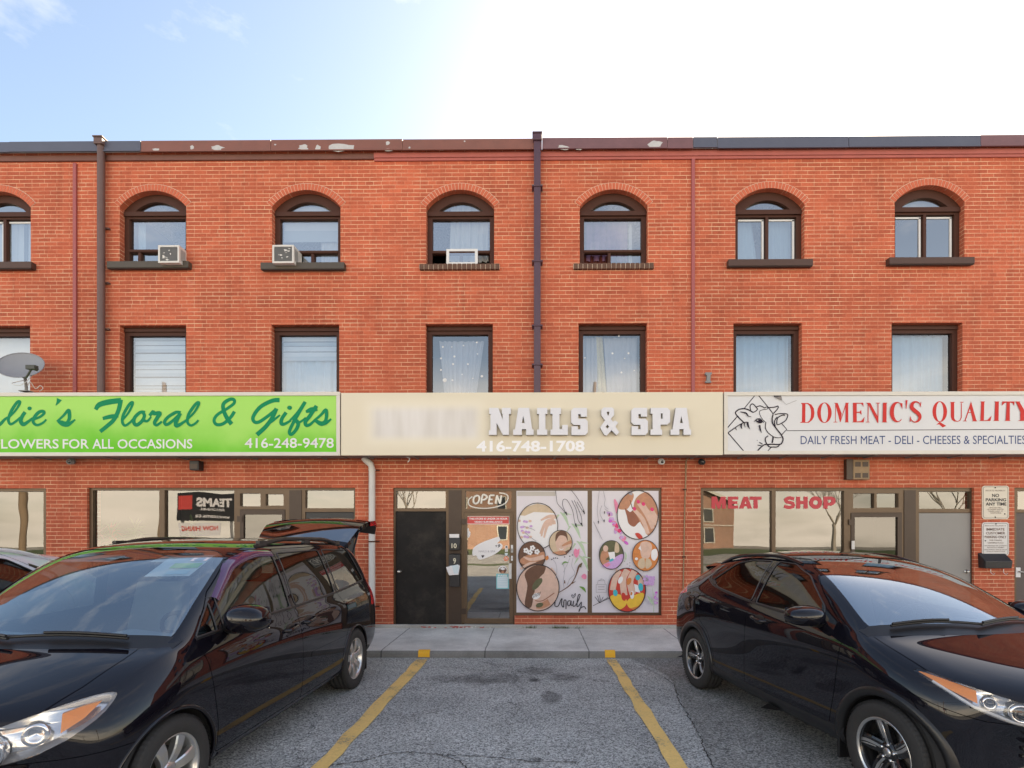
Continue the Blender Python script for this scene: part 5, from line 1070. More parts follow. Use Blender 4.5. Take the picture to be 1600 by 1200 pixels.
# --- butcher
SWN = thing('shop_sign', 'white butcher shop sign with a cow head drawing and red serif letters', 'sign', at(1400, 709, SF))
cabinet(SWN, 1131.5, 1690, 611, 710, M_SFRAME, M_FACEW)
L = Layer(SF + .019)
c4 = lambda pts: cpoly(pts, 1130, 608, 11.43)
W_ = 1.5
for p, w, s_ in [([(580, 95), (380, 340)], 1.3, 0), ([(250, 490), (55, 715), (60, 750), (365, 1105)], 1.5, 0), ([(615, 95), (800, 320), (890, 440)], 1.4, 0), ([(1040, 610), (1135, 720), (1045, 815)], 1.3, 0), ([(855, 1040), (795, 1105)], 1.3, 0),
    ([(530, 415), (450, 370), (370, 350), (280, 365), (218, 420), (260, 490), (370, 600)], 1.9, 1), ([(490, 380), (478, 310), (505, 268), (545, 275), (590, 330), (610, 360), (570, 400), (530, 415)], 1.5, 1),
    ([(590, 320), (650, 300), (700, 315), (740, 335), (770, 318)], 1.5, 1), ([(770, 318), (798, 335), (780, 358), (700, 370), (650, 395), (650, 450), (700, 540), (760, 595)], .9, 1), ([(760, 595), (752, 690), (800, 780), (890, 850)], 1.3, 1), ([(890, 850), (885, 905), (870, 960)], 2.2, 1),
    ([(800, 330), (900, 325), (975, 305), (968, 355), (890, 440)], 1.5, 1), ([(920, 455), (1000, 440), (1110, 440), (1150, 465), (1120, 550), (1040, 610), (960, 630), (975, 510), (1090, 455)], 1.5, 1), ([(1000, 490), (1060, 465), (1100, 470)], 1.6, 1),
    ([(890, 450), (870, 540), (885, 620), (950, 710), (1035, 820), (1065, 890), (1040, 970), (980, 990), (880, 985), (790, 990)], 1.9, 1), ([(960, 500), (912, 580), (930, 670)], 1.6, 1), ([(890, 850), (960, 870), (1035, 865)], 1.1, 1),
    ([(800, 835), (755, 870), (750, 920), (780, 985), (820, 1030), (900, 1035), (970, 1030), (1010, 980)], 1.6, 1), ([(780, 985), (720, 1000), (660, 1050), (610, 1105)], 1.8, 1), ([(640, 950), (700, 985)], 1.2, 0), ([(610, 1000), (680, 1010)], 1.2, 0),
    ([(555, 578), (600, 535), (660, 535), (718, 600)], 1.2, 1), ([(300, 408), (400, 430), (440, 480), (500, 500)], [.8, 2.4, 1.6, .6], 1), ([(90, 775), (210, 690), (340, 610), (430, 590)], 1.4, 1), ([(320, 620), (318, 680), (333, 715)], [3, 2, .6], 1), ([(375, 600), (375, 640), (390, 685)], [2, 1.4, .5], 1), ([(430, 590), (440, 660), (472, 715)], [3, 2.4, .5], 1), ([(210, 690), (235, 735)], 1, 0), ([(645, 645), (655, 720), (682, 785)], [2.6, 2.2, .5], 1)]:
    L.line(c4(p), w, M_LETBK, bool(s_))
L.disc(*c4([(640, 577)])[0], 5.0, 2.9, M_LETBK, 18, .25); L.disc(*c4([(610, 560)])[0], .9, .7, M_FACEW, 8); L.disc(*c4([(600, 918)])[0], .6, .6, M_LETBK, 8)
L.poly(c4([(885, 112), (1020, 92), (1048, 212), (930, 155)]), M_UNDER); L.poly(c4([(890, 112), (1022, 100), (1028, 135), (905, 140)]), M_LETBK)
L.line(c4([(1048, 212), (1118, 280), (1300, 205)]), .5, M_UNDER, False)
L.build('cow_drawing', None, None, 0, 0, parent=SWN)
L = Layer(SF + .019)
c5 = lambda pts: cpoly(pts, 1240, 608, 8.889); c6 = lambda pts: cpoly(pts, 1420, 608, 8.889)
def crescent(f, cx, cy, rx, ry, ix, iy, irx, iry, a0, a1, n=26):
    o_ = [(cx + rx * math.cos(R(a0 + (a1 - a0) * k / n)), cy + ry * math.sin(R(a0 + (a1 - a0) * k / n))) for k in range(n + 1)]
    i_ = [(ix + irx * math.cos(R(a0 + (a1 - a0) * k / n)), iy + iry * math.sin(R(a0 + (a1 - a0) * k / n))) for k in range(n + 1)]
    L.poly(f(o_ + i_[::-1]), M_LETR)
def ell(cx, cy, rx, ry, n=28): return [(cx + rx * math.cos(2 * math.pi * k / n), cy + ry * math.sin(2 * math.pi * k / n)) for k in range(n)]
L.poly(c5([(105, 192), (200, 192), (248, 215), (280, 265), (290, 330), (282, 390), (258, 430), (210, 468), (92, 468), (92, 460), (115, 452), (118, 210), (105, 204)]), M_LETR, holes=[c5([(165, 204), (196, 208), (222, 235), (240, 290), (242, 340), (236, 395), (220, 435), (192, 458), (162, 458)])])
L.poly(c5(ell(428, 328, 100, 142)), M_LETR, holes=[c5(ell(428, 328, 50, 133))])
for P_ in ([(575, 192), (612, 192), (668, 340), (650, 458), (643, 458)], [(578, 215), (588, 215), (583, 456), (575, 456)], [(550, 462), (610, 462), (605, 454), (556, 454)], [(556, 192), (612, 192), (605, 200), (570, 200)], [(643, 455), (652, 455), (735, 200), (722, 200)], [(718, 190), (770, 190), (757, 205), (757, 452), (770, 462), (705, 462), (718, 452)],
    [(822, 190), (875, 190), (875, 462), (810, 462), (825, 452)], [(875, 190), (965, 190), (970, 250), (955, 222), (930, 202), (875, 202)], [(875, 315), (915, 315), (937, 288), (942, 360), (915, 330), (875, 330)], [(875, 450), (935, 445), (985, 385), (970, 462), (875, 462)],
    [(1028, 215), (1040, 215), (1035, 456), (1025, 456)], [(998, 462), (1055, 462), (1048, 454), (1005, 454)], [(1005, 192), (1062, 192), (1166, 385), (1172, 472), (1160, 466), (1040, 225)], [(1163, 200), (1175, 200), (1174, 470), (1163, 440)], [(1135, 191), (1200, 191), (1190, 200), (1145, 200)],
    [(1235, 190), (1298, 190), (1288, 202), (1285, 450), (1297, 462), (1218, 462), (1232, 450), (1238, 202)], [(1470, 196), (1508, 198), (1504, 285), (1494, 250), (1478, 222)], [(1550, 155), (1578, 155), (1562, 275), (1555, 275)]): L.poly(c5(P_), M_LETR)
crescent(c5, 1430, 320, 98, 142, 1448, 320, 60, 127, 48, 318)
L.line(c6([(158, 232), (130, 190), (85, 178), (45, 205), (35, 255), (75, 300), (130, 345), (148, 395), (120, 445), (70, 458), (30, 430), (14, 395)]), [.8, 1.6, 2.6, 4.8, 6, 6.2, 6, 5, 3.2, 1.6, 1.4, .8], M_LETR)
L.poly(c6([(158, 178), (166, 178), (160, 260), (148, 230)]), M_LETR); L.poly(c6([(14, 370), (26, 405), (20, 455), (8, 455)]), M_LETR)
L.build('red_lettering', None, None, 0, 0, parent=SWN); L = Layer(SF + .019)
L.poly(c6(ell(430, 313, 102, 145)), M_LETR, holes=[c6(ell(430, 313, 50, 135))])
for P_ in ([(430, 455), (520, 510), (470, 533), (420, 490), (380, 495)], [(570, 178), (645, 178), (630, 190), (630, 400), (645, 432), (680, 445), (680, 453), (632, 450), (595, 425), (582, 380), (582, 190)], [(735, 195), (735, 395), (712, 440), (680, 453), (680, 445), (705, 430), (722, 395), (724, 195)], [(706, 178), (762, 178), (750, 188), (718, 188)],
    [(862, 172), (872, 200), (786, 440), (772, 440)], [(862, 170), (935, 430), (950, 447), (872, 447), (888, 438), (842, 245)], [(815, 320), (880, 320), (880, 330), (812, 330)], [(745, 447), (806, 447), (798, 439), (756, 439)], [(990, 172), (1060, 172), (1046, 184), (1040, 433), (1090, 430), (1147, 370), (1130, 442), (976, 442), (992, 432), (1002, 184)],
    [(1183, 172), (1258, 172), (1247, 184), (1243, 432), (1255, 442), (1168, 442), (1187, 432), (1196, 184)], [(1295, 172), (1465, 172), (1460, 235), (1438, 196), (1400, 184), (1355, 184), (1325, 196), (1288, 230)], [(1355, 184), (1400, 184), (1398, 432), (1412, 442), (1322, 442), (1342, 432)],
    [(1465, 172), (1545, 172), (1535, 182), (1604, 300), (1600, 330), (1550, 330), (1484, 182)], [(1545, 325), (1602, 325), (1600, 432), (1614, 442), (1508, 442), (1543, 432)], [(1595, 318), (1604, 330), (1672, 182), (1660, 182)], [(1640, 172), (1695, 172), (1686, 182), (1650, 182)]): L.poly(c6(P_), M_LETR)
L.build('red_lettering', None, None, 0, 0, parent=SWN)
L = Layer(SF + .019)
L.line([(1229, 673), (1400, 672), (1683, 670.5)], 1.0, M_LETBK, False)
L.text('DAILY FRESH MEAT - DELI - CHEESES & SPECIALTIES', 1251, 680.5, 1603, 694.2, M_LETB, 0.0)
L.build('blue_lettering', None, None, 0, 0, parent=SWN)

# ------------------------------------------------------------------ fittings on the facade
def aircon(label, u0, u1, v0, v1, right):
    y0 = WY - .19; a = at(u0, v1, y0); b = at(u1, v0, y0); r = thing('air_conditioner', label, 'air conditioner', ((a.x + b.x) / 2, y0, a.z), 'window air conditioners')
    w = .018; mb = MB(); mb.prism(rc(a.x, a.z, b.x, b.z), y0, WY + .14, M_OFFW, [rc(a.x + .03, a.z + .03, b.x - .03, b.z - .03)]); mb.build('casing', r, bevel=.004)
    g = MB(); g.flat(rc(a.x + .03, a.z + .03, b.x - .03, b.z - .03), y0 + .02, M_FIN)
    n = 26
    for k in range(n):
        z = a.z + .035 + (b.z - a.z - .07) * k / n; g.box(a.x + .031, b.x - .031, y0 + .006, y0 + .018, z, z + .004, M_GREY)
    rg = random.Random(u0)
    for k in range(9): g.flat(blob(rg.uniform(a.x + .05, b.x - .08), rg.uniform(a.z + .05, b.z - .06), rg.uniform(.008, .03), rg.uniform(.005, .014), 9, .5, rg), y0 + .004 - k * .0003, M_OFFW)
    g.build('grille', r)
    s_ = MB(); x = b.x + .001
    for k in range(6): s_.box(b.x, b.x + .003, y0 + .04 + .022 * k, y0 + .05 + .022 * k, a.z + .06, b.z - .05, M_GREY)
    s_.build('side_vent', r)
M_FIN = mat('condenser_fins', (.13, .13, .14), .6, var=.4, scale=14)
aircon('boxy white air conditioner at the right of an arched window', 247, 280, 383, 410.5, True)
aircon('boxy white air conditioner at the left of an arched window', 425.5, 459, 382.5, 411, False)
r = thing('window_insert', 'white framed pane propped in the open lower sash of an arched window', 'window insert', at(722, 413, WY + .09))
a = at(697.5, 413.5, WY + .09); b = at(746.5, 389, WY + .09); h = rc(a.x + .05, a.z + .04, b.x - .05, b.z - .04)
mb = MB(); mb.prism(rc(a.x, a.z, b.x, b.z), WY + .085, WY + .112, M_WHITE, [h]); mb.build('frame', r, bevel=.004); mb = MB(); mb.flat(h, WY + .10, M_GLASSU); mb.build('pane', r)

# satellite dish on the florist's sign
DP = at(41, 612, SF + .12)
r = thing('satellite_dish', 'grey satellite dish standing on the green florist sign', 'satellite dish', DP)
M_DISH = mat('dish_grey', (.26, .27, .29), .5, var=.12, scale=5); M_DARKG = mat('dark_feed', (.05, .055, .045), .5)
cen = at(33, 572, SF - .02); nrm = Vector((.30, -1, .62)).normalized()
q = nrm.cross(Vector((0, 0, 1))).normalized(); e = q.cross(nrm).normalized(); mb = MB(); vs = []; fs = []; n = 40
for j in range(9):
    for k in range(n):
        t = 2 * math.pi * k / n; rr = j / 8; vs.append(cen + q * (.325 * rr * math.cos(t)) + e * (.285 * rr * math.sin(t)) + nrm * (.075 * rr * rr - .05))
fs = [(j * n + k, j * n + (k + 1) % n, (j + 1) * n + (k + 1) % n, (j + 1) * n + k) for j in range(8) for k in range(n)]; mb.add(vs, fs, M_DISH, True)
mb.tube([vs[8 * n + k] for k in range(n)], .008, M_DISH, 6, closed=True); o = mb.build('reflector', r)
mb = MB(); fd = at(49, 574, SF - .35)
mb.tube([at(37, 590, SF - .06), at(41, 590, SF - .2), fd - Vector((0, 0, .03))], .016, M_DARKG, 8); mb.build('feed_arm', r)
mb = MB(); mb.box(fd.x - .075, fd.x + .075, fd.y - .03, fd.y + .05, fd.z - .035, fd.z + .035, M_DARKG); mb.lathe([(.03, 0), (.035, .05), (.001, .052)], fd + Vector((0, .05, 0)), (0, 1, 0), M_DARKG, 12); mb.build('feed_horn', r, bevel=.008)
mb = MB(); mb.tube([cen - nrm * .06, cen - nrm * .12 - Vector((0, 0, .1)), DP + Vector((0, 0, .08)), DP], .022, M_GREY, 10); mb.box(DP.x - .08, DP.x + .08, DP.y - .06, DP.y + .06, DP.z, DP.z + .012, M_GREY); mb.build('mast', r)
mb = MB(); mb.tube(spline([DP + Vector((.02, 0, .1)), DP + Vector((.09, -.02, .16)), DP + Vector((.16, 0, .05)), DP + Vector((.22, .02, .11)), DP + Vector((.27, .02, .06)), DP + Vector((.2, .03, .015))], 6), .006, M_OFFW, 6); mb.tube(spline([cen + q * -.2 - e * .2, cen - e * .42 + q * -.12, cen - e * .40 + q * .02, DP + Vector((0, 0, .2))], 6), .005, M_OFFW, 6); mb.build('cable', r)

# cameras and lights under the signs
def dome_cam(label, u, v, mt, lens):
    y = WY - .09; p = at(u, v, y); r = thing('security_camera', label, 'security camera', (p.x, WY, p.z))
    mb = MB(); mb.lathe([(.001, 0), (.05, 0), (.055, -.03), (.05, -.06), (.001, -.06)][::-1], (p.x, WY - .06, p.z + .0), (0, 1, 0), mt, 20); mb.build('base', r)
    mb = MB(); d = Vector((.1, -1, -.25)).normalized(); mb.ball(p, .048, mt, 18, 12); mb.lathe([(.045, 0), (.045, .07), (.036, .074), (.034, .06), (.001, .06)], p, d, mt, 20); mb.build('housing', r)
    mb = MB(); mb.lathe([(.026, .063), (.02, .068), (.001, .07)], p, d, lens, 16); mb.build('lens', r)
M_LENS = mat('black_lens', (.01, .01, .012), .08, coat=1)
dome_cam('small grey security camera under the green florist sign', 112, 721, M_GREY, M_LENS)
dome_cam('small white security camera under the right end of the beige sign', 1033, 721, M_WHITE, M_LENS)
dome_cam('small black security camera under the left end of the white sign', 1096, 721.5, M_BLACK, M_LENS)
r = thing('wall_light', 'black box shaped wall light under the green florist sign', 'light', at(303, 735, WY))
a = at(296, 734.5, WY - .14); b = at(311, 719.5, WY - .14)
mb = MB(); mb.box(a.x, b.x, WY - .15, WY, a.z, b.z, M_BLACK); mb.build('housing', r, bevel=.012); mb = MB(); mb.box(a.x + .02, b.x - .02, WY - .154, WY - .1505, a.z + .02, b.z - .06, M_BRONZED); mb.build('lens', r)
r = thing('wall_vent', 'weathered tan wall louver with four openings under the white sign', 'vent', at(1344, 750, WY))
M_TAN = mat('weathered_tan_metal', (.30, .20, .11), .6, var=.35, scale=12, dirt=.3)
a = at(1333.5, 749, WY - .10); b = at(1359, 718, WY - .10); mb = MB(); mb.box(a.x, b.x, WY - .10, WY, a.z, b.z, M_TAN); mb.build('housing', r, bevel=.008)
mb = MB(); w = (b.x - a.x); h_ = (b.z - a.z)
for i in (0, 1):
    for j in (0, 1): mb.box(a.x + w * (.1 + .46 * i), a.x + w * (.44 + .46 * i), WY - .104, WY - .1005, a.z + h_ * (.08 + .56 * j), a.z + h_ * (.32 + .56 * j), M_BRONZED)
mb.build('opening', r)
mb = MB(); mb.box(a.x - .11, a.x - .002, WY - .09, WY, a.z - .0, b.z + .01, M_BRONZED); mb.build('side_box', r)
# numeral shaped bracket
mb = MB(); p = at(1105.5, 597, WY)
f = lambda u, v: (at(u, v).x, at(u, v).z)
mb.prism([f(1101, 599), (f(1110, 599)), f(1110, 596.5), f(1108.5, 596), f(1109, 587), f(1111, 585.5), f(1111, 583), f(1101, 583), f(1101, 586), f(1103.5, 588), f(1103, 596), f(1101, 596.5)], WY - .05, WY, M_GREY)
tag(mb.build('wall_bracket', origin=p, bevel=.004), 'small silver bracket on the brick right of a pink strip, above the beige sign', 'bracket')
# cable down the wall between the salon and the butcher
mb = MB(); pts = [(1077, 714), (1072, 722), (1071.5, 750), (1070.5, 775), (1069.5, 815), (1068.5, 870), (1067.5, 920), (1066, 968)]
mb.tube(spline([at(u, v, WY - .012) for u, v in pts], 5), .011, M_TAN, 8)
for v in (765, 870): p = at(1070 if v < 800 else 1068.4, v, WY - .012); mb.box(p.x - .03, p.x + .03, WY - .026, WY - .0, p.z - .01, p.z + .01, M_BROWN)
tag(mb.build('wall_cable', origin=at(1068, 968)), 'thin tan cable running down the brick pier left of the butcher shop', 'cable')
mb = MB(); mb.tube(spline([at(634, 713, WY - .2), at(637, 715, WY - .2), at(640, 716, WY - .2), at(639, 720, WY - .2), at(637, 722, WY - .2)], 5), .009, M_WHITE, 6)
tag(mb.build('loose_wire', origin=at(637, 714, WY - .2)), 'short loose white wire end hanging under the beige sign', 'wire')
# letter boxes on the pilaster strip
def letterbox(label, u0, u1, v0, v1, num, nv, vm):
    y = SY0 - .013; r = thing('letterbox', label, 'letterbox', at((u0 + u1) / 2, v1, y), 'black letterboxes between the salon doors')
    a = at(u0, v1, y - .1); b = at(u1, v0, y - .1); mb = MB(); mb.box(a.x, b.x, y - .10, y, a.z, b.z, M_BLACK); mb.build('box', r, bevel=.006)
    mb = MB(); c = at(u0, vm, y - .1); mb.add([(a.x - .008, y - .118, c.z), (b.x + .008, y - .118, c.z), (b.x + .008, y - .101, b.z + .005), (a.x - .008, y - .101, b.z + .005), (b.x + .008, y, b.z + .02), (a.x - .008, y, b.z + .02)], [(0, 1, 2, 3), (3, 2, 4, 5)], M_BLACK); mb.build('lid', r)
    if num:
        L = Layer(y - .119); L.text(num, nv[0], nv[1], nv[2], nv[3], M_LETN, .02); o = L.mb.build('number', r)
M_LETN = mat('number_sticker', (.72, .66, .50), .5)
letterbox('black letterbox numbered 10 beside the glazed salon door', 702.5, 718, 841, 859.5, '10', (705.5, 849, 713.5, 856.5), 852)
letterbox('black letterbox numbered 9 stuffed with envelopes', 702.5, 718, 867, 917, '9', (708, 872, 712.5, 881), 884)
def sheets(name, label, polys, y, cat):
    mb = MB()
    for i, p in enumerate(polys): mb.prism([(at(u, v, y).x, at(u, v, y).z) for u, v in p][::-1], y - .004 * (i + 1), y - .004 * i - .001, I_W if i % 2 == 0 else I_BLUE, back=True)
    u, v = polys[0][0]; tag(mb.build(name, origin=at(u, v, y)), label, cat)
sheets('envelope', 'white envelopes sticking out of the letterbox numbered 9', [[(697, 886), (715, 882), (718.5, 884), (716.5, 898), (702, 899), (699, 893)], [(703, 884), (717, 882.5), (716, 896), (704, 897)], [(698, 888), (706, 884), (710, 898), (702, 898.5)]], SY0 - .135, 'envelopes')
sheets('flyer', 'folded white flyer tucked on top of the letterbox numbered 10', [[(702, 834.5), (717.5, 834.5), (717.5, 840.5), (702.5, 840.5)]], SY0 - .08, 'flyer')
# black letterbox under the parking notices
r = thing('letterbox', 'wide black letterbox with paper hooks under the parking notices', 'letterbox', at(1560, 890, WY))
a = at(1540, 888, WY - .15); b = at(1581, 870, WY - .15); mb = MB()
v = [(a.x, WY, a.z), (b.x, WY, a.z), (b.x, WY - .15, a.z), (a.x, WY - .15, a.z), (a.x - .01, WY - .16, a.z + .12), (b.x + .01, WY - .16, a.z + .12), (b.x + .01, WY, b.z + .06), (a.x - .01, WY, b.z + .06)]
mb.add(v, [(0, 1, 2, 3), (3, 2, 5, 4), (4, 5, 6, 7), (0, 3, 4, 7), (1, 6, 5, 2)], M_BLACK); mb.build('box', r, bevel=.008)
mb = MB()
for u in (1548, 1568): p = at(u, 889, WY - .1); mb.tube([p, p + Vector((0, 0, -.06)), p + Vector((.03, -.02, -.10)), p + Vector((.05, -.03, -.07))], .005, M_STEEL, 6)
mb.build('hook', r)
# parking notices
M_NOT1 = mat('cream_notice', (.64, .58, .48), .35, var=.04, scale=4); M_NOT2 = mat('white_notice', (.62, .60, .58), .35, var=.04, scale=4); M_NTXT = mat('notice_text', (.03, .028, .03), .5)
M_NTXB = mat('notice_text_brown', (.16, .10, .08), .5)
def rrect(u0, v0, u1, v1, r, n=5):
    out = []
    for (cx, cy, a0) in ((u1 - r, v1 - r, 0), (u0 + r, v1 - r, 90), (u0 + r, v0 + r, 180), (u1 - r, v0 + r, 270)):
        for k in range(n + 1): out.append((cx + r * math.cos(R(a0 + 90 * k / n)), cy + r * math.sin(R(a0 + 90 * k / n))))
    return out
def plate(label, v0, v1, mt, lines, bolts, name='parking_sign'):
    y = WY - .014; u0, u1 = 1534.8, 1576.5; r = thing(name, label, 'parking sign', at(1555, v1, WY))
    mb = MB(); f = lambda q_: [(at(a_, b_, y).x, at(a_, b_, y).z) for a_, b_ in q_]
    mb.prism(f(rrect(u0, v0, u1, v1, 4))[::-1], y, WY - .001, mt); mb.build('plate', r)
    L = Layer(y - .0005); q_ = rrect(u0 + 1.7, v0 + 1.7, u1 - 1.7, v1 - 1.7, 3); L.line(q_ + [q_[0]], .55, M_NTXT, False)
    for (t, a_, b_, c_, d_, bold, mm) in lines: L.text(t, a_, b_, c_, d_, mm, bold)
    L.mb.build('lettering', r)
    mb = MB()
    for (u, v) in bolts: p = at(u, v, y - .002); mb.ball(p, .011, M_BLACK, 10, 6)
    mb.build('bolt', r)
plate('cream notice reading no parking any time', 759, 811, M_NOT1, [('PRIVATE PROPERTY', 1540, 765.5, 1571, 767.8, .005, M_NTXB), ('NO', 1550, 771.5, 1561, 776.8, .03, M_NTXT), ('PARKING', 1540, 778.5, 1572, 783.4, .03, M_NTXT), ('ANY TIME', 1540, 785, 1572.3, 790, .03, M_NTXT),
    ('VEHICLES WILL', 1545, 792.2, 1565, 794, .004, M_NTXB), ('BE TAGGED AND OR', 1543, 795, 1568, 796.8, .004, M_NTXB), ('TOWED AWAY AT', 1544, 797.8, 1567, 799.6, .004, M_NTXB), ("OWNER'S EXPENSE", 1547, 800.6, 1564, 802.4, .004, M_NTXB)], [(1555, 762), (1555, 808), (1570, 803)])
plate('white notice for immediate customer parking only', 816, 868, M_NOT2, [('PRIVATE PROPERTY', 1539, 820.5, 1572, 822.5, .005, M_NTXB), ('IMMEDIATE', 1541, 825, 1569.5, 829, .02, M_NTXB), ('CUSTOMER', 1540.5, 831, 1570.5, 835, .02, M_NTXB), ('PARKING ONLY', 1538.5, 837, 1572.5, 841, .02, M_NTXB),
    ('FOR ITALIAN', 1546, 843, 1565, 845.2, .005, M_NTXB), ('GARDENS PLAZA', 1543, 847, 1568, 849.2, .005, M_NTXB), ('NO PARKING OR STOPPING', 1538, 851.8, 1573, 853.4, .003, M_NTXB), ('WITHOUT PERMIT', 1542, 854.6, 1569, 856.2, .003, M_NTXB), ('UNAUTHORIZED VEHICLES WILL BE', 1537.5, 858, 1573, 859.6, .003, M_NTXB), ("TOWED AT OWNER'S EXPENSE", 1541, 860.8, 1570, 862.4, .003, M_NTXB)], [(1556, 818.5), (1555, 866), (1539.5, 845)])
# plants in the florist's window
def plant(label, u, v, tall, mt, mt2, blades, seed, pot):
    y = WY + .32; p = at(u, v, y); rg = random.Random(seed); base = at(u, 900, y); base.z = p.z - tall; r = thing('potted_plant', label, 'plant', base, 'plants in the florist window')
    mb = MB(); mb.lathe([(.001, 0), (.10, 0), (.13, .22), (.115, .22), (.11, .18), (.001, .18)], base, (0, 0, 1), pot, 20); mb.build('pot', r)
    mb = MB(); mb.tube([base + Vector((0, 0, .18)), base + Vector((.01, 0, tall * .8)), p], .012, M_GRASS, 6); mb.build('stem', r)
    mb = MB()
    for k in range(blades):
        a_ = rg.uniform(0, 6.28); el = rg.uniform(-.5, 1.3); ln = rg.uniform(.14, .30); o_ = base + Vector((0, 0, tall * rg.uniform(.45, .98)))
        d = Vector((math.cos(a_) * math.cos(el), .45 * math.sin(a_) * math.cos(el), math.sin(el))); s_ = d.cross(Vector((0, 0, 1))).normalized() * .022
        t_ = o_ + d * ln + Vector((0, 0, -.03)); m_ = o_ + d * ln * .5
        mb.add([o_, m_ + s_, t_, m_ - s_], [(0, 1, 2, 3)], mt if rg.random() < .62 else mt2)
    mb.build('leaves', r)
M_LEAF = mat('deep_green_leaf', (.08, .20, .04), .5, var=.4, scale=20)
M_LEAF2 = mat('pale_green_leaf', (.16, .22, .07), .5, var=.3, scale=20)
plant('spiky green plant with red blooms in the florist window', 174, 824, 1.1, M_LEAF, I_STICK, 90, 4, M_OFFW)
plant('dark green bushy plant in the florist window, right of the red blooms', 211, 820, 1.15, M_LEAF, M_LEAF2, 110, 9, M_BRONZE)
plant('low pink flowering plant in the florist window, left of the red blooms', 155, 828, 1.0, I_PINK, M_LEAF2, 80, 14, M_OFFW)
plant('tall leafy green plant behind the mirrored sign in the florist window', 300, 815, 1.2, M_LEAF2, M_LEAF, 90, 17, M_BRONZE)
# ------------------------------------------------------------------ cars: a smooth body skin, cut into body, doors, hood, bumper and glass
def paint(name, col, fl=0.0):
    m, n, l, b = nt(name); b.inputs['Roughness'].default_value = .5; b.inputs['Coat Weight'].default_value = 1.0; b.inputs['Coat Roughness'].default_value = .012; b.inputs['Specular IOR Level'].default_value = .0; b.inputs['Coat IOR'].default_value = 1.5
    tc = N(n, 'ShaderNodeTexCoord'); nz = N(n, 'ShaderNodeTexNoise', Scale=1.6, Detail=8.0, Roughness=.75); l.new(tc.outputs['Object'], nz.inputs['Vector'])
    sp = N(n, 'ShaderNodeSeparateXYZ'); l.new(tc.outputs['Object'], sp.inputs['Vector'])
    # road dust on the lower panels
    h = N(n, 'ShaderNodeMapRange'); h.inputs['From Min'].default_value = .95; h.inputs['From Max'].default_value = .2; l.new(sp.outputs['Z'], h.inputs['Value'])
    k = N(n, 'ShaderNodeMath', operation='MULTIPLY'); l.new(h.outputs[0], k.inputs[0]); l.new(nz.outputs['Fac'], k.inputs[1])
    r = N(n, 'ShaderNodeMapRange'); r.inputs['From Min'].default_value = .18; r.inputs['From Max'].default_value = .8; r.inputs['To Max'].default_value = .03; l.new(k.outputs[0], r.inputs['Value'])
    mx = N(n, 'ShaderNodeMix', data_type='RGBA'); mx.inputs['A'].default_value = rgba(col); mx.inputs['B'].default_value = (.11, .105, .10, 1); l.new(r.outputs[0], mx.inputs['Factor']); l.new(mx.outputs['Result'], b.inputs['Base Color'])
    cr = N(n, 'ShaderNodeMapRange'); cr.inputs['From Min'].default_value = .1; cr.inputs['To Min'].default_value = .01; cr.inputs['To Max'].default_value = .06; l.new(k.outputs[0], cr.inputs['Value']); l.new(cr.outputs[0], b.inputs['Coat Roughness'])
    return m
C_BLACK = paint('black_car_paint', (.006, .005, .008)); C_NAVY = paint('black_pearl_paint', (.007, .0065, .010)); C_WHITE = paint('white_car_paint', (.70, .70, .72))
C_TRIM = mat('satin_black_trim', (.012, .012, .013), .38, var=.2); C_CLAD = mat('black_cladding', (.012, .012, .013), .32, var=.2, scale=12); C_RUB = mat('tyre_rubber', (.028, .027, .026), .82, var=.25, scale=26, bump=.25)
C_ALLOY = mat('silver_alloy', (.62, .62, .61), .28, metal=.9, var=.08); C_ALLK = mat('black_alloy', (.012, .012, .013), .22, var=.1, coat=.6); C_CHROME = mat('chrome', (.80, .80, .80), .08, metal=1.0, var=.02); C_DISC = mat('brake_disc', (.16, .15, .14), .4, metal=.8, var=.3)
C_WELL = mat('wheel_well', (.012, .012, .012), .9, var=.2)
C_INT = mat('grey_interior', (.30, .30, .30), .8, var=.15); C_INTD = mat('dark_interior', (.035, .035, .038), .8, var=.2); C_DASH = mat('grey_dashboard', (.28, .30, .31), .7, var=.15)
C_WIND = glass('windscreen_glass', .32, (.66, .78, .80), rcol=(.86, .95, 1.0)); C_WIND2 = glass('bright_windscreen_glass', .42, (.66, .78, .80), rcol=(.9, .97, 1.0)); C_SIDE = glass('clear_side_glass', .09, (.26, .30, .28)); C_PRIV = glass('privacy_glass', .10, (.07, .075, .08)); C_LENSG = glass('lamp_lens', .08, (.95, .95, .96))
C_VISOR = mat("smoked_visor", (.075, .022, .085), .12, var=.1, coat=1.0); C_GATEG = glass("liftgate_glass", .30, (.10, .12, .16)); C_PRIV2 = glass("tinted_glass", .10, (.22, .24, .22))
C_SEAL = mat('window_seal_rubber', (.045, .045, .048), .35, var=.1)
C_AMBER = mat('amber_lens', (.85, .26, .02), .18, var=.08, coat=.6); C_REDL = mat('red_lamp_lens', (.75, .012, .02), .15, coat=.8); C_REFL = mat('lamp_reflector', (.72, .72, .72), .16, metal=.85, var=.05); C_REFW = mat('lamp_bezel', (.55, .55, .56), .25, metal=.4, var=.1)

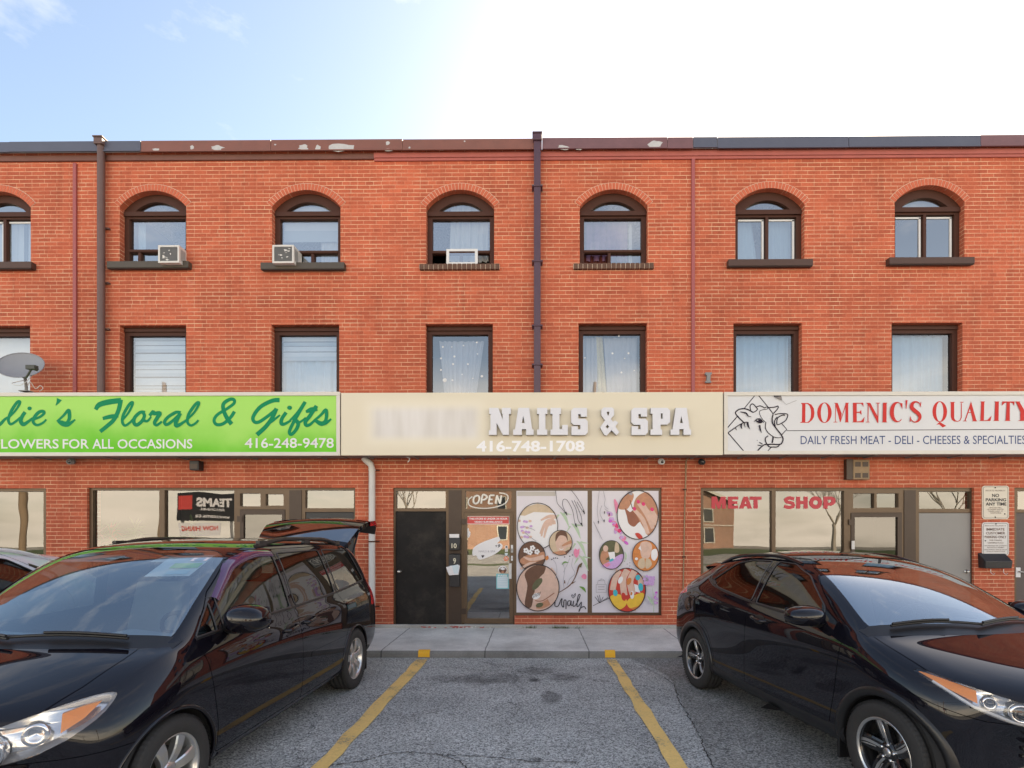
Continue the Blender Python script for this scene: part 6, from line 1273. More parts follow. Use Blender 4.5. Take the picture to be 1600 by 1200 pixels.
def tmp_obj(me): o = bpy.data.objects.new('tmp', me); COL.objects.link(o); return o
def cutter(poly, fn, t0, t1):
    """closed prism: poly of 2-D points mapped by fn(p, t)"""
    n = len(poly); bm = bmesh.new()
    a = [bm.verts.new(fn(p, t0)) for p in poly]; b = [bm.verts.new(fn(p, t1)) for p in poly]
    for i in range(n): bm.faces.new((a[i], a[(i + 1) % n], b[(i + 1) % n], b[i]))
    tri = tessellate_polygon([[Vector((p[0], p[1], 0)) for p in poly]])
    for t in tri:
        for ring in (a, b):
            try: bm.faces.new([ring[k] for k in t])
            except ValueError: pass
    bmesh.ops.recalc_face_normals(bm, faces=bm.faces)
    me = bpy.data.meshes.new('cut'); bm.to_mesh(me); bm.free(); return me
def join_mesh(ms):
    bm = bmesh.new()
    for m_ in ms: bm.from_mesh(m_)
    me = bpy.data.meshes.new('cut'); bm.to_mesh(me); bm.free(); return me
def boolean(A, B, op):
    oa, ob = tmp_obj(A), tmp_obj(B); res = None
    for solver in ('MANIFOLD', 'EXACT'):
        try:
            md = oa.modifiers.new('b', 'BOOLEAN'); md.operation = op; md.object = ob; md.solver = solver
            dg = bpy.context.evaluated_depsgraph_get(); dg.update()
            res = bpy.data.meshes.new_from_object(oa.evaluated_get(dg))
            if len(res.polygons) > 0 or op == 'INTERSECT': break
            oa.modifiers.remove(md)
        except Exception as ex:
            print('boolean', solver, ex); oa.modifiers.clear()
    bpy.data.objects.remove(oa); bpy.data.objects.remove(ob); return res
def offset_poly(P, d):
    n = len(P); ar = sum(P[i][0] * P[(i + 1) % n][1] - P[(i + 1) % n][0] * P[i][1] for i in range(n)); sg = 1 if ar > 0 else -1; out = []
    for i in range(n):
        p0, p1, p2 = Vector(P[i - 1][:2]), Vector(P[i][:2]), Vector(P[(i + 1) % n][:2]); e1 = (p1 - p0).normalized(); e2 = (p2 - p1).normalized()
        n1 = Vector((e1.y, -e1.x)) * sg; n2 = Vector((e2.y, -e2.x)) * sg; b = n1 + n2; k = b.length_squared
        out.append(tuple(p1 + (b * (2 * d / k) if k > .3 else n1 * d)))
    return out
def smooth_poly(P, n=4): return [(p.x, p.y) for p in spline([(a[0], a[1], 0) for a in P], n, True)]
def round_poly(P, r=.03, n=3):
    out = []; m_ = len(P)
    for i in range(m_):
        p0, p1, p2 = Vector(P[i - 1]), Vector(P[i]), Vector(P[(i + 1) % m_])
        a = p1 + (p0 - p1).normalized() * min(r, (p0 - p1).length * .45); b = p1 + (p2 - p1).normalized() * min(r, (p2 - p1).length * .45)
        for k in range(n + 1): t = k / n; q = a * (1 - t) ** 2 + p1 * 2 * t * (1 - t) + b * t * t; out.append((q.x, q.y))
    return out

class Car:
    def __init__(s, name, label, cat, stations, x_off, body_mat, group=None, door=(.990, 1.0, .012)):
        s.root = thing(name, label, cat, (0, 0, 0), group); s.bm_ = body_mat; s.xo = x_off
        st = np.array([list(r) for r in stations], float)
        rings = []
        for (sx, c, zb, W, zsh, ysh, zbl, ybl, zte, yte, zc) in st:
            h = zsh - zb
            rows = [(0, zb), (.80 * W, zb), (.955 * W, zb + .04 * h), (door[0] * W, zb + .28 * h), (door[1] * W, zb + .62 * h), (ysh + door[2], zsh), (ybl, zbl)]
            for t, bu in ((.36, .016), (.72, .014)): rows.append((ybl + (yte - ybl) * t + bu, zbl + (zte - zbl) * t))
            rows += [(yte, zte), (yte * .62, zte + (zc - zte) * .70), (0, zc)]
            ring = []
            for (y, z) in rows: ring.append((-(sx - c * (1 - min(1, (y / max(W, .3))) ** 2)), y, z))
            rings.append(ring + [(p[0], -p[1], p[2]) for p in ring[-2:0:-1]])
        n = len(rings[0]); v = [p for r_ in rings for p in r_]; f = []
        for i in range(len(rings) - 1):
            for k in range(n): f.append((i * n + k, i * n + (k + 1) % n, (i + 1) * n + (k + 1) % n, (i + 1) * n + k))
        f.append(tuple(range(n))[::-1]); f.append(tuple((len(rings) - 1) * n + k for k in range(n)))
        bm = bmesh.new(); V = [bm.verts.new((p[0] + x_off, p[1], p[2])) for p in v]
        for q in f: bm.faces.new([V[k] for k in q])
        bmesh.ops.recalc_face_normals(bm, faces=bm.faces)
        me = bpy.data.meshes.new('cage'); bm.to_mesh(me); bm.free()
        o = tmp_obj(me); sd = o.modifiers.new('s', 'SUBSURF'); sd.levels = 3; sd.render_levels = 3
        dg = bpy.context.evaluated_depsgraph_get(); dg.update(); sk = bpy.data.meshes.new_from_object(o.evaluated_get(dg)); bpy.data.objects.remove(o)
        s.skin = sk
        s.sv = [p.co.copy() for p in sk.vertices]; s.sn = [p.normal.copy() for p in sk.vertices]; s.sf = [tuple(p.vertices) for p in sk.polygons]
        s.bvh = BVHTree.FromPolygons(s.sv, s.sf)
        T = .022; nv = len(s.sv); sh = bpy.data.meshes.new('shell')
        sh.from_pydata([tuple(p) for p in s.sv] + [tuple(p - q * T) for p, q in zip(s.sv, s.sn)], [], s.sf + [tuple(nv + k for k in q[::-1]) for q in s.sf]); sh.update()
        s.shell = sh
    # --- cutters in car coordinates (s measured from the nose)
    def side(s, P, sgn, y0=.45, y1=1.3): return cutter(P, lambda p, t: Vector((s.xo - p[0], sgn * t, p[1])), y0, y1)
    def across(s, P, y=1.3): return cutter(P, lambda p, t: Vector((s.xo - p[0], t, p[1])), -y, y)
    def front(s, P, s0, s1): return cutter(P, lambda p, t: Vector((s.xo - t, p[0], p[1])), s0, s1)
    def top(s, P, z0, z1): return cutter(P, lambda p, t: Vector((s.xo - p[0], p[1], t)), z0, z1)
    def diag(s, P, sgn, o, ang, t0, t1):
        c, q = math.cos(ang), math.sin(ang)   # look direction (c forward, q sideways); P = (along, z)
        return cutter(P, lambda p, t: Vector((s.xo - o[0] + c * t - q * p[0], sgn * (o[1] + q * t + c * p[0]), p[1])), t0, t1)
    def skin_at(s, sx, z, sgn):
        h = s.bvh.ray_cast(Vector((s.xo - sx, sgn * 2.5, z)), Vector((0, -sgn, 0))); return h[0] if h[0] else Vector((s.xo - sx, sgn * .9, z))
    def skin_top(s, sx, y):
        h = s.bvh.ray_cast(Vector((s.xo - sx, y, 4)), Vector((0, 0, -1))); return h[0] if h[0] else Vector((s.xo - sx, y, 1))
    def skin_front(s, y, z):
        h = s.bvh.ray_cast(Vector((s.xo + 3, y, z)), Vector((-1, 0, 0))); return h[0] if h[0] else Vector((s.xo, y, z))
    def nrm(s, p):
        loc, nn, idx, d = s.bvh.find_nearest(p); f = s.sf[idx]; w = [1 / (1e-6 + (s.sv[k] - loc).length_squared) for k in f]
        r_ = Vector((0, 0, 0))
        for k, ww in zip(f, w): r_ += s.sn[k] * ww
        return r_.normalized(), d, nn
    def finish(s, me, name, mt, parent=None, outer=False, push=0.0):
        bm = bmesh.new(); bm.from_mesh(me)
        if outer or push:
            kill = []
            for f in bm.faces:
                c = f.calc_center_median(); loc, nn, idx, d = s.bvh.find_nearest(c)
                if d > .006 or f.normal.dot(nn) < .6: kill.append(f)
            bmesh.ops.delete(bm, geom=kill, context='FACES')
        bmesh.ops.delete(bm, geom=[v for v in bm.verts if not v.link_faces], context='VERTS')
        bmesh.ops.remove_doubles(bm, verts=bm.verts, dist=1e-5)
        me2 = bpy.data.meshes.new(name); bm.to_mesh(me2); bm.free()
        nl = []; vn = {}
        for p in me2.polygons:
            c = p.center; loc, nn, idx, d = s.bvh.find_nearest(c); good = d < .006 and p.normal.dot(nn) > .75
            for k in p.vertices:
                if good:
                    if k not in vn: vn[k] = s.nrm(me2.vertices[k].co)[0]
                    nl.append(vn[k])
                else: nl.append(p.normal.copy())
        me2.polygons.foreach_set('use_smooth', [True] * len(me2.polygons)); me2.normals_split_custom_set(nl)
        if push:
            for k, v in enumerate(me2.vertices): v.co -= (vn.get(k) or s.nrm(v.co)[0]) * push
        for m_ in ([mt] if not isinstance(mt, list) else mt): me2.materials.append(m_)
        for p in me2.polygons: p.material_index = 0
        me2.update(); o = bpy.data.objects.new(name, me2); COL.objects.link(o); o.parent = parent or s.root; WORLD[o.name] = Vector((0, 0, 0)); return o
    def pt(s, sx, y, z): return Vector((s.xo - sx, y, z))
    def part(s, mb, name, parent=None, bevel=0.0): return mb.build(name, parent or s.root, bevel=bevel, local=True)
    # --- wheels
    def wheel(s, sx, y, r, w, style):
        sg = 1 if y > 0 else -1; c = s.pt(sx, y, r); ax = (0, sg, 0); mb = MB(); rr = r * .655; hw = w / 2
        prof = [(rr, -hw * .8), (rr + .012, -hw * .92), (r * .82, -hw * 1.02), (r * .93, -hw * .97), (r * .985, -hw * .84), (r, -hw * .66)]
        for g in (-.42, 0, .42): prof += [(r, hw * (g - .09)), (r - .009, hw * (g - .07)), (r - .009, hw * (g + .07)), (r, hw * (g + .09))]
        prof += [(r, hw * .66), (r * .985, hw * .84), (r * .93, hw * .97), (r * .82, hw * 1.02), (rr + .012, hw * .92), (rr, hw * .8), (rr - .004, hw * .78)]
        mb.lathe(prof, c, ax, C_RUB, 56); n = 70
        for k in range(n):          # shoulder blocks
            t = 2 * math.pi * k / n; d = Vector((math.cos(t), 0, math.sin(t)))
            for q in (-1, 1):
                a = c + d * (r * .985) + Vector((0, sg * q * hw * .86, 0)); tn = Vector((-math.sin(t), 0, math.cos(t))) * (math.pi * r / n * .62)
                b = c + d * (r + .001) + Vector((0, sg * q * hw * .62, 0)); e = c + d * (r * .955) + Vector((0, sg * q * hw * .955, 0))
                o_ = d * .004 + Vector((0, sg * q * .003, 0)); mb.add([b - tn + o_, b + tn + o_, a + tn + o_, a - tn + o_, e - tn + o_, e + tn + o_], [(0, 1, 2, 3), (3, 2, 5, 4)], C_RUB)
        wheel = s.part(mb, 'wheel')
        mb = MB(); RM = C_ALLOY if style == 'seven' else C_ALLK
        mb.lathe([(rr - .03, -hw * .7), (rr - .022, hw * .3), (rr - .014, hw * .62), (rr - .006, hw * .80), (rr + .006, hw * .90), (rr + .009, hw * .86)], c, ax, RM, 56)
        if style != 'seven': mb.lathe([(rr - .010, hw * .82), (rr - .002, hw * .88), (rr + .006, hw * .915), (rr + .009, hw * .88)], c, ax, C_ALLOY, 56)
        def spoke(t0, ra, rb, wa, wb, ya, yb, mt, sw=0.0, th=.04, n=7, bow=.012):
            vs = []
            for i in range(n):
                t = i / (n - 1); rad = ra + (rb - ra) * t; a_ = t0 + sw * t * t; wd = wa + (wb - wa) * t; yy = ya + (yb - ya) * t + bow * math.sin(math.pi * t)
                d = Vector((math.cos(a_), 0, math.sin(a_))); tn = Vector((-math.sin(a_), 0, math.cos(a_))); o_ = c + d * rad
                for (q, dy) in ((-.5, -th), (-.5, -.006), (-.36, 0), (.36, 0), (.5, -.006), (.5, -th)): vs.append(o_ + tn * wd * q + Vector((0, sg * (yy + dy), 0)))
            fs = [(i * 6 + k, i * 6 + k + 1, (i + 1) * 6 + k + 1, (i + 1) * 6 + k) for i in range(n - 1) for k in range(5)]
            mb.add(vs, fs, mt, False)
        if style == 'seven':
            for k in range(7): spoke(k * 2 * math.pi / 7 + .2, .05, rr - .008, .058, .088, hw * .55, hw * .74, C_ALLOY)
            mb.lathe([(.075, hw * .3), (.072, hw * .56), (.04, hw * .66), (.001, hw * .67)], c, ax, C_ALLOY, 24)
        else:
            for k in range(5):
                t0 = k * 2 * math.pi / 5 + .42
                spoke(t0, .045, rr - .006, .085, .105, hw * .42, hw * .66, C_ALLK, .16); spoke(t0 - .05, .05, rr - .004, .020, .026, hw * .46, hw * .70, C_ALLOY, .20, .012, 9)
                spoke(t0 + .14, .06, rr - .004, .010, .012, hw * .455, hw * .685, C_ALLOY, .10, .010, 9)
            mb.lathe([(.07, hw * .2), (.066, hw * .46), (.035, hw * .56), (.001, hw * .57)], c, ax, C_ALLK, 24); mb.lathe([(.030, hw * .555), (.030, hw * .575), (.001, hw * .58)], c, ax, C_ALLOY, 20)
        for k in range(5):
            t = k * 2 * math.pi / 5 + .2; p = c + Vector((math.cos(t) * .052, 0, math.sin(t) * .052)); mb.lathe([(.010, hw * .45), (.010, hw * .60), (.001, hw * .61)], p, ax, C_CHROME, 8)
        s.part(mb, 'rim', wheel)
        mb = MB(); mb.lathe([(.001, hw * -.1), (r * .46, hw * -.1), (r * .46, hw * .0), (.06, hw * .02), (.001, hw * .1)], c, ax, C_DISC, 32); s.part(mb, 'brake_disc', wheel)
    def well(s, sx, r, z, W):
        for sg in (1, -1):
            mb = MB(); vs = []; n = 22
            for k in range(n + 1):
                t = math.pi * 1.2 * k / n - .1 * math.pi
                for y in (W - .30, W - .035): vs.append(s.pt(sx - r * math.cos(t), sg * y, z + r * math.sin(t)))
            mb.add(vs, [(2 * k, 2 * k + 2, 2 * k + 3, 2 * k + 1) for k in range(n)], C_WELL, True)
            mb.add([s.pt(sx, sg * (W - .30), z)] + vs[0::2], [(0, k + 1, k + 2) for k in range(n)], C_WELL); s.part(mb, 'wheel_arch_liner')
    def arch_lip(s, sx, r, z, rad, mt, a0=-.06, a1=1.06, wide=0.0):
        for sg in (1, -1):
            mb = MB(); pts = []; n = 30
            for k in range(n + 1):
                t = math.pi * (a0 + (a1 - a0) * k / n); q = s.skin_at(sx - r * math.cos(t), max(z + r * math.sin(t), .22), sg); pts.append(q + Vector((0, -sg * rad * .35, 0)))
            if wide:
                vs = []
                for k in range(n + 1):
                    t = math.pi * (a0 + (a1 - a0) * k / n)
                    for j, (dr, up) in enumerate(((-.012, -.03), (-.006, .012), (wide * .5, .017), (wide - .006, .012), (wide, -.012))):
                        q = s.skin_at(sx - (r + dr) * math.cos(t), max(z + (r + dr) * math.sin(t), .20), sg); vs.append(q + Vector((0, sg * up, 0)))
                mb.add(vs, [(k * 5 + j, k * 5 + j + 1, (k + 1) * 5 + j + 1, (k + 1) * 5 + j) for k in range(n) for j in range(4)], mt, True)
            else: mb.tube(pts, rad, mt, 8)
            s.part(mb, 'wheel_arch_trim')
    def mirror(s, sx, y, z, sg, dims, body_mat, arm_from):
        dx, dy, dz = dims; mb = MB(); vs = []; n, m_ = 24, 12; c = s.pt(sx, sg * y, z)
        def sp(v, e): return math.copysign(abs(v) ** e, v)
        for i in range(m_ + 1):
            p = math.pi * i / m_
            for k in range(n):
                t = 2 * math.pi * k / n; X_ = sp(math.cos(t), .7) * sp(math.sin(p), .8); Y_ = sp(math.sin(t), .75) * sp(math.sin(p), .8); Z_ = sp(math.cos(p), .8)
                if X_ < 0: X_ *= .25
                tap = 1 - .12 * (Y_ * sg > 0) * abs(Y_)
                vs.append(c + Vector((X_ * dx, Y_ * dy, Z_ * dz * tap)))
        mb.add(vs, [(i * n + k, i * n + (k + 1) % n, (i + 1) * n + (k + 1) % n, (i + 1) * n + k) for i in range(m_) for k in range(n)], body_mat, True)
        o = s.part(mb, 'side_mirror')
        mb = MB(); a = c + Vector((-.02, -sg * dy * .7, -dz * .7)); b = arm_from
        mb.tube([b, (a + b) / 2 + Vector((0, 0, -.012)), a], [.045, .035, .045], C_TRIM, 10); s.part(mb, 'mirror_arm', o)
        mb = MB(); g = c + Vector((-dx * .262, 0, 0)); mb.add([g + Vector((0, y_, z_)) for y_, z_ in ((-dy * .8, -dz * .75), (dy * .8, -dz * .75), (dy * .8, dz * .75), (-dy * .8, dz * .75))], [(0, 1, 2, 3)], C_CHROME); s.part(mb, 'mirror_glass', o)
    def handle(s, parent, sx, z, sg, mt, ln=.2):
        mb = MB(); a = s.skin_at(sx, z, sg); b = s.skin_at(sx + ln, z + .015, sg); o_ = Vector((0, sg * .032, 0))
        mb.tube(spline([a + Vector((0, -sg * .005, 0)), a + o_ + Vector((-.02, 0, 0)), (a + b) / 2 + o_ * 1.2, b + o_ + Vector((.02, 0, 0)), b + Vector((0, -sg * .005, 0))], 4), .016, mt, 10)
        c = (a + b) / 2; vs = [c + Vector((0, sg * .004, 0))]; n = 20
        for k in range(n):
            t = 2 * math.pi * k / n; q = s.skin_at(sx + ln / 2 + .085 * math.cos(t), z + .005 + .042 * math.sin(t), sg); vs.append(q + Vector((0, sg * .002, 0)))
        mb.add(vs, [(0, k + 1, (k + 1) % n + 1) for k in range(n)], C_TRIM, True)
        s.part(mb, 'handle', parent)
    def strip(s, pts2, sg, w, mt, name, up=.004, parent=None):
        mb = MB(); P = spline([(p[0], p[1], 0) for p in pts2], 5); vs = []
        for i, p in enumerate(P):
            a = P[max(i - 1, 0)]; b = P[min(i + 1, len(P) - 1)]; d = (b - a).normalized(); nn = Vector((-d.y, d.x, 0)) * w / 2
            for q in (-1, -.5, .5, 1):
                e = p + nn * q; k = s.skin_at(e.x, e.y, sg); vs.append(k + Vector((0, sg * (up if abs(q) < 1 else -.002), 0)))
        mb.add(vs, [(i * 4 + j, i * 4 + j + 1, (i + 1) * 4 + j + 1, (i + 1) * 4 + j) for i in range(len(P) - 1) for j in range(3)], mt, True); return s.part(mb, name, parent)
    def seal(s, P, sg, parent, rad=.0055, name='window_seal'):
        mb = MB(); pts = []
        for i, p in enumerate(P):
            q = P[(i + 1) % len(P)]; n = max(1, int(math.hypot(q[0] - p[0], q[1] - p[1]) / .06))
            for k in range(n):
                t = k / n; c = s.skin_at(p[0] + (q[0] - p[0]) * t, p[1] + (q[1] - p[1]) * t, sg); pts.append(c + Vector((0, sg * .001, 0)))
        mb.tube(pts, rad, C_SEAL, 6, closed=True); return s.part(mb, name, parent)
    def seats(s, rows, w=.5, mt=None):
        mt = mt or C_INT
        for (sx, y, zb) in rows:
            mb = MB(); c = s.pt(sx, y, zb); mb.box(c.x - .28, c.x + .25, c.y - w / 2, c.y + w / 2, c.z - .12, c.z + .06, mt)
            v = [c + Vector(q) for q in ((-.22, -w / 2, .0), (-.22, w / 2, 0), (-.36, -w * .43, .62), (-.36, w * .43, .62), (-.36, -w / 2, 0), (-.36, w / 2, 0), (-.48, -w * .43, .60), (-.48, w * .43, .60))]
            mb.add(v, [(0, 1, 3, 2), (4, 6, 7, 5), (0, 2, 6, 4), (1, 5, 7, 3), (2, 3, 7, 6)], mt); mb.ball(c + Vector((-.43, 0, .72)), (.055, .135, .095), mt, 16, 10)
            s.part(mb, 'seat', bevel=.04)
# ------------------------------------------------------------------ minivan
ST = [(.40, .36, .38, .62, .55, .60, .60, .55, .635, .45, .655),
      (.415, .40, .27, .80, .63, .79, .71, .74, .77, .60, .80),
      (.56, .36, .21, .92, .72, .905, .82, .83, .88, .62, .915),
      (.78, .26, .20, .975, .82, .955, .94, .86, .975, .66, 1.005),
      (.94, .24, .20, .99, .90, .965, 1.01, .875, 1.035, .69, 1.06),
      (1.06, .26, .20, .993, .945, .962, 1.045, .885, 1.06, .73, 1.09),
      (1.16, .28, .20, .993, .955, .960, 1.055, .89, 1.085, .78, 1.12),
      (1.25, .28, .20, .993, .96, .960, 1.06, .90, 1.14, .79, 1.19),
      (1.50, .22, .20, .993, .97, .960, 1.065, .905, 1.335, .775, 1.405),
      (1.80, .15, .20, .993, .98, .960, 1.07, .91, 1.53, .755, 1.605),
      (2.06, .10, .20, .993, .985, .960, 1.075, .912, 1.645, .755, 1.70),
      (2.45, .05, .20, .993, .99, .960, 1.085, .915, 1.675, .75, 1.735),
      (3.00, 0, .20, .995, 1.0, .960, 1.095, .915, 1.685, .745, 1.745),
      (3.70, -.02, .20, .995, 1.01, .955, 1.115, .905, 1.675, .73, 1.735),
      (4.25, -.05, .23, .985, 1.03, .945, 1.14, .89, 1.645, .70, 1.70),
      (4.58, -.10, .30, .965, 1.03, .92, 1.15, .855, 1.56, .64, 1.63),
      (4.73, -.12, .38, .93, .99, .88, 1.10, .80, 1.42, .58, 1.48),
      (4.76, -.12, .50, .80, .85, .76, .95, .68, 1.15, .5, 1.2)]
WBV = 2.95; XOV = WBV / 2 + .93
V = Car('minivan', 'glossy black minivan parked nose out with its liftgate raised', 'minivan', ST, XOV, C_BLACK, None, (.992, .992, .016))
def fixed(P): return [(a, b) for a, b in P]
RA = .378; ZA = .342
cuts = []
for sx in (.93, .93 + WBV):
    c_ = [(sx + RA * math.cos(2 * math.pi * k / 40), ZA + RA * math.sin(2 * math.pi * k / 40)) for k in range(40)]
    for sg in (1, -1): cuts.append(V.side(c_, sg, .66, 1.3))
me = V.shell
for c_ in cuts: me = boolean(me, c_, 'DIFFERENCE')
WS = round_poly([(-.805, 1.105), (0, 1.125), (.805, 1.105), (.79, 1.19), (.735, 1.42), (.675, 1.600), (.55, 1.650), (0, 1.672), (-.55, 1.650), (-.675, 1.600), (-.735, 1.42), (-.79, 1.19)], .05)
ws = V.front(WS, .5, 2.22)
QG = round_poly([(1.25, 1.095), (1.455, 1.105), (1.475, 1.30)], .02)
FG = round_poly([(1.53, 1.11), (2.465, 1.13), (2.40, 1.600), (2.15, 1.605), (1.88, 1.545), (1.545, 1.335)], .035)
SG_ = round_poly([(2.555, 1.13), (3.44, 1.15), (3.33, 1.605), (2.49, 1.605)], .035)
RG = round_poly([(3.53, 1.155), (4.42, 1.20), (4.22, 1.575), (3.42, 1.605)], .04)
glasses = []
tl = []
HLP = [(-.54, .635), (-.42, .60), (-.22, .635), (-.02, .70), (.16, .80), (.235, .885), (.22, .912), (.10, .905), (-.1, .865), (-.32, .81), (-.52, .775)]
HL = lambda sg: V.diag(smooth_poly(HLP, 3), sg, (.55, .62), R(35), .0, 1.2)
TLP = round_poly([(4.44, .88), (5.3, .88), (5.3, 1.24), (4.56, 1.24)], .03)
for sg in (1, -1):
    for nm, P, mt in (('quarter_glass', QG, C_SIDE), ('front_door', FG, C_SIDE), ('sliding_door', SG_, C_PRIV), ('rear_quarter', RG, C_PRIV)):
        glasses.append((nm, sg, V.side(P, sg), mt))
glass_meshes = [(nm, sg, boolean(V.shell, c_, 'INTERSECT'), mt) for nm, sg, c_, mt in glasses]
for nm, sg, c_, mt in glasses: me = boolean(me, c_, 'DIFFERENCE')
wsm = boolean(V.shell, ws, 'INTERSECT'); me = boolean(me, ws, 'DIFFERENCE')
hlm = {}
for sg in (1, -1):
    c_ = HL(sg); hlm[sg] = boolean(V.shell, c_, 'INTERSECT'); me = boolean(me, c_, 'DIFFERENCE')
tlm = {sg: boolean(V.shell, V.side(TLP, sg, .45, 1.3), 'INTERSECT') for sg in (1, -1)}
for sg in (1, -1): me = boolean(me, V.side(TLP, sg, .45, 1.3), 'DIFFERENCE')
# hatch opening
HO = round_poly([(-.66, .66), (.66, .66), (.70, 1.15), (.58, 1.60), (-.58, 1.60), (-.70, 1.15)], .05); me = boolean(me, V.front(HO, 4.25, 5.4), 'DIFFERENCE')
FD = round_poly([(1.335, .30), (2.55, .30), (2.56, .80), (2.515, 1.10), (2.44, 1.635), (2.15, 1.642), (1.85, 1.575), (1.52, 1.365), (1.36, 1.20), (1.22, 1.07), (1.27, .85), (1.33, .50)], .025)
SD = round_poly([(2.55, .30), (3.45, .30), (3.49, .56), (3.62, .72), (3.78, .80), (3.50, 1.12), (3.375, 1.640), (2.44, 1.640), (2.515, 1.10), (2.56, .80)], .025)
doors = {}
for sg in (1, -1):
    for nm, P in (('f', FD), ('s', SD)):
        doors[nm, sg] = boolean(me, V.side(offset_poly(P, -.003), sg), 'INTERSECT')
for sg in (1, -1):
    for P in (FD, SD): me = boolean(me, V.side(offset_poly(P, .003), sg), 'DIFFERENCE')
HD = [(-.2, -.50), (.13, -.55), (.35, -.635), (.60, -.69), (.85, -.71), (1.04, -.70), (1.12, -.62), (1.04, -.4), (.97, 0), (1.04, .4), (1.12, .62), (1.04, .70), (.85, .71), (.60, .69), (.35, .635), (.13, .55), (-.2, .50)]
HDc = V.top(offset_poly(HD, -.003), .765, 1.3); HDo = V.top(offset_poly(HD, .003), .76, 1.3)
hood = boolean(me, HDc, 'INTERSECT'); me = boolean(me, HDo, 'DIFFERENCE')
BP = [(-.3, .1), (.56, .1), (.545, .45), (.66, .632), (.30, .638), (-.3, .70)]
bump = boolean(me, V.across(offset_poly(BP, -.002)), 'INTERSECT'); me = boolean(me, V.across(offset_poly(BP, .002)), 'DIFFERENCE')
V.finish(me, 'body', C_BLACK); V.finish(hood, 'hood', C_BLACK); V.finish(bump, 'bumper', C_BLACK)
dobj = {}
for (nm, sg), m_ in doors.items(): dobj[nm, sg] = V.finish(m_, 'front_door' if nm == 'f' else 'sliding_door', C_BLACK)
for nm, sg, m_, mt in glass_meshes: V.finish(m_, 'window', mt, {'front_door': dobj['f', sg], 'sliding_door': dobj['s', sg]}.get(nm), True, .005)
V.finish(wsm, 'windscreen', C_WIND, None, True, .004)
for sg in (1, -1):
    hl = V.finish(hlm[sg], 'headlight', C_LENSG, None, True, .003)
    # lamp innards: bowl, projector, bezel, amber side section
    mb = MB(); c, q = math.cos(R(35)), math.sin(R(35))
    def LP(a, z, dep):     # point behind the lens skin
        o_ = Vector((V.xo - .55 - q * a + c * 1.6, sg * (.62 + c * a + q * 1.6), z)); d = Vector((-c, -sg * q, 0)); h = V.bvh.ray_cast(o_, d); p = h[0] if h[0] else o_ + d * 1.2
        return p + d * dep
    P = smooth_poly(HLP, 3); rim = [LP(a, z, .012) for a, z in P]; back = [LP(a * .94 - .01, .77 + (z - .77) * .8, .10) for a, z in P]; n = len(P)
    mb.add(rim + back, [(i, (i + 1) % n, n + (i + 1) % n, n + i) for i in range(n)], C_REFW, True)
    tri = tessellate_polygon([[Vector((a, z, 0)) for a, z in P]]); mb.add(back, [tuple(t) for t in tri], C_REFL, True)
    s_ = MB(); d = Vector((c, sg * q, 0)); cc = LP(-.27, .705, .075)
    mb.lathe([(.085, -.02), (.082, .03), (.066, .052), (.062, .045), (.055, .012), (.001, .0)], cc, (d.x, d.y, 0), C_CHROME, 28); mb.ball(cc + d * .015, .050, M_LENS, 20, 12)
    cc = LP(-.44, .70, .075); mb.lathe([(.07, -.02), (.068, .03), (.05, .01), (.001, -.01)], cc, (d.x, d.y, 0), C_CHROME, 24)
    cc = LP(-.08, .77, .07); mb.lathe([(.055, -.02), (.052, .035), (.03, .0), (.001, -.01)], cc, (d.x, d.y, 0), C_CHROME, 20)
    s_ = V.part(mb, 'reflector', hl)
    mb = MB(); A = [(.02, .765), (.11, .815), (.175, .876), (.10, .868), (.02, .85)]; fr = [LP(a, z, .022) for a, z in A]; bk = [LP(a, z, .05) for a, z in A]; n = 5
    mb.add(fr, [(0, 1, 2, 3, 4)], C_AMBER); mb.add(fr + bk, [(i, (i + 1) % n, n + (i + 1) % n, n + i) for i in range(n)], C_AMBER); V.part(mb, 'amber_lens', hl)
    V.finish(tlm[sg], 'taillight', C_REDL, None, True, .002)
for sx in (.93, .93 + WBV):
    for sg in (1, -1): V.wheel(sx, sg * .868, .340, .225, 'seven')
    V.well(sx, RA + .006, ZA, .985); V.arch_lip(sx, RA + .004, ZA, .014, C_BLACK)
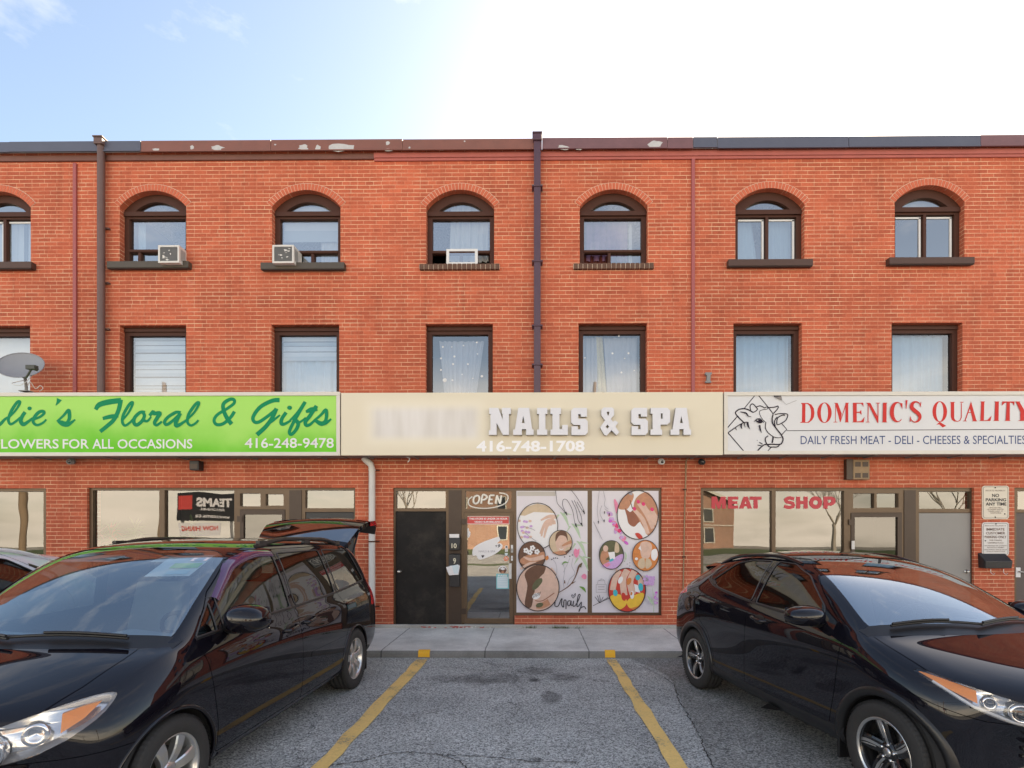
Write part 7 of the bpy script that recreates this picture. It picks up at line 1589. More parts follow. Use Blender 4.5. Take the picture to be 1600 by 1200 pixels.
for sg in (1, -1):
    V.mirror(1.50, 1.105, 1.185, sg, (.16, .150, .102), C_BLACK, V.pt(1.56, sg * .90, 1.11))
    V.handle(dobj['f', sg], 2.27, .95, sg, C_CHROME if False else C_BLACK, .19); V.handle(dobj['s', sg], 2.62, .965, sg, C_BLACK, .19)
    # smoked rain visor over the front door glass, black pillar strips
    V.strip([(1.545, 1.31), (1.70, 1.435), (1.87, 1.545), (2.15, 1.610), (2.40, 1.605)], sg, .058, C_VISOR, 'window_visor', .02, dobj['f', sg])
    V.strip([(2.512, 1.12), (2.443, 1.60)], sg, .07, C_TRIM, 'pillar_trim', .003); V.strip([(3.487, 1.15), (3.375, 1.60)], sg, .07, C_TRIM, 'pillar_trim', .003); V.strip([(1.495, 1.10), (1.51, 1.33)], sg, .05, C_TRIM, 'pillar_trim', .003)
    V.strip([(1.24, 1.085), (1.5, 1.098), (2.5, 1.118), (3.5, 1.143), (4.40, 1.19)], sg, .022, C_TRIM, 'belt_moulding', .004)
    V.strip([(1.38, .255), (2.4, .235), (3.46, .25)], sg, .07, C_TRIM, 'sill_trim', .008)
    V.seal(FG, sg, dobj['f', sg]); V.seal(SG_, sg, dobj['s', sg]); V.seal(RG, sg, None); V.seal(QG, sg, None, .006)
    # roof rails
    mb = MB(); pts = []
    for k in range(13):
        t = k / 12; sx = 2.35 + 1.80 * t; q = V.skin_top(sx, sg * .655); lift = .045 * min(1, 4.5 * min(t, 1 - t)); pts.append(q + Vector((0, 0, lift - .006)))
    mb.tube(spline(pts, 3), .021, C_TRIM, 10)
    for sx in (2.45, 3.3, 4.08): q = V.skin_top(sx, sg * .655); mb.box(q.x - .06, q.x + .06, q.y - .018, q.y + .018, q.z - .01, q.z + .04, C_TRIM)
    V.part(mb, 'roof_rail')
    mb = MB(); c_ = V.pt(.93 + WBV + .40, sg * .86, .2); mb.box(c_.x - .012, c_.x + .012, c_.y - .09, c_.y + .09, .12, .42, C_CLAD); V.part(mb, 'mud_flap')
# cowl, wipers
mb = MB(); vs = []; n = 24
for k in range(n + 1):
    y = -.86 + 1.72 * k / n; c_ = .27 * (1 - (y / .99) ** 2)
    for sx in (1.09 - c_, 1.16 - c_, 1.225 - c_): q = V.skin_top(sx, y); vs.append(q + Vector((0, 0, .004 if sx > 1.12 - c_ else -.004)))
mb.add(vs, [(k * 3 + j, k * 3 + j + 1, (k + 1) * 3 + j + 1, (k + 1) * 3 + j) for k in range(n) for j in range(2)], C_TRIM, True); V.part(mb, 'cowl')
for (ya, yb) in ((.62, -.12), (-.05, -.62)):
    mb = MB(); pts = []
    for k in range(9):
        t = k / 8; y = ya + (yb - ya) * t; q = V.skin_top(1.19 - .28 * (1 - (y / .99) ** 2) + .03 * math.sin(3 * t), y); pts.append(q + Vector((.02, 0, .022)))
    mb.tube(pts, .010, C_TRIM, 6); mb.tube([p + Vector((.012, 0, .018)) for p in pts[:6]], .009, C_TRIM, 6); V.part(mb, 'wiper')
# front grille and number plate recess
mb = MB()
for k in range(5):
    z = .50 + .045 * k; pts = [V.skin_front(y, z) + Vector((.004, 0, 0)) for y in [-.42 + .84 * i / 12 for i in range(13)]]; mb.tube(pts, .011, C_CHROME if k in (0, 4) else C_TRIM, 6)
V.part(mb, 'grille')
# cabin
mb = MB(); prof = [(1.06, .98), (1.20, 1.085), (1.45, 1.10), (1.72, 1.03), (1.76, .86), (1.70, .60)]; vs = []; ys = [-.84, -.45, 0, .2, .38, .56, .84]; hump = [0, 0, 0, 0, .035, 0, 0]
for y, h_ in zip(ys, hump):
    for i, (sx, z) in enumerate(prof): vs.append(V.pt(sx - .16 * (1 - (y / .9) ** 2), y, z + (h_ if i in (2, 3) else 0)))
mb.add(vs, [(k * 6 + j, k * 6 + j + 1, (k + 1) * 6 + j + 1, (k + 1) * 6 + j) for k in range(6) for j in range(5)], C_DASH, True); V.part(mb, 'dashboard')
mb = MB(); cst = V.pt(1.84, .40, 1.02); ax = Vector((-.86, 0, .5)).normalized(); a = Vector((0, 1, 0)); b = ax.cross(a)
mb.tube([cst + (a * math.cos(t) + b * math.sin(t)) * .185 for t in [2 * math.pi * k / 28 for k in range(28)]], .016, C_INTD, 8, closed=True)
for t in (0, math.pi, -math.pi / 2): mb.tube([cst + ax * -.03, cst + (a * math.cos(t) + b * math.sin(t)) * .18], .016, C_INTD, 6)
mb.ball(cst - ax * .02, (.05, .075, .06), C_INTD, 14, 8); V.part(mb, 'steering_wheel')
V.seats([(2.25, .40, .72), (2.25, -.40, .72), (3.15, .40, .72), (3.15, -.40, .72), (3.95, .0, .75)], .52, C_INT)
mb = MB(); mb.box(V.xo - 4.2, V.xo - 1.3, -.88, .88, .42, .44, C_INTD); V.part(mb, 'floor')
mb = MB(); q = V.skin_front(.0, 1.60) if False else V.pt(1.84, 0, 1.535); mb.box(q.x - .02, q.x + .03, q.y - .13, q.y + .13, q.z - .045, q.z + .03, C_INTD); mb.tube([q + Vector((.02, 0, .02)), q + Vector((-.02, 0, .10))], .014, C_INTD, 8); mb.box(q.x - .08, q.x + .0, -.10, .10, q.z + .045, q.z + .09, C_INTD); V.part(mb, 'rear_view_mirror', bevel=.012)
for y in (.36, -.36):
    mb = MB(); q = V.pt(1.86, y, 1.61); mb.add([q + Vector((.10, -.2, -.045)), q + Vector((.10, .2, -.045)), q + Vector((-.1, .2, .0)), q + Vector((-.1, -.2, 0))], [(0, 1, 2, 3)], M_OFFW); V.part(mb, 'sun_visor')
# raised liftgate
mb = MB(); hin = V.skin_top(4.50, 0) + Vector((-.02, 0, -.03)); up = R(21); vs = []; gl_ = []
secs = [(0, 0, .56), (.06, .05, .60), (.20, .155, .63), (.34, .25, .65), (.40, .28, .66), (.65, .33, .67), (.88, .345, .665), (.98, .31, .65), (1.02, .21, .62)]
def GP(e, h_, y, W_):
    cr = .05 * (1 - (y / W_) ** 2)
    return hin + Vector((-e - cr * .4, y, h_ + cr - .02))
YN = 14
rows_t = []; rows_b = []
for (e_, h_, W_) in secs:
    rows_t.append([GP(e_, h_, -W_ + 2 * W_ * k / YN, W_) for k in range(YN + 1)]); rows_b.append([GP(e_ + .02, h_ - .06, -W_ + 2 * W_ * k / YN, W_) for k in range(YN + 1)])
def sheet(mb, rows, i0, i1, mt, flip=False):
    n = YN + 1; vs = [p for r_ in rows[i0:i1 + 1] for p in r_]
    mb.add(vs, [(i * n + k, i * n + k + 1, (i + 1) * n + k + 1, (i + 1) * n + k) for i in range(i1 - i0) for k in range(YN)], mt, True)
sheet(mb, rows_t, 0, 1, C_BLACK); sheet(mb, rows_t, 3, 8, C_BLACK); sheet(mb, rows_b, 0, 8, C_INTD)
for k_ in (0, YN): mb.add([r_[k_] for r_ in rows_t] + [r_[k_] for r_ in rows_b], [(i, i + 1, 10 + i, 9 + i) for i in range(8)], C_BLACK)
mb.add(rows_t[0] + rows_b[0], [(k, k + 1, YN + 2 + k, YN + 1 + k) for k in range(YN)], C_BLACK); mb.add(rows_t[8] + rows_b[8], [(k, k + 1, YN + 2 + k, YN + 1 + k) for k in range(YN)], C_BLACK)
lg = V.part(mb, 'liftgate')
mb = MB(); sheet(mb, [[p + Vector((0, 0, .003)) for p in r_] for r_ in rows_t], 1, 3, C_GATEG); V.part(mb, 'rear_window', lg)
for sg in (1, -1):
    mb = MB(); k0 = YN if sg > 0 else 0; e = Vector((0, sg * .012, 0))
    vs = [rows_t[i][k0] + e + Vector((0, 0, .004)) for i in (5, 6, 7)] + [rows_b[i][k0] + e for i in (5, 6, 7)] + [rows_t[i][k0 - sg * 2] + Vector((0, 0, .008)) for i in (5, 6, 7)]
    mb.add(vs, [(0, 1, 4, 3), (1, 2, 5, 4), (0, 1, 7, 6), (1, 2, 8, 7)], C_REDL, True); V.part(mb, 'gate_lamp', lg)
    mb = MB(); a_ = hin + Vector((-.05, sg * .60, -.12)); b_ = rows_b[4][YN if sg > 0 else 0] + Vector((0, -sg * .05, 0)); mb.tube([a_ + Vector((.0, 0, -.25)), b_], .012, C_TRIM, 8); V.part(mb, 'gas_strut', lg)
# place it: front left hub and rear left hub from the photograph's wheels
def place(car, fu, fv, ru, rv, hz, half):
    a = at(fu, fv, 1.0); 
    def hub(u, v): x, y, z = ray(u, v); t = (hz - HC) / z; return Vector((x * t, y * t, 0))
    f_, r_ = hub(fu, fv), hub(ru, rv); d = (f_ - r_).normalized(); mid = (f_ + r_) / 2
    side = Vector((-d.y, d.x, 0)) * half      # left of heading
    car.root.rotation_euler = (0, 0, math.atan2(d.y, d.x)); car.root.location = mid - side


place(V, 281, 1204, 557, 1028.6, .345, .985)

# paper permit behind the top corner of the windscreen
MW = Matrix.Translation(V.root.location) @ Matrix.Rotation(V.root.rotation_euler.z, 4, 'Z')
def glass_sheet(name, label, cat, y0, y1, z0, z1, mats, push=.012):
    mb = MB()
    for i, (a, b, c, d, mt) in enumerate(mats):
        vs = [MW @ (V.skin_front(y0 + (y1 - y0) * p, z0 + (z1 - z0) * q) + Vector((-push + .0012 * i, 0, 0))) for p, q in ((a, c), (b, c), (b, d), (a, d))]
        mb.add(vs, [(0, 1, 2, 3)], mt)
    tag(mb.build(name, origin=mb.v[0]), label, cat)
I_GRNP = flatm('permit_green', (.42, .66, .22))
glass_sheet('parking_permit', 'white and green paper permit inside the top corner of the minivan windscreen', 'permit', .33, .60, 1.475, 1.60, [(0, 1, 0, 1, I_W), (.35, .98, .42, .68, I_GRNP), (.4, .9, .1, .3, I_BLUE), (.62, .98, .8, .97, I_PAPER)])
# ------------------------------------------------------------------ crossover
ST2 = [(.36, .30, .38, .52, .54, .50, .60, .46, .64, .38, .665),
      (.385, .36, .27, .70, .62, .69, .72, .64, .785, .52, .82),
      (.55, .32, .22, .82, .75, .80, .85, .74, .89, .58, .93),
      (.76, .24, .20, .872, .85, .845, .93, .765, .97, .60, 1.005),
      (.96, .20, .20, .885, .92, .855, 1.00, .785, 1.03, .64, 1.06),
      (1.08, .24, .20, .888, .95, .858, 1.035, .795, 1.055, .68, 1.085),
      (1.17, .26, .20, .888, .96, .858, 1.05, .80, 1.085, .71, 1.115),
      (1.26, .26, .20, .888, .965, .858, 1.058, .805, 1.14, .71, 1.185),
      (1.50, .21, .20, .888, .98, .858, 1.065, .808, 1.285, .685, 1.36),
      (1.80, .15, .20, .888, .985, .858, 1.075, .808, 1.44, .650, 1.515),
      (2.12, .10, .20, .888, .99, .858, 1.085, .808, 1.515, .625, 1.59),
      (2.45, .05, .20, .888, 1.0, .858, 1.105, .808, 1.54, .605, 1.62),
      (2.90, 0, .20, .890, 1.02, .862, 1.13, .808, 1.53, .59, 1.61),
      (3.35, -.04, .20, .895, 1.05, .868, 1.165, .80, 1.475, .555, 1.555),
      (3.72, -.08, .24, .893, 1.06, .86, 1.185, .775, 1.385, .525, 1.455),
      (4.00, -.12, .30, .87, 1.05, .82, 1.15, .73, 1.25, .50, 1.30),
      (4.17, -.12, .38, .84, .98, .79, 1.04, .70, 1.09, .50, 1.11),
      (4.20, -.12, .50, .72, .80, .68, .86, .6, .92, .42, .95)]
WBH = 2.68; XOH = WBH / 2 + .86
H = Car('crossover', 'glossy black crossover with black and silver star wheels, parked by the butcher shop', 'crossover', ST2, XOH, C_NAVY, None, (.996, .978, .026))
RA2 = .372; ZA2 = .335
me = H.shell
for sx in (.86, .86 + WBH):
    c_ = [(sx + RA2 * math.cos(2 * math.pi * k / 40), ZA2 + RA2 * math.sin(2 * math.pi * k / 40)) for k in range(40)]
    for sg in (1, -1): me = boolean(me, H.side(c_, sg, .58, 1.2), 'DIFFERENCE')
WS2 = round_poly([(-.725, 1.105), (0, 1.13), (.725, 1.105), (.70, 1.19), (.635, 1.36), (.575, 1.485), (.45, 1.545), (0, 1.568), (-.45, 1.545), (-.575, 1.485), (-.635, 1.36), (-.70, 1.19)], .05)
ws = H.front(WS2, .7, 2.26); wsm = boolean(H.shell, ws, 'INTERSECT'); me = boolean(me, ws, 'DIFFERENCE')
FG2 = round_poly([(1.50, 1.085), (2.42, 1.125), (2.36, 1.515), (2.12, 1.505), (1.84, 1.42), (1.54, 1.20)], .03)
RG2 = round_poly([(2.50, 1.13), (3.18, 1.195), (3.36, 1.26), (3.06, 1.455), (2.80, 1.505), (2.46, 1.515)], .03)
QG2 = round_poly([(3.24, 1.215), (3.50, 1.275), (3.40, 1.345), (3.16, 1.425)], .02)
gm = []
for sg in (1, -1):
    for nm, P, mt in (('f', FG2, C_SIDE), ('r', RG2, C_PRIV2 if 'C_PRIV2' in globals() else C_PRIV)):
        c_ = H.side(P, sg); gm.append((nm, sg, boolean(H.shell, c_, 'INTERSECT'), mt)); me = boolean(me, c_, 'DIFFERENCE')
RW2 = round_poly([(-.60, 1.16), (.60, 1.16), (.52, 1.43), (-.52, 1.43)], .05); rwc = H.front(RW2, 3.55, 4.6); rwm = boolean(H.shell, rwc, 'INTERSECT'); me = boolean(me, rwc, 'DIFFERENCE')
HLP2 = [(-.50, .665), (-.30, .66), (-.10, .70), (.08, .765), (.26, .865), (.38, .935), (.30, .925), (.10, .88), (-.10, .835), (-.32, .795), (-.50, .775)]
hlm = {}
HL2 = lambda sg: H.diag(smooth_poly(HLP2, 3), sg, (.50, .50), R(38), .0, 1.2)
for sg in (1, -1): c_ = HL2(sg); hlm[sg] = boolean(H.shell, c_, 'INTERSECT'); me = boolean(me, c_, 'DIFFERENCE')
TLP2 = round_poly([(3.80, 1.07), (4.6, .93), (4.6, 1.12), (3.95, 1.14)], .03)
tlm = {}
for sg in (1, -1): c_ = H.side(TLP2, sg, .4, 1.2); tlm[sg] = boolean(H.shell, c_, 'INTERSECT'); me = boolean(me, c_, 'DIFFERENCE')
FD2 = round_poly([(1.36, .33), (2.50, .33), (2.505, .70), (2.47, 1.10), (2.405, 1.555), (2.10, 1.545), (1.80, 1.445), (1.48, 1.20), (1.24, 1.04), (1.26, .85), (1.31, .55)], .03)
RD2 = round_poly([(2.50, .33), (3.06, .33), (3.10, .52), (3.22, .70), (3.40, .80), (3.46, 1.0), (3.42, 1.275), (3.08, 1.495), (2.80, 1.548), (2.405, 1.555), (2.47, 1.10), (2.505, .70)], .025)
doors = {}
for sg in (1, -1):
    for nm, P in (('f', FD2), ('r', RD2)): doors[nm, sg] = boolean(me, H.side(offset_poly(P, -.003), sg, .3), 'INTERSECT')
for sg in (1, -1):
    for P in (FD2, RD2): me = boolean(me, H.side(offset_poly(P, .003), sg, .3), 'DIFFERENCE')
HDP = [(-.2, -.50), (.10, -.56), (.36, -.68), (.66, -.735), (.95, -.755), (1.08, -.755), (1.14, -.69), (1.06, -.4), (.99, 0), (1.06, .4), (1.14, .69), (1.08, .755), (.95, .755), (.66, .735), (.36, .68), (.10, .56), (-.2, .50)]
hood = boolean(me, H.top(offset_poly(HDP, -.003), .77, 1.3), 'INTERSECT'); me = boolean(me, H.top(offset_poly(HDP, .003), .765, 1.3), 'DIFFERENCE')
BP2 = [(-.3, .1), (.53, .1), (.50, .42), (.57, .62), (.70, .79), (.36, .70), (-.3, .70)]
bump = boolean(me, H.across(offset_poly(BP2, -.002)), 'INTERSECT'); me = boolean(me, H.across(offset_poly(BP2, .002)), 'DIFFERENCE')
H.finish(me, 'body', C_NAVY); H.finish(hood, 'hood', C_NAVY); H.finish(bump, 'bumper', C_NAVY)
hd = {}
for (nm, sg), m_ in doors.items(): hd[nm, sg] = H.finish(m_, 'door', C_NAVY)
for nm, sg, m_, mt in gm: H.finish(m_, 'window', mt, hd[nm, sg], True, .005)
H.finish(wsm, 'windscreen', C_WIND2, None, True, .004); H.finish(rwm, 'rear_window', C_PRIV, None, True, .004)
for sg in (1, -1):
    hl = H.finish(hlm[sg], 'headlight', C_LENSG, None, True, .003)
    c, q = math.cos(R(38)), math.sin(R(38)); mb = MB()
    def LP(a, z, dep):
        o_ = Vector((H.xo - .50 - q * a + c * 1.6, sg * (.50 + c * a + q * 1.6), z)); d = Vector((-c, -sg * q, 0)); h = H.bvh.ray_cast(o_, d); p = h[0] if h[0] else o_ + d * 1.2
        return p + d * dep
    P = smooth_poly(HLP2, 3); rim = [LP(a, z, .012) for a, z in P]; back = [LP(a * .93, .79 + (z - .79) * .8, .09) for a, z in P]; n = len(P)
    mb.add(rim + back, [(i, (i + 1) % n, n + (i + 1) % n, n + i) for i in range(n)], C_REFW, True); mb.add(back, [tuple(t) for t in tessellate_polygon([[Vector((a, z, 0)) for a, z in P]])], C_REFL, True)
    d = Vector((c, sg * q, 0))
    for (a, z, r_) in ((-.14, .755, .055), (-.32, .725, .06), (.0, .795, .035)):
        cc = LP(a, z, .06); mb.lathe([(r_, -.02), (r_ * .95, .025), (r_ * .7, .01), (.001, 0)], cc, (d.x, d.y, 0), C_CHROME, 22); mb.ball(cc + d * .008, r_ * .62, M_LENS, 16, 10)
    bz = [LP(a, z, .018) for a, z in [(-.50, .672), (-.30, .668), (-.10, .708), (.08, .773), (.26, .873)]]; mb.tube(bz, .009, M_WHITE, 6)
    H.part(mb, 'reflector', hl)
    mb = MB(); A = [(.06, .79), (.20, .85), (.335, .915), (.20, .892), (.06, .856)]; fr = [LP(a, z, .02) for a, z in A]; bk = [LP(a, z, .045) for a, z in A]
    mb.add(fr, [(0, 1, 2, 3, 4)], C_AMBER); mb.add(fr + bk, [(i, (i + 1) % 5, 5 + (i + 1) % 5, 5 + i) for i in range(5)], C_AMBER); H.part(mb, 'amber_lens', hl)
    H.finish(tlm[sg], 'taillight', C_REDL, None, True, .002)
    H.mirror(1.46, 1.015, 1.155, sg, (.14, .150, .078), C_NAVY, H.pt(1.54, sg * .80, 1.085))
    H.handle(hd['f', sg], 2.18, .985, sg, C_NAVY, .19)
    H.strip([(1.48, 1.075), (2.42, 1.115), (3.2, 1.19), (3.5, 1.27)], sg, .02, C_TRIM, 'belt_moulding', .004)
    H.strip([(2.46, 1.13), (2.405, 1.51)], sg, .06, C_TRIM, 'pillar_trim', .003)
    H.seal(FG2, sg, hd['f', sg]); H.seal(RG2, sg, hd['r', sg])
    H.strip([(3.27, 1.225), (3.45, 1.28), (3.36, 1.345), (3.24, 1.40)], sg, .035, C_TRIM, 'quarter_trim', .003)
    H.strip([(1.20, .30), (2.2, .275), (3.15, .30)], sg, .15, C_CLAD, 'sill_cladding', .012)
    mb = MB(); pts = []
    for k in range(13):
        t = k / 12; sx = 2.06 + 1.48 * t; q_ = H.skin_top(sx, sg * (.575 - .045 * t)); lift = .035 * min(1, 5 * min(t, 1 - t)); pts.append(q_ + Vector((0, 0, lift - .004)))
    mb.tube(spline(pts, 3), .019, C_NAVY, 10); H.part(mb, 'roof_rail')
    for (sx, z0) in ((.86 + .40, .14), ): c_ = H.pt(sx, sg * .80, 0); mb = MB(); mb.box(c_.x - .012, c_.x + .012, c_.y - .07, c_.y + .075, z0, .40, C_CLAD); H.part(mb, 'mud_flap', bevel=.004)
for sx in (.86, .86 + WBH):
    for sg in (1, -1): H.wheel(sx, sg * .772, .334, .215, 'star')
    H.well(sx, RA2 + .006, ZA2, .878); H.arch_lip(sx, RA2 + .002, ZA2, .014, C_CLAD, wide=.055)
mb = MB(); vs = []; n = 24
for k in range(n + 1):
    y = -.78 + 1.56 * k / n; c_ = .25 * (1 - (y / .888) ** 2)
    for sx in (1.10 - c_, 1.17 - c_, 1.23 - c_): q_ = H.skin_top(sx, y); vs.append(q_ + Vector((0, 0, .004 if sx > 1.12 - c_ else -.004)))
mb.add(vs, [(k * 3 + j, k * 3 + j + 1, (k + 1) * 3 + j + 1, (k + 1) * 3 + j) for k in range(n) for j in range(2)], C_TRIM, True); H.part(mb, 'cowl')
for (ya, yb) in ((-.62, -.02), (-.02, .58)):
    mb = MB(); pts = []
    for k in range(9):
        t = k / 8; y = ya + (yb - ya) * t; q_ = H.skin_top(1.21 - .26 * (1 - (y / .888) ** 2) + .03 * math.sin(3 * t), y); pts.append(q_ + Vector((.02, 0, .02)))
    mb.tube(pts, .010, C_TRIM, 6); mb.tube([p + Vector((.012, 0, .016)) for p in pts[:6]], .009, C_TRIM, 6); H.part(mb, 'wiper')
mb = MB(); pts = [H.skin_front(y, .70 + .05 * abs(y)) + Vector((.006, 0, 0)) for y in [-.48 + .96 * i / 14 for i in range(15)]]; mb.tube(pts, .022, C_CHROME, 8)
for k in range(4): mb.tube([H.skin_front(y, .50 + .045 * k) + Vector((.004, 0, 0)) for y in [-.44 + .88 * i / 12 for i in range(13)]], .011, C_TRIM, 6)
H.part(mb, 'grille')
mb = MB(); prof = [(1.12, .98), (1.24, 1.075), (1.56, 1.085), (1.78, 1.02), (1.82, .85), (1.76, .6)]; vs = []
ys = [-.76, -.40, 0, .2, .36, .52, .76]
for y, h_ in zip(ys, [0, 0, 0, 0, .03, 0, 0]):
    for i, (sx, z) in enumerate(prof): vs.append(H.pt(sx - .15 * (1 - (y / .82) ** 2), y, z + (h_ if i in (2, 3) else 0)))
mb.add(vs, [(k * 6 + j, k * 6 + j + 1, (k + 1) * 6 + j + 1, (k + 1) * 6 + j) for k in range(6) for j in range(5)], C_INTD, True); H.part(mb, 'dashboard')
mb = MB(); cst = H.pt(1.92, .36, .99); ax = Vector((-.9, 0, .42)).normalized(); a = Vector((0, 1, 0)); b = ax.cross(a)
mb.tube([cst + (a * math.cos(t) + b * math.sin(t)) * .18 for t in [2 * math.pi * k / 28 for k in range(28)]], .016, C_INTD, 8, closed=True)
for t in (0, math.pi, -math.pi / 2): mb.tube([cst + ax * -.03, cst + (a * math.cos(t) + b * math.sin(t)) * .17], .016, C_INTD, 6)
H.part(mb, 'steering_wheel')
H.seats([(2.25, .36, .64), (2.25, -.36, .64), (3.0, .36, .66), (3.0, -.36, .66)], .48, C_INTD)
mb = MB(); mb.box(H.xo - 3.9, H.xo - 1.4, -.78, .78, .40, .42, C_INTD); H.part(mb, 'floor')
mb = MB(); q_ = H.pt(1.84, 0, 1.47); mb.box(q_.x - .02, q_.x + .02, q_.y - .12, q_.y + .12, q_.z - .035, q_.z + .03, C_INTD); mb.tube([q_, q_ + Vector((.0, 0, .085))], .012, C_INTD, 8); H.part(mb, 'rear_view_mirror', bevel=.01)
mb = MB(); pts = [H.skin_top(3.62, 0) + Vector((0, 0, -.005)), H.skin_top(3.62, 0) + Vector((-.05, 0, .06)), H.skin_top(3.62, 0) + Vector((-.16, 0, .075))]; vs = []
for y in [-.56 + 1.12 * k / 12 for k in range(13)]:
    a_ = H.skin_top(3.62, y); b_ = H.skin_top(3.80, y)
    vs += [a_ + Vector((0, 0, .003)), b_ + Vector((0, 0, .045)), b_ + Vector((-.09, 0, .03)), b_ + Vector((-.02, 0, .0))]
mb.add(vs, [(k * 4 + j, k * 4 + j + 1, (k + 1) * 4 + j + 1, (k + 1) * 4 + j) for k in range(12) for j in range(3)], C_NAVY, True); H.part(mb, 'spoiler')
place2 = lambda car, fu, fv, ru, rv, hz, half: None
def place_right(car, fu, fv, ru, rv, hz, half):
    def hub(u, v): x, y, z = ray(u, v); t = (hz - HC) / z; return Vector((x * t, y * t, 0))
    f_, r_ = hub(fu, fv), hub(ru, rv); d = (f_ - r_).normalized(); mid = (f_ + r_) / 2
    side = Vector((-d.y, d.x, 0)) * half
    car.root.rotation_euler = (0, 0, math.atan2(d.y, d.x)); car.root.location = mid + side
place_right(H, 1383, 1180, 1082, 1028, .334, .88)

# a white vehicle of the same shape stands beyond the minivan; only its roof shows
def copy_tree(o, parent=None, paintmap=None):
    c = o.copy(); COL.objects.link(c); c.parent = parent
    if paintmap and c.type == 'MESH':
        for i, sl_ in enumerate(c.material_slots):
            m_ = o.data.materials[i]
            if m_ in paintmap: sl_.link = 'OBJECT'; sl_.material = paintmap[m_]
    for ch in list(o.children): copy_tree(ch, c, paintmap)
    return c
w = copy_tree(H.root, None, {C_NAVY: C_WHITE}); w.name = 'crossover'
tag(w, 'white vehicle beyond the black minivan, only its roof showing at the left edge', 'crossover')
w.location = (-5.5, 4.0, 0); w.rotation_euler = (0, 0, R(-91)); w.scale = (1.06, 1.06, 1.06)
# ------------------------------------------------------------------ across the street (what the panes and paint mirror)
M_HB1 = brick_material('house_brick', (.50, .29, .20), (.40, .22, .15), (.70, .60, .5)); M_HROOF = mat('shingle_roof', (.12, .10, .09), .9, var=.3, scale=4)
M_TRIM = mat('cream_trim', (.72, .68, .58), .6); M_HGL = mat('house_window', (.05, .06, .07), .1, spec=.8); M_WOOD = mat('weathered_pole', (.30, .21, .13), .85, var=.3, scale=3); M_BARK = mat('pale_bark', (.42, .36, .29), .9, var=.3, scale=6)
def house(label, x, y, w, d, h, rise):
    r = thing('brick_house', label, 'house', (x, y, 0)); mb = MB(); x0, x1 = x - w / 2, x + w / 2
    mb.add([(x0, y, 0), (x1, y, 0), (x1, y, h), (x, y, h + rise), (x0, y, h)], [(0, 1, 2, 3, 4)], M_HB1)
    mb.box(x0, x1, y - d, y - .002, 0, h, M_HB1); mb.build('wall', r)
    mb = MB(); e = .4
    for s_ in (-1, 1):
        xe = x + s_ * (w / 2 + e); ze = h - e * rise / (w / 2)
        mb.add([(xe, y + .4, ze), (x, y + .4, h + rise + .03), (x, y - d, h + rise + .03), (xe, y - d, ze)], [(0, 1, 2, 3)], M_HROOF)
        mb.add([(xe, y + .41, ze - .22), (x, y + .41, h + rise - .2), (x, y + .41, h + rise + .05), (xe, y + .41, ze + .03)], [(0, 1, 2, 3)], M_TRIM)
    mb.build('roof', r)
    for (cx, cz) in [(x - w * .26, h * .72), (x + w * .26, h * .72), (x - w * .26, h * .28), (x + w * .26, h * .28), (x, h + rise * .25)]:
        mb = MB(); mb.prism(rc(cx - .55, cz - .8, cx + .55, cz + .8)[::-1], y + .02, y + .06, M_TRIM); o = mb.build('window', r)
        mb = MB(); mb.flat(rc(cx - .42, cz - .68, cx + .42, cz + .68), y + .07, M_HGL); mb.build('pane', o)
    mb = MB(); mb.box(x0 - .05, x1 + .05, y, y + .05, h * .48, h * .5, M_TRIM); mb.build('stone_band', r)
house('two storey gabled brick house across the street at the right', 15.0, -36, 10.4, 11, 4.8, 2.2)
house('wide gabled brick house across the street facing the salon', -5.2, -35, 7.6, 11, 6.2, 2.6)
def pole(label, x, y, h):
    r = thing('utility_pole', label, 'utility pole', (x, y, 0)); mb = MB(); mb.tube([(x, y, 0), (x + .1, y, h)], [.17, .11], M_WOOD, 10); mb.build('pole', r)
    mb = MB(); mb.box(x - 1.1, x + 1.2, y - .06, y + .06, h - .9, h - .78, M_WOOD); mb.build('cross_arm', r); mb = MB(); mb.lathe([(.001, 0), (.22, 0), (.22, .7), (.001, .7)], (x + .35, y, h - 2.4), (0, 0, 1), M_GREY, 14); mb.build('transformer', r)
pole('wooden utility pole across the street, left of the wide gabled house', -20.5, -10.3, 10)
pole('wooden utility pole on the verge behind the camera', 3.2, -10.4, 10)
pole('wooden utility pole on the verge far to the left', -28, -10.2, 8.5)
pole('wooden utility pole on the verge far to the right', 26, -10.4, 10)
mb = MB()
for (dy, z) in ((-.2, 9.2), (.1, 9.2), (0, 7.6), (.05, 6.4)):
    for (xa, xb) in ((-60, -28), (-28, -20.5), (-20.5, 3.2), (3.2, 26), (26, 55)):
        mb.tube([(xa + (xb - xa) * k / 8, -10.3 + dy, z - .5 * (1 - (2 * k / 8 - 1) ** 2)) for k in range(9)], .04, M_BLACK, 5, cap=False)
tag(mb.build('power_line', origin=(0, -10.3, 9)), 'overhead wires strung along the verge poles across the lot', 'wires')
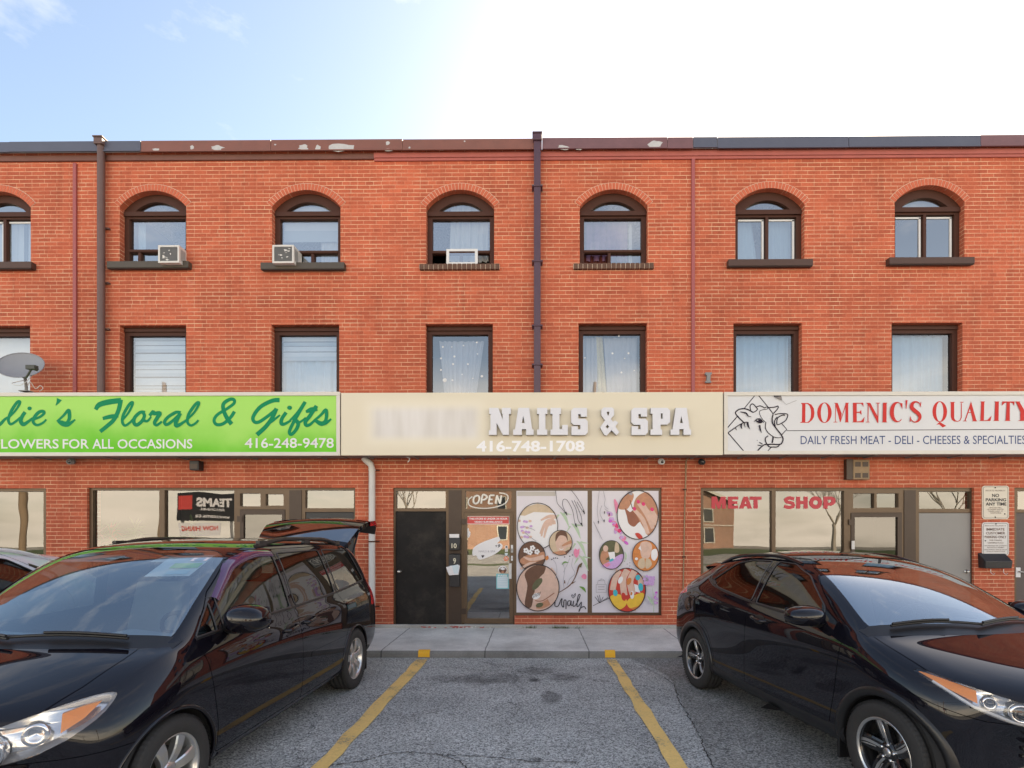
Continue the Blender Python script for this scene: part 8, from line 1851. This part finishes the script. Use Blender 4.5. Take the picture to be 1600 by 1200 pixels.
def bare_tree(label, x, y, h, seed):
    rg = random.Random(seed); r = thing('bare_tree', label, 'tree', (x, y, 0)); tb = MB(); cb = MB()
    tb.tube([(x, y, 0), (x + rg.uniform(-.2, .2), y, h * .35)], [.2, .14], M_BARK, 8)
    def grow(p, d, ln, rad, dep):
        q_ = p + d * ln; cb.tube([p, (p + q_) / 2 + Vector((rg.uniform(-.06, .06), rg.uniform(-.06, .06), .03)) * ln, q_], [rad, rad * .85, rad * .65], M_BARK, 5, cap=False)
        if dep == 0: return
        for k in range(3):
            nd = (d + Vector((rg.uniform(-.8, .8), rg.uniform(-.8, .8), rg.uniform(-.1, .6)))).normalized(); grow(q_, nd, ln * rg.uniform(.6, .82), rad * .6, dep - 1)
    for k in range(4):
        a_ = k * 1.57 + rg.uniform(-.4, .4); grow(Vector((x, y, h * .33)), Vector((math.cos(a_) * .6, math.sin(a_) * .6, 1)).normalized(), h * .22, .075, 4)
    tb.build('trunk', r); cb.build('crown', r)
bare_tree('bare young tree beside the gabled house across the street', 26.5, -29, 7, 3)
bare_tree('bare spreading tree across the street at the far right', 36, -28, 8, 5)
bare_tree('bare tree across the street left of the wide house', -12, -31, 8, 8)
# roadside sign seen mirrored in the florist's pane
r = thing('roadside_sign', 'black and red roadside sign board with hiring notice, facing the shops', 'sign', (-17.0, -8.5, 0))
Yb = -8.5; I_SIGNK = flatm('sign_black', (.02, .02, .022)); 
mb = MB(); mb.tube([(-18.1, Yb - .1, 0), (-18.1, Yb - .1, 3.6)], .07, M_GREY, 8); mb.tube([(-15.6, Yb - .1, 0), (-15.6, Yb - .1, 3.6)], .07, M_GREY, 8); mb.build('post', r)
class Back:   # text facing +Y: mirror x so that it reads right from the shops
    pass
def face_text(mb, body, x0, x1, z0, z1, mt, bold=.02):
    k0 = len(mb.v); mb.text(body, -x1, -x0, z0, z1, 0, mt, bold)
    for i in range(k0, len(mb.v)): v = mb.v[i]; mb.v[i] = (-v[0], Yb + .03 + .0006 * (1 + face_text.c % 7), v[2])
    face_text.c += 1
face_text.c = 0
mb = MB(); mb.box(-18.3, -15.3, Yb - .04, Yb + .02, 2.35, 3.75, I_SIGNK); mb.box(-18.25, -17.55, Yb + .0205, Yb + .025, 2.9, 3.6, I_STICK)
face_text(mb, 'TEAMS', -17.35, -15.5, 3.05, 3.5, I_W, .05); face_text(mb, 'PERSONNEL', -17.2, -15.9, 2.86, 2.98, I_W); face_text(mb, 'www.teams.ca', -17.4, -15.6, 2.5, 2.66, I_W); mb.build('board', r)
mb = MB(); mb.box(-18.25, -16.2, Yb - .04, Yb + .02, 1.55, 2.25, I_W); face_text(mb, 'NOW HIRING', -18.1, -16.35, 1.85, 2.1, I_STICK, .03); mb.build('notice_board', r)
